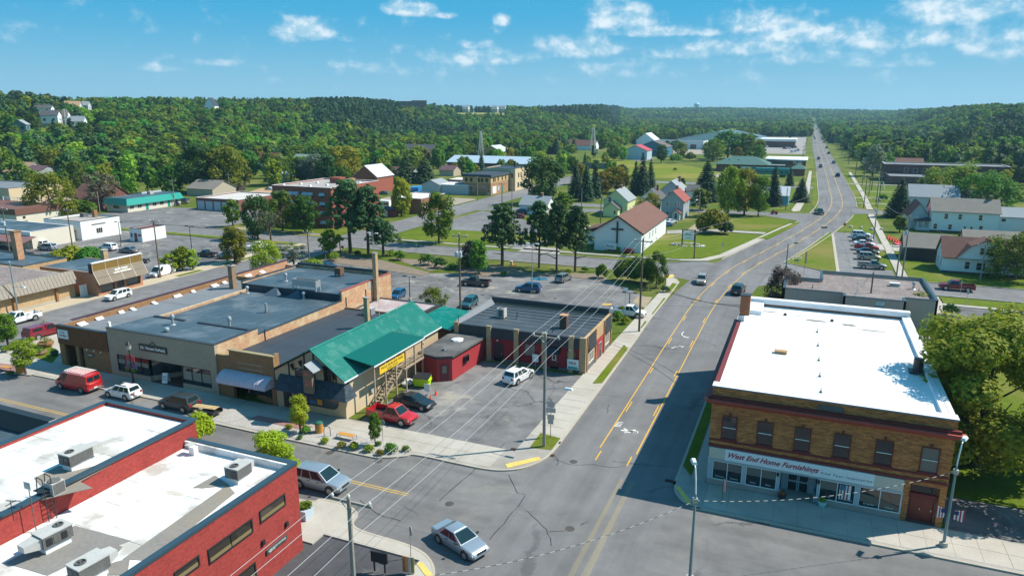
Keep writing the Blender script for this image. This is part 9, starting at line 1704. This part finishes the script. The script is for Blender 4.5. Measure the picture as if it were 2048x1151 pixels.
# street furniture and small things
OAK=mat('honey_slat',(.52,.26,.06),.6,.12,1.5)
def bench(px,py,ang,label):
 x,y=g(px,py);t=thing('street_bench',label,'bench',(x,y,Z_WALK+.02),None,ang,True);L_=rel(t)
 for k in range(4):L_(MB().box(-.9,.9,-.28+k*.145,-.15+k*.145,.44,.49),'slat',OAK)
 for s in(-1,1):L_(MB().path([(s*.95,-.3,0),(s*.95,-.3,.5),(s*.95,.3,.5),(s*.95,.3,0)],.035),'leg',STEEL)
bench(694,880,0,'honey-coloured bench on the brick pad before the tavern');bench(15,743,.1,'honey-coloured bench on the plaza at the left edge')
def bin_(px,py,label,lid):
 x,y=g(px,py);t=thing('litter_bin',label,'bin',(x,y,Z_WALK+.01),None,0,True);L_=rel(t)
 for k in range(16):a=k*math.pi/8;L_(MB().hexa([(.36*math.cos(a-.17),.36*math.sin(a-.17),0),(.40*math.cos(a-.17),.40*math.sin(a-.17),0),(.40*math.cos(a+.17),.40*math.sin(a+.17),0),(.36*math.cos(a+.17),.36*math.sin(a+.17),0)],[(.36*math.cos(a-.17),.36*math.sin(a-.17),.95),(.40*math.cos(a-.17),.40*math.sin(a-.17),.95),(.40*math.cos(a+.17),.40*math.sin(a+.17),.95),(.36*math.cos(a+.17),.36*math.sin(a+.17),.95)]),'slat',OAK)
 L_(MB().lathe((0,0,.05),[(.35,0),(.35,.85)],14),'liner',BLACKT);L_(MB().lathe((0,0,.951),[(.42,0),(.36,.12),(.1,.2)]if lid else[(.41,0),(.41,.04),(.3,.05)],14),'lid',plain('bin_green',(.02,.12,.08),.5)if lid else BLACKT)
bin_(639,866,'slatted wooden bin with a green lid by the gravel bed',True);bin_(41,748,'slatted wooden bin with an open black top on the plaza',False)
x,y=g(655,874);rk=thing('bike_rack','black hoop bike rack on the brick pad','bike rack',(x,y,.17),None,.5,True);rel(rk)(MB().path([(-.3,0,0),(-.3,0,.75),(-.2,0,.95),(0,0,1.03),(.2,0,.95),(.3,0,.75),(.3,0,0)],.035),'hoop',BLACKT)
SB=plain('sign_back',(.42,.44,.45),.4,.4);STOPR=plain('stop_red',(.42,.02,.02),.5)
def sign(px,py,h,label,kind='rect',w=.6,hh=.75,m=None,ang=0.0,txt=None,back=False,pm=None,z=None):
 x,y=g(px,py);t=thing('street_sign',label,'sign',(x,y,0),None,ang,True);L_=rel(t);L_(MB().tube((0,0,0),(0,0,h),.035,n=6),'post',pm or STEEL);zc=h-hh/2
 n={'oct':8,'round':16}.get(kind)
 if n:P=[(w/2*math.cos(2*math.pi*(k+.5)/n),zc+w/2*math.sin(2*math.pi*(k+.5)/n))for k in range(n)]
 else:P=[(-w/2,zc-hh/2),(w/2,zc-hh/2),(w/2,zc+hh/2),(-w/2,zc+hh/2)]
 mb=MB();k=len(P);mb.v=[(p[0],-.065,p[1])for p in P]+[(p[0],-.04,p[1])for p in P];mb.f=[tuple(range(k)),tuple(range(2*k-1,k-1,-1))]+[(i,k+i,k+(i+1)%k,(i+1)%k)for i in range(k)]
 b=L_(mb,'plate',SB if back else(m or SIGNWHITE))
 if txt and not back:lettering(txt,hh*.38,Matrix.Translation((0,-.066,zc))@Matrix.Rotation(math.pi/2,4,'X'),LETW if m else INK,b,w*.75,0,.004)
 return t
sign(822,1116,2.6,'round sign seen from behind on the corner by the red office','oct',.75,.75,back=True,ang=2.4);sign(766,884,2.4,'round pale sign by the slim young tree','round',.6,.6,SB,ang=.2);t=sign(1101,876,3.9,'stack of sign plates seen from behind on the grass corner','rect',.75,.6,back=True,ang=.15,pm=POLEW)
for k,(w_,z)in enumerate(((.95,2.75),(.7,2.05),(.55,1.55))):rel(t)(MB().box(-w_/2,w_/2,-.07,-.045,z,z+.5),'plate',SB)
sign(650+36,512,2.4,'red stop sign by the tall pines','oct',.75,.75,STOPR,.3,'STOP');sign(1688,464,2.5,'red stop sign on the lawn by the diagonal row','oct',.8,.8,STOPR,-.2,'STOP');sign(1646,478,3.2,'dark signboard on the near tip of the grass triangle','rect',1.5,.45,plain('sign_grey',(.12,.16,.18)),.2);sign(1589,517,3.6,'small green street name sign on the grass triangle','rect',.9,.3,plain('name_green',(.0,.22,.15)),.2);sign(1591,540,2.2,'second green sign low on the grass triangle','rect',.9,.3,MATS['name_green'],.1);sign(1444,508,2.6,'thin sign post beside the church lawn pavement','rect',.4,.8,SB,.2);sign(1250,610,3.0,'white square sign by the white pickup','rect',.8,.8,SIGNWHITE);sign(855,792,1.5,'white parking notice on a stake by the black coupe','rect',.7,.9,SIGNWHITE,0,'NO');sign(1071,735,1.8,'white parking notice on a stake by the maroon bar','rect',.8,1.0,SIGNWHITE,0,'NO');sign(833,506,2.2,'thin sign post on the verge below the round maple','rect',.4,.5,SB);sign(652,524,2.0,'dark small sign before the light green tree','rect',.9,.35,BLACKT)
sign(1920,590,2.6,'thin signpost at the verge by the maroon pickup','rect',.3,.5,SB);sign(1932,612,2.6,'thin signpost by the pavement behind the big maple','rect',.3,.5,SB)
x,y=g(760,1146);t=thing('board_sign','small black board on two legs by the apron of the red office','sign',(x,y,.15),None,.1,True);L_=rel(t);L_(MB().box(-.62,.62,-.06,.06,.75,1.55),'board',BLACKT);[L_(MB().box(u-.05,u+.05,-.05,.05,0,.75),'leg',BLACKT)for u in(-.4,.4)]
x,y=g(818,1148);t=thing('striped_panel','small panel of orange, grey and green stripes on the corner','panel',(x,y,.15),None,.1,True);L_=rel(t);[L_(MB().box(-.45+k*.22,-.24+k*.22,-.04,.04,.05,1.25),'stripe',m)for k,m in enumerate((BROWN_BRICK,plain('stripe_orange',(.5,.22,.06),.6),SB,plain('stripe_olive',(.2,.2,.06),.6)))]
x,y=g(608,1036);t=thing('planter_box','pale blue square planter with green plants by the red office','planter',(x,y,.15),None,0,True);L_=rel(t);L_(MB().box(-.6,.6,-.5,.5,0,.8),'tub',plain('planter_blue',(.40,.48,.54),.6));inst(quads('plants',leaves([(0,0,.9),(.3,.2,1.0)],[.45,.4],260,.12,np.random.default_rng(1)),LM['bright']),'plants',t)
def pot(px,py,label,r,m,leaf,h=.5):
 x,y=g(px,py);t=thing('flower_pot',label,'flower pot',(x,y,Z_WALK),None,0,True);L_=rel(t);L_(MB().lathe((0,0,.0),[(r*.6,0),(r*.95,h*.5),(r,h),(r*.85,h)],12),'pot',m);inst(quads('flowers',leaves([(0,0,h+r*.1)],[r*.8],200,min(.12,r*.24),np.random.default_rng(2)),leaf),'flowers',t)
pot(1563,1001,'dark pot of orange flowers left of the shop entry',.33,BLACKT,leafmat('flower_orange',(.28,.12,.03),.04,.3,.1));pot(1643,1015,'pale blue pot of yellow flowers right of the shop entry',.36,plain('pot_blue',(.35,.55,.56),.4),LM['gold'])
pot(93,694,'large round wooden planter with pink flowers on the plaza',1.0,BROWN_BRICK,LM['maple'],.6);pot(80,710,'low round stone planter on the plaza grass',.9,BROWN_BRICK,LM['maple'],.35);pot(110,712,'dark green planter pot beside the brick shop',.5,plain('bin_green',(.02,.12,.08)),LM['dark'])
def flag(px,py,h,label,lean=0.0):
 x,y=g(px,py);t=thing('flag',label,'flag',(x,y,Z_WALK),None,0,True);L_=rel(t);L_(MB().tube((0,0,0),(lean*h,0,h),.025),'staff',plain('staff_brown',(.12,.06,.05),.6))
 for k in range(5):L_(MB().hexa([(lean*h*.72+.02+k*.05,-.03+.02*(k%2),h*.52-k*.03),(lean*h*.72+.07+k*.05,-.03,h*.52-k*.03),(lean*h*.72+.07+k*.05,-.01,h*.52-k*.03),(lean*h*.72+.02+k*.05,-.01+.02*(k%2),h*.52-k*.03)],[(lean*h+k*.05,-.03+.02*(k%2),h-.04*k),(lean*h+.05+k*.05,-.03,h-.04*k),(lean*h+.05+k*.05,-.01,h-.04*k),(lean*h+k*.05,-.01+.02*(k%2),h-.04*k)]),'stripe',MATS['flag_red']if k%2==0 else LETW)
flag(1443,1010,2.3,'furled striped flag on a thin staff by the left shop window');flag(1624,1000,1.9,'striped flag leaning out at the shop entry',.35);flag(1607,552,4.8,'drooping flag on a white staff at the triangle',.0)
x,y=g(333,766);t=thing('sandwich_board','white folding board on the thrift shop pavement','sandwich board',(x,y,.16),None,.3,True);L_=rel(t);[L_(MB().hexa([(-.33,s*.35-.015,0),(.33,s*.35-.015,0),(.33,s*.35+.015,0),(-.33,s*.35+.015,0)],[(-.33,s*.03-.015,1.15),(.33,s*.03-.015,1.15),(.33,s*.03+.015,1.15),(-.33,s*.03+.015,1.15)]),'panel',SIGNWHITE)for s in(-1,1)];lettering('SALE',.26,Matrix.Translation((0,-.24,.75))@Matrix.Rotation(math.pi/2-.27,4,'X'),INK,t,.5,0,.004);lettering('OPEN',.22,Matrix.Translation((0,-.33,.42))@Matrix.Rotation(math.pi/2-.27,4,'X'),SIGNRED,t,.5,0,.004)
def dumpster(px,py,label,ang,m):
 x,y=g(px,py);t=thing('dumpster',label,'dumpster',(x,y,.04),None,ang,True);L_=rel(t);L_(MB().hexa([(-.85,-.55,.15),(.85,-.55,.15),(.85,.55,.15),(-.85,.55,.15)],[(-.95,-.75,1.15),(.95,-.75,1.15),(.95,.65,1.35),(-.95,.65,1.35)]),'bin',m);L_(MB().hexa([(-1,-.8,1.155),(1,-.8,1.155),(1,.7,1.355),(-1,.7,1.355)],[(-1,-.8,1.22),(1,-.8,1.22),(1,.7,1.42),(-1,.7,1.42)]),'lid',BLACKT);[L_(MB().box(s*.98-.05,s*.98+.05,-.5,.5,.75,.95),'lift_pocket',m)for s in(-1,1)]
NEON=plain('neon_green',(.42,.62,.01),.5);dumpster(845,772,'neon green dumpster with a black lid by the red annex',.2,NEON);dumpster(299,478,'neon green dumpster at the white hut wall',.05,NEON)
CONEM=plain('cone_orange',(.72,.10,.02),.5)
for px,py,lab in((861,800,'small orange cone lying close to the black coupe'),(872,789,'orange traffic cone on the lot by the dumpster')):x,y=g(px,py);t=thing('traffic_cone',lab,'traffic cone',(x,y,.03),None,0,True);rel(t)(MB().box(-.2,.2,-.2,.2,0,.03),'base',CONEM);rel(t)(MB().lathe((0,0,.03),[(.14,0),(.03,.55)],10),'cone',CONEM)
x,y=g(1023,531);t=thing('traffic_barrel','orange and white traffic barrel beyond the multi-stemmed pine','traffic barrel',(x,y,.05),None,0,True);[rel(t)(MB().lathe((0,0,k*.25),[(.3-k*.015,0),(.29-k*.015,.245)],12),'band',CONEM if k%2==0 else LETW)for k in range(4)]
for k in range(7):
 x,y=g(1776+k*5.2,478+k*2.4);t=thing('safety_barrier','orange water-filled barrier in the line along the pavement','barrier',(x,y,.05),'orange barriers along the pavement',.9,True);rel(t)(MB().hexa([(-.5,-.25,0),(.5,-.25,0),(.5,.25,0),(-.5,.25,0)],[(-.45,-.08,.9),(.45,-.08,.9),(.45,.08,.9),(-.45,.08,.9)]),'body',plain('barrier_orange',(.75,.13,.06),.5));rel(t)(MB().box(-.12,.12,-.1,.1,.9,1.0),'cap',CONEM)
x,y=g(1805,490);t=thing('pink_tarp','pink sheet spread on the driveway by the orange barriers','sheet',(x,y,.05),None,.2,True);rel(t)(MB().hexa([(-1.7,-1.5,0),(1.7,-1.5,0),(1.7,1.5,0),(-1.7,1.5,0)],[(-1.6,-1.4,.3),(1.6,-1.4,.2),(1.6,1.4,.35),(-1.6,1.4,.25)]),'cloth',plain('tarp_pink',(.70,.10,.16),.6))
x,y=g(1752,378);t=thing('swing_set','white metal swing set on the lawn right of the highway','swing set',(x,y,0),None,.1,True);L_=rel(t);L_(MB().tube((-2.5,0,3),(2.5,0,3),.09),'top_bar',LETW);[L_(MB().tube((s*2.5,0,3),(s*3.0,u*1.6,0),.08),'leg',LETW)for s in(-1,1)for u in(-1,1)];[L_(MB().box(u-.3,u+.3,-.12,.12,.55,.6).tube((u-.25,0,.6),(u-.25,0,3),.02).tube((u+.25,0,.6),(u+.25,0,3),.02),'swing',plain('swing_blue',(.04,.2,.45),.5))for u in(-1.2,1.2)]
for px,py,lab in((1701,455,'pale boulder on the lawn by the stop sign'),(1722,457,'second pale boulder on the lawn by the diagonal row'),(1743,460,'dark stone near the pavement by the leaning pole'),(1763,460,'grey stone right of the leaning pole')):x,y=g(px,py);t=tag(MB().blob((x,y,.25),.5,int(px),8,6,.25,.8).build('boulder',ROCK,smooth=True),lab,'boulder')
x,y=g(1548,428);t=thing('garden_tractor','small red garden tractor on the side road by the golden trees','garden tractor',(x,y,.03),None,.2,True);L_=rel(t);L_(MB().hexa([(-1,-.45,.3),(1,-.4,.3),(1,.4,.3),(-1,.45,.3)],[(-.8,-.4,.8),(.9,-.35,.95),(.9,.35,.95),(-.8,.4,.8)]),'body',PC['red']);L_(MB().box(-.6,-.1,-.3,.3,.8,1.2),'seat',BLACKT);[L_(MB().tube((u,s*.5,.3),(u,s*.7,.3),.32,n=12),'wheel',RUB)for u in(-.6,.7)for s in(-1,1)]
x,y=g(940,490);
for px,py,lab in((1105,612,'lost hubcap'),):pass
x,y=g(206,418);t=thing('covered_boat','boat under a bright green cover beside the brick house','boat',(x,y,0),None,.1,True);L_=rel(t);L_(MB().hexa([(-2.8,-.9,.3),(2.6,-.9,.3),(3.0,.9,.3),(-2.8,.9,.3)],[(-2.6,-1.0,1.0),(2.9,-.8,1.0),(2.9,.8,1.0),(-2.6,1.0,1.0)]),'hull',plain('bin_green',(.02,.12,.08)));L_(MB().hexa([(-2.7,-1.05,1.005),(3.0,-.85,1.005),(3.0,.85,1.005),(-2.7,1.05,1.005)],[(-2.0,-.1,1.9),(2.0,-.1,1.7),(2.0,.1,1.7),(-2.0,.1,1.9)]),'cover',plain('cover_green',(.02,.38,.18),.6))
t=thing('roof_railing','white railing on the cream store roof at the left edge','railing',(-210,136,6));[MB().box(-222+k*3.4,-221.8+k*3.4,135.9,136.1,5.6,6.7).build('post',LETW,t)for k in range(8)];[MB().box(-222,-198,135.95,136.05,z,z+.12).build('rail',LETW,t)for z in(6.1,6.6)]
# haze in the air over the whole valley
hz_m=bpy.data.materials.new('haze_air');hz_m.use_nodes=True;hn=hz_m.node_tree;hn.nodes.clear();vo=NN(hn,'ShaderNodeVolumePrincipled');vo.inputs['Color'].default_value=(.42,.74,.95,1);vo.inputs['Density'].default_value=HAZE;vo.inputs['Anisotropy'].default_value=.2;ho=NN(hn,'ShaderNodeOutputMaterial');hn.links.new(vo.outputs[0],ho.inputs['Volume'])
o=MB().box(-14500,14500,-14500,14500,-14,96).build('haze',hz_m,kind='stuff')
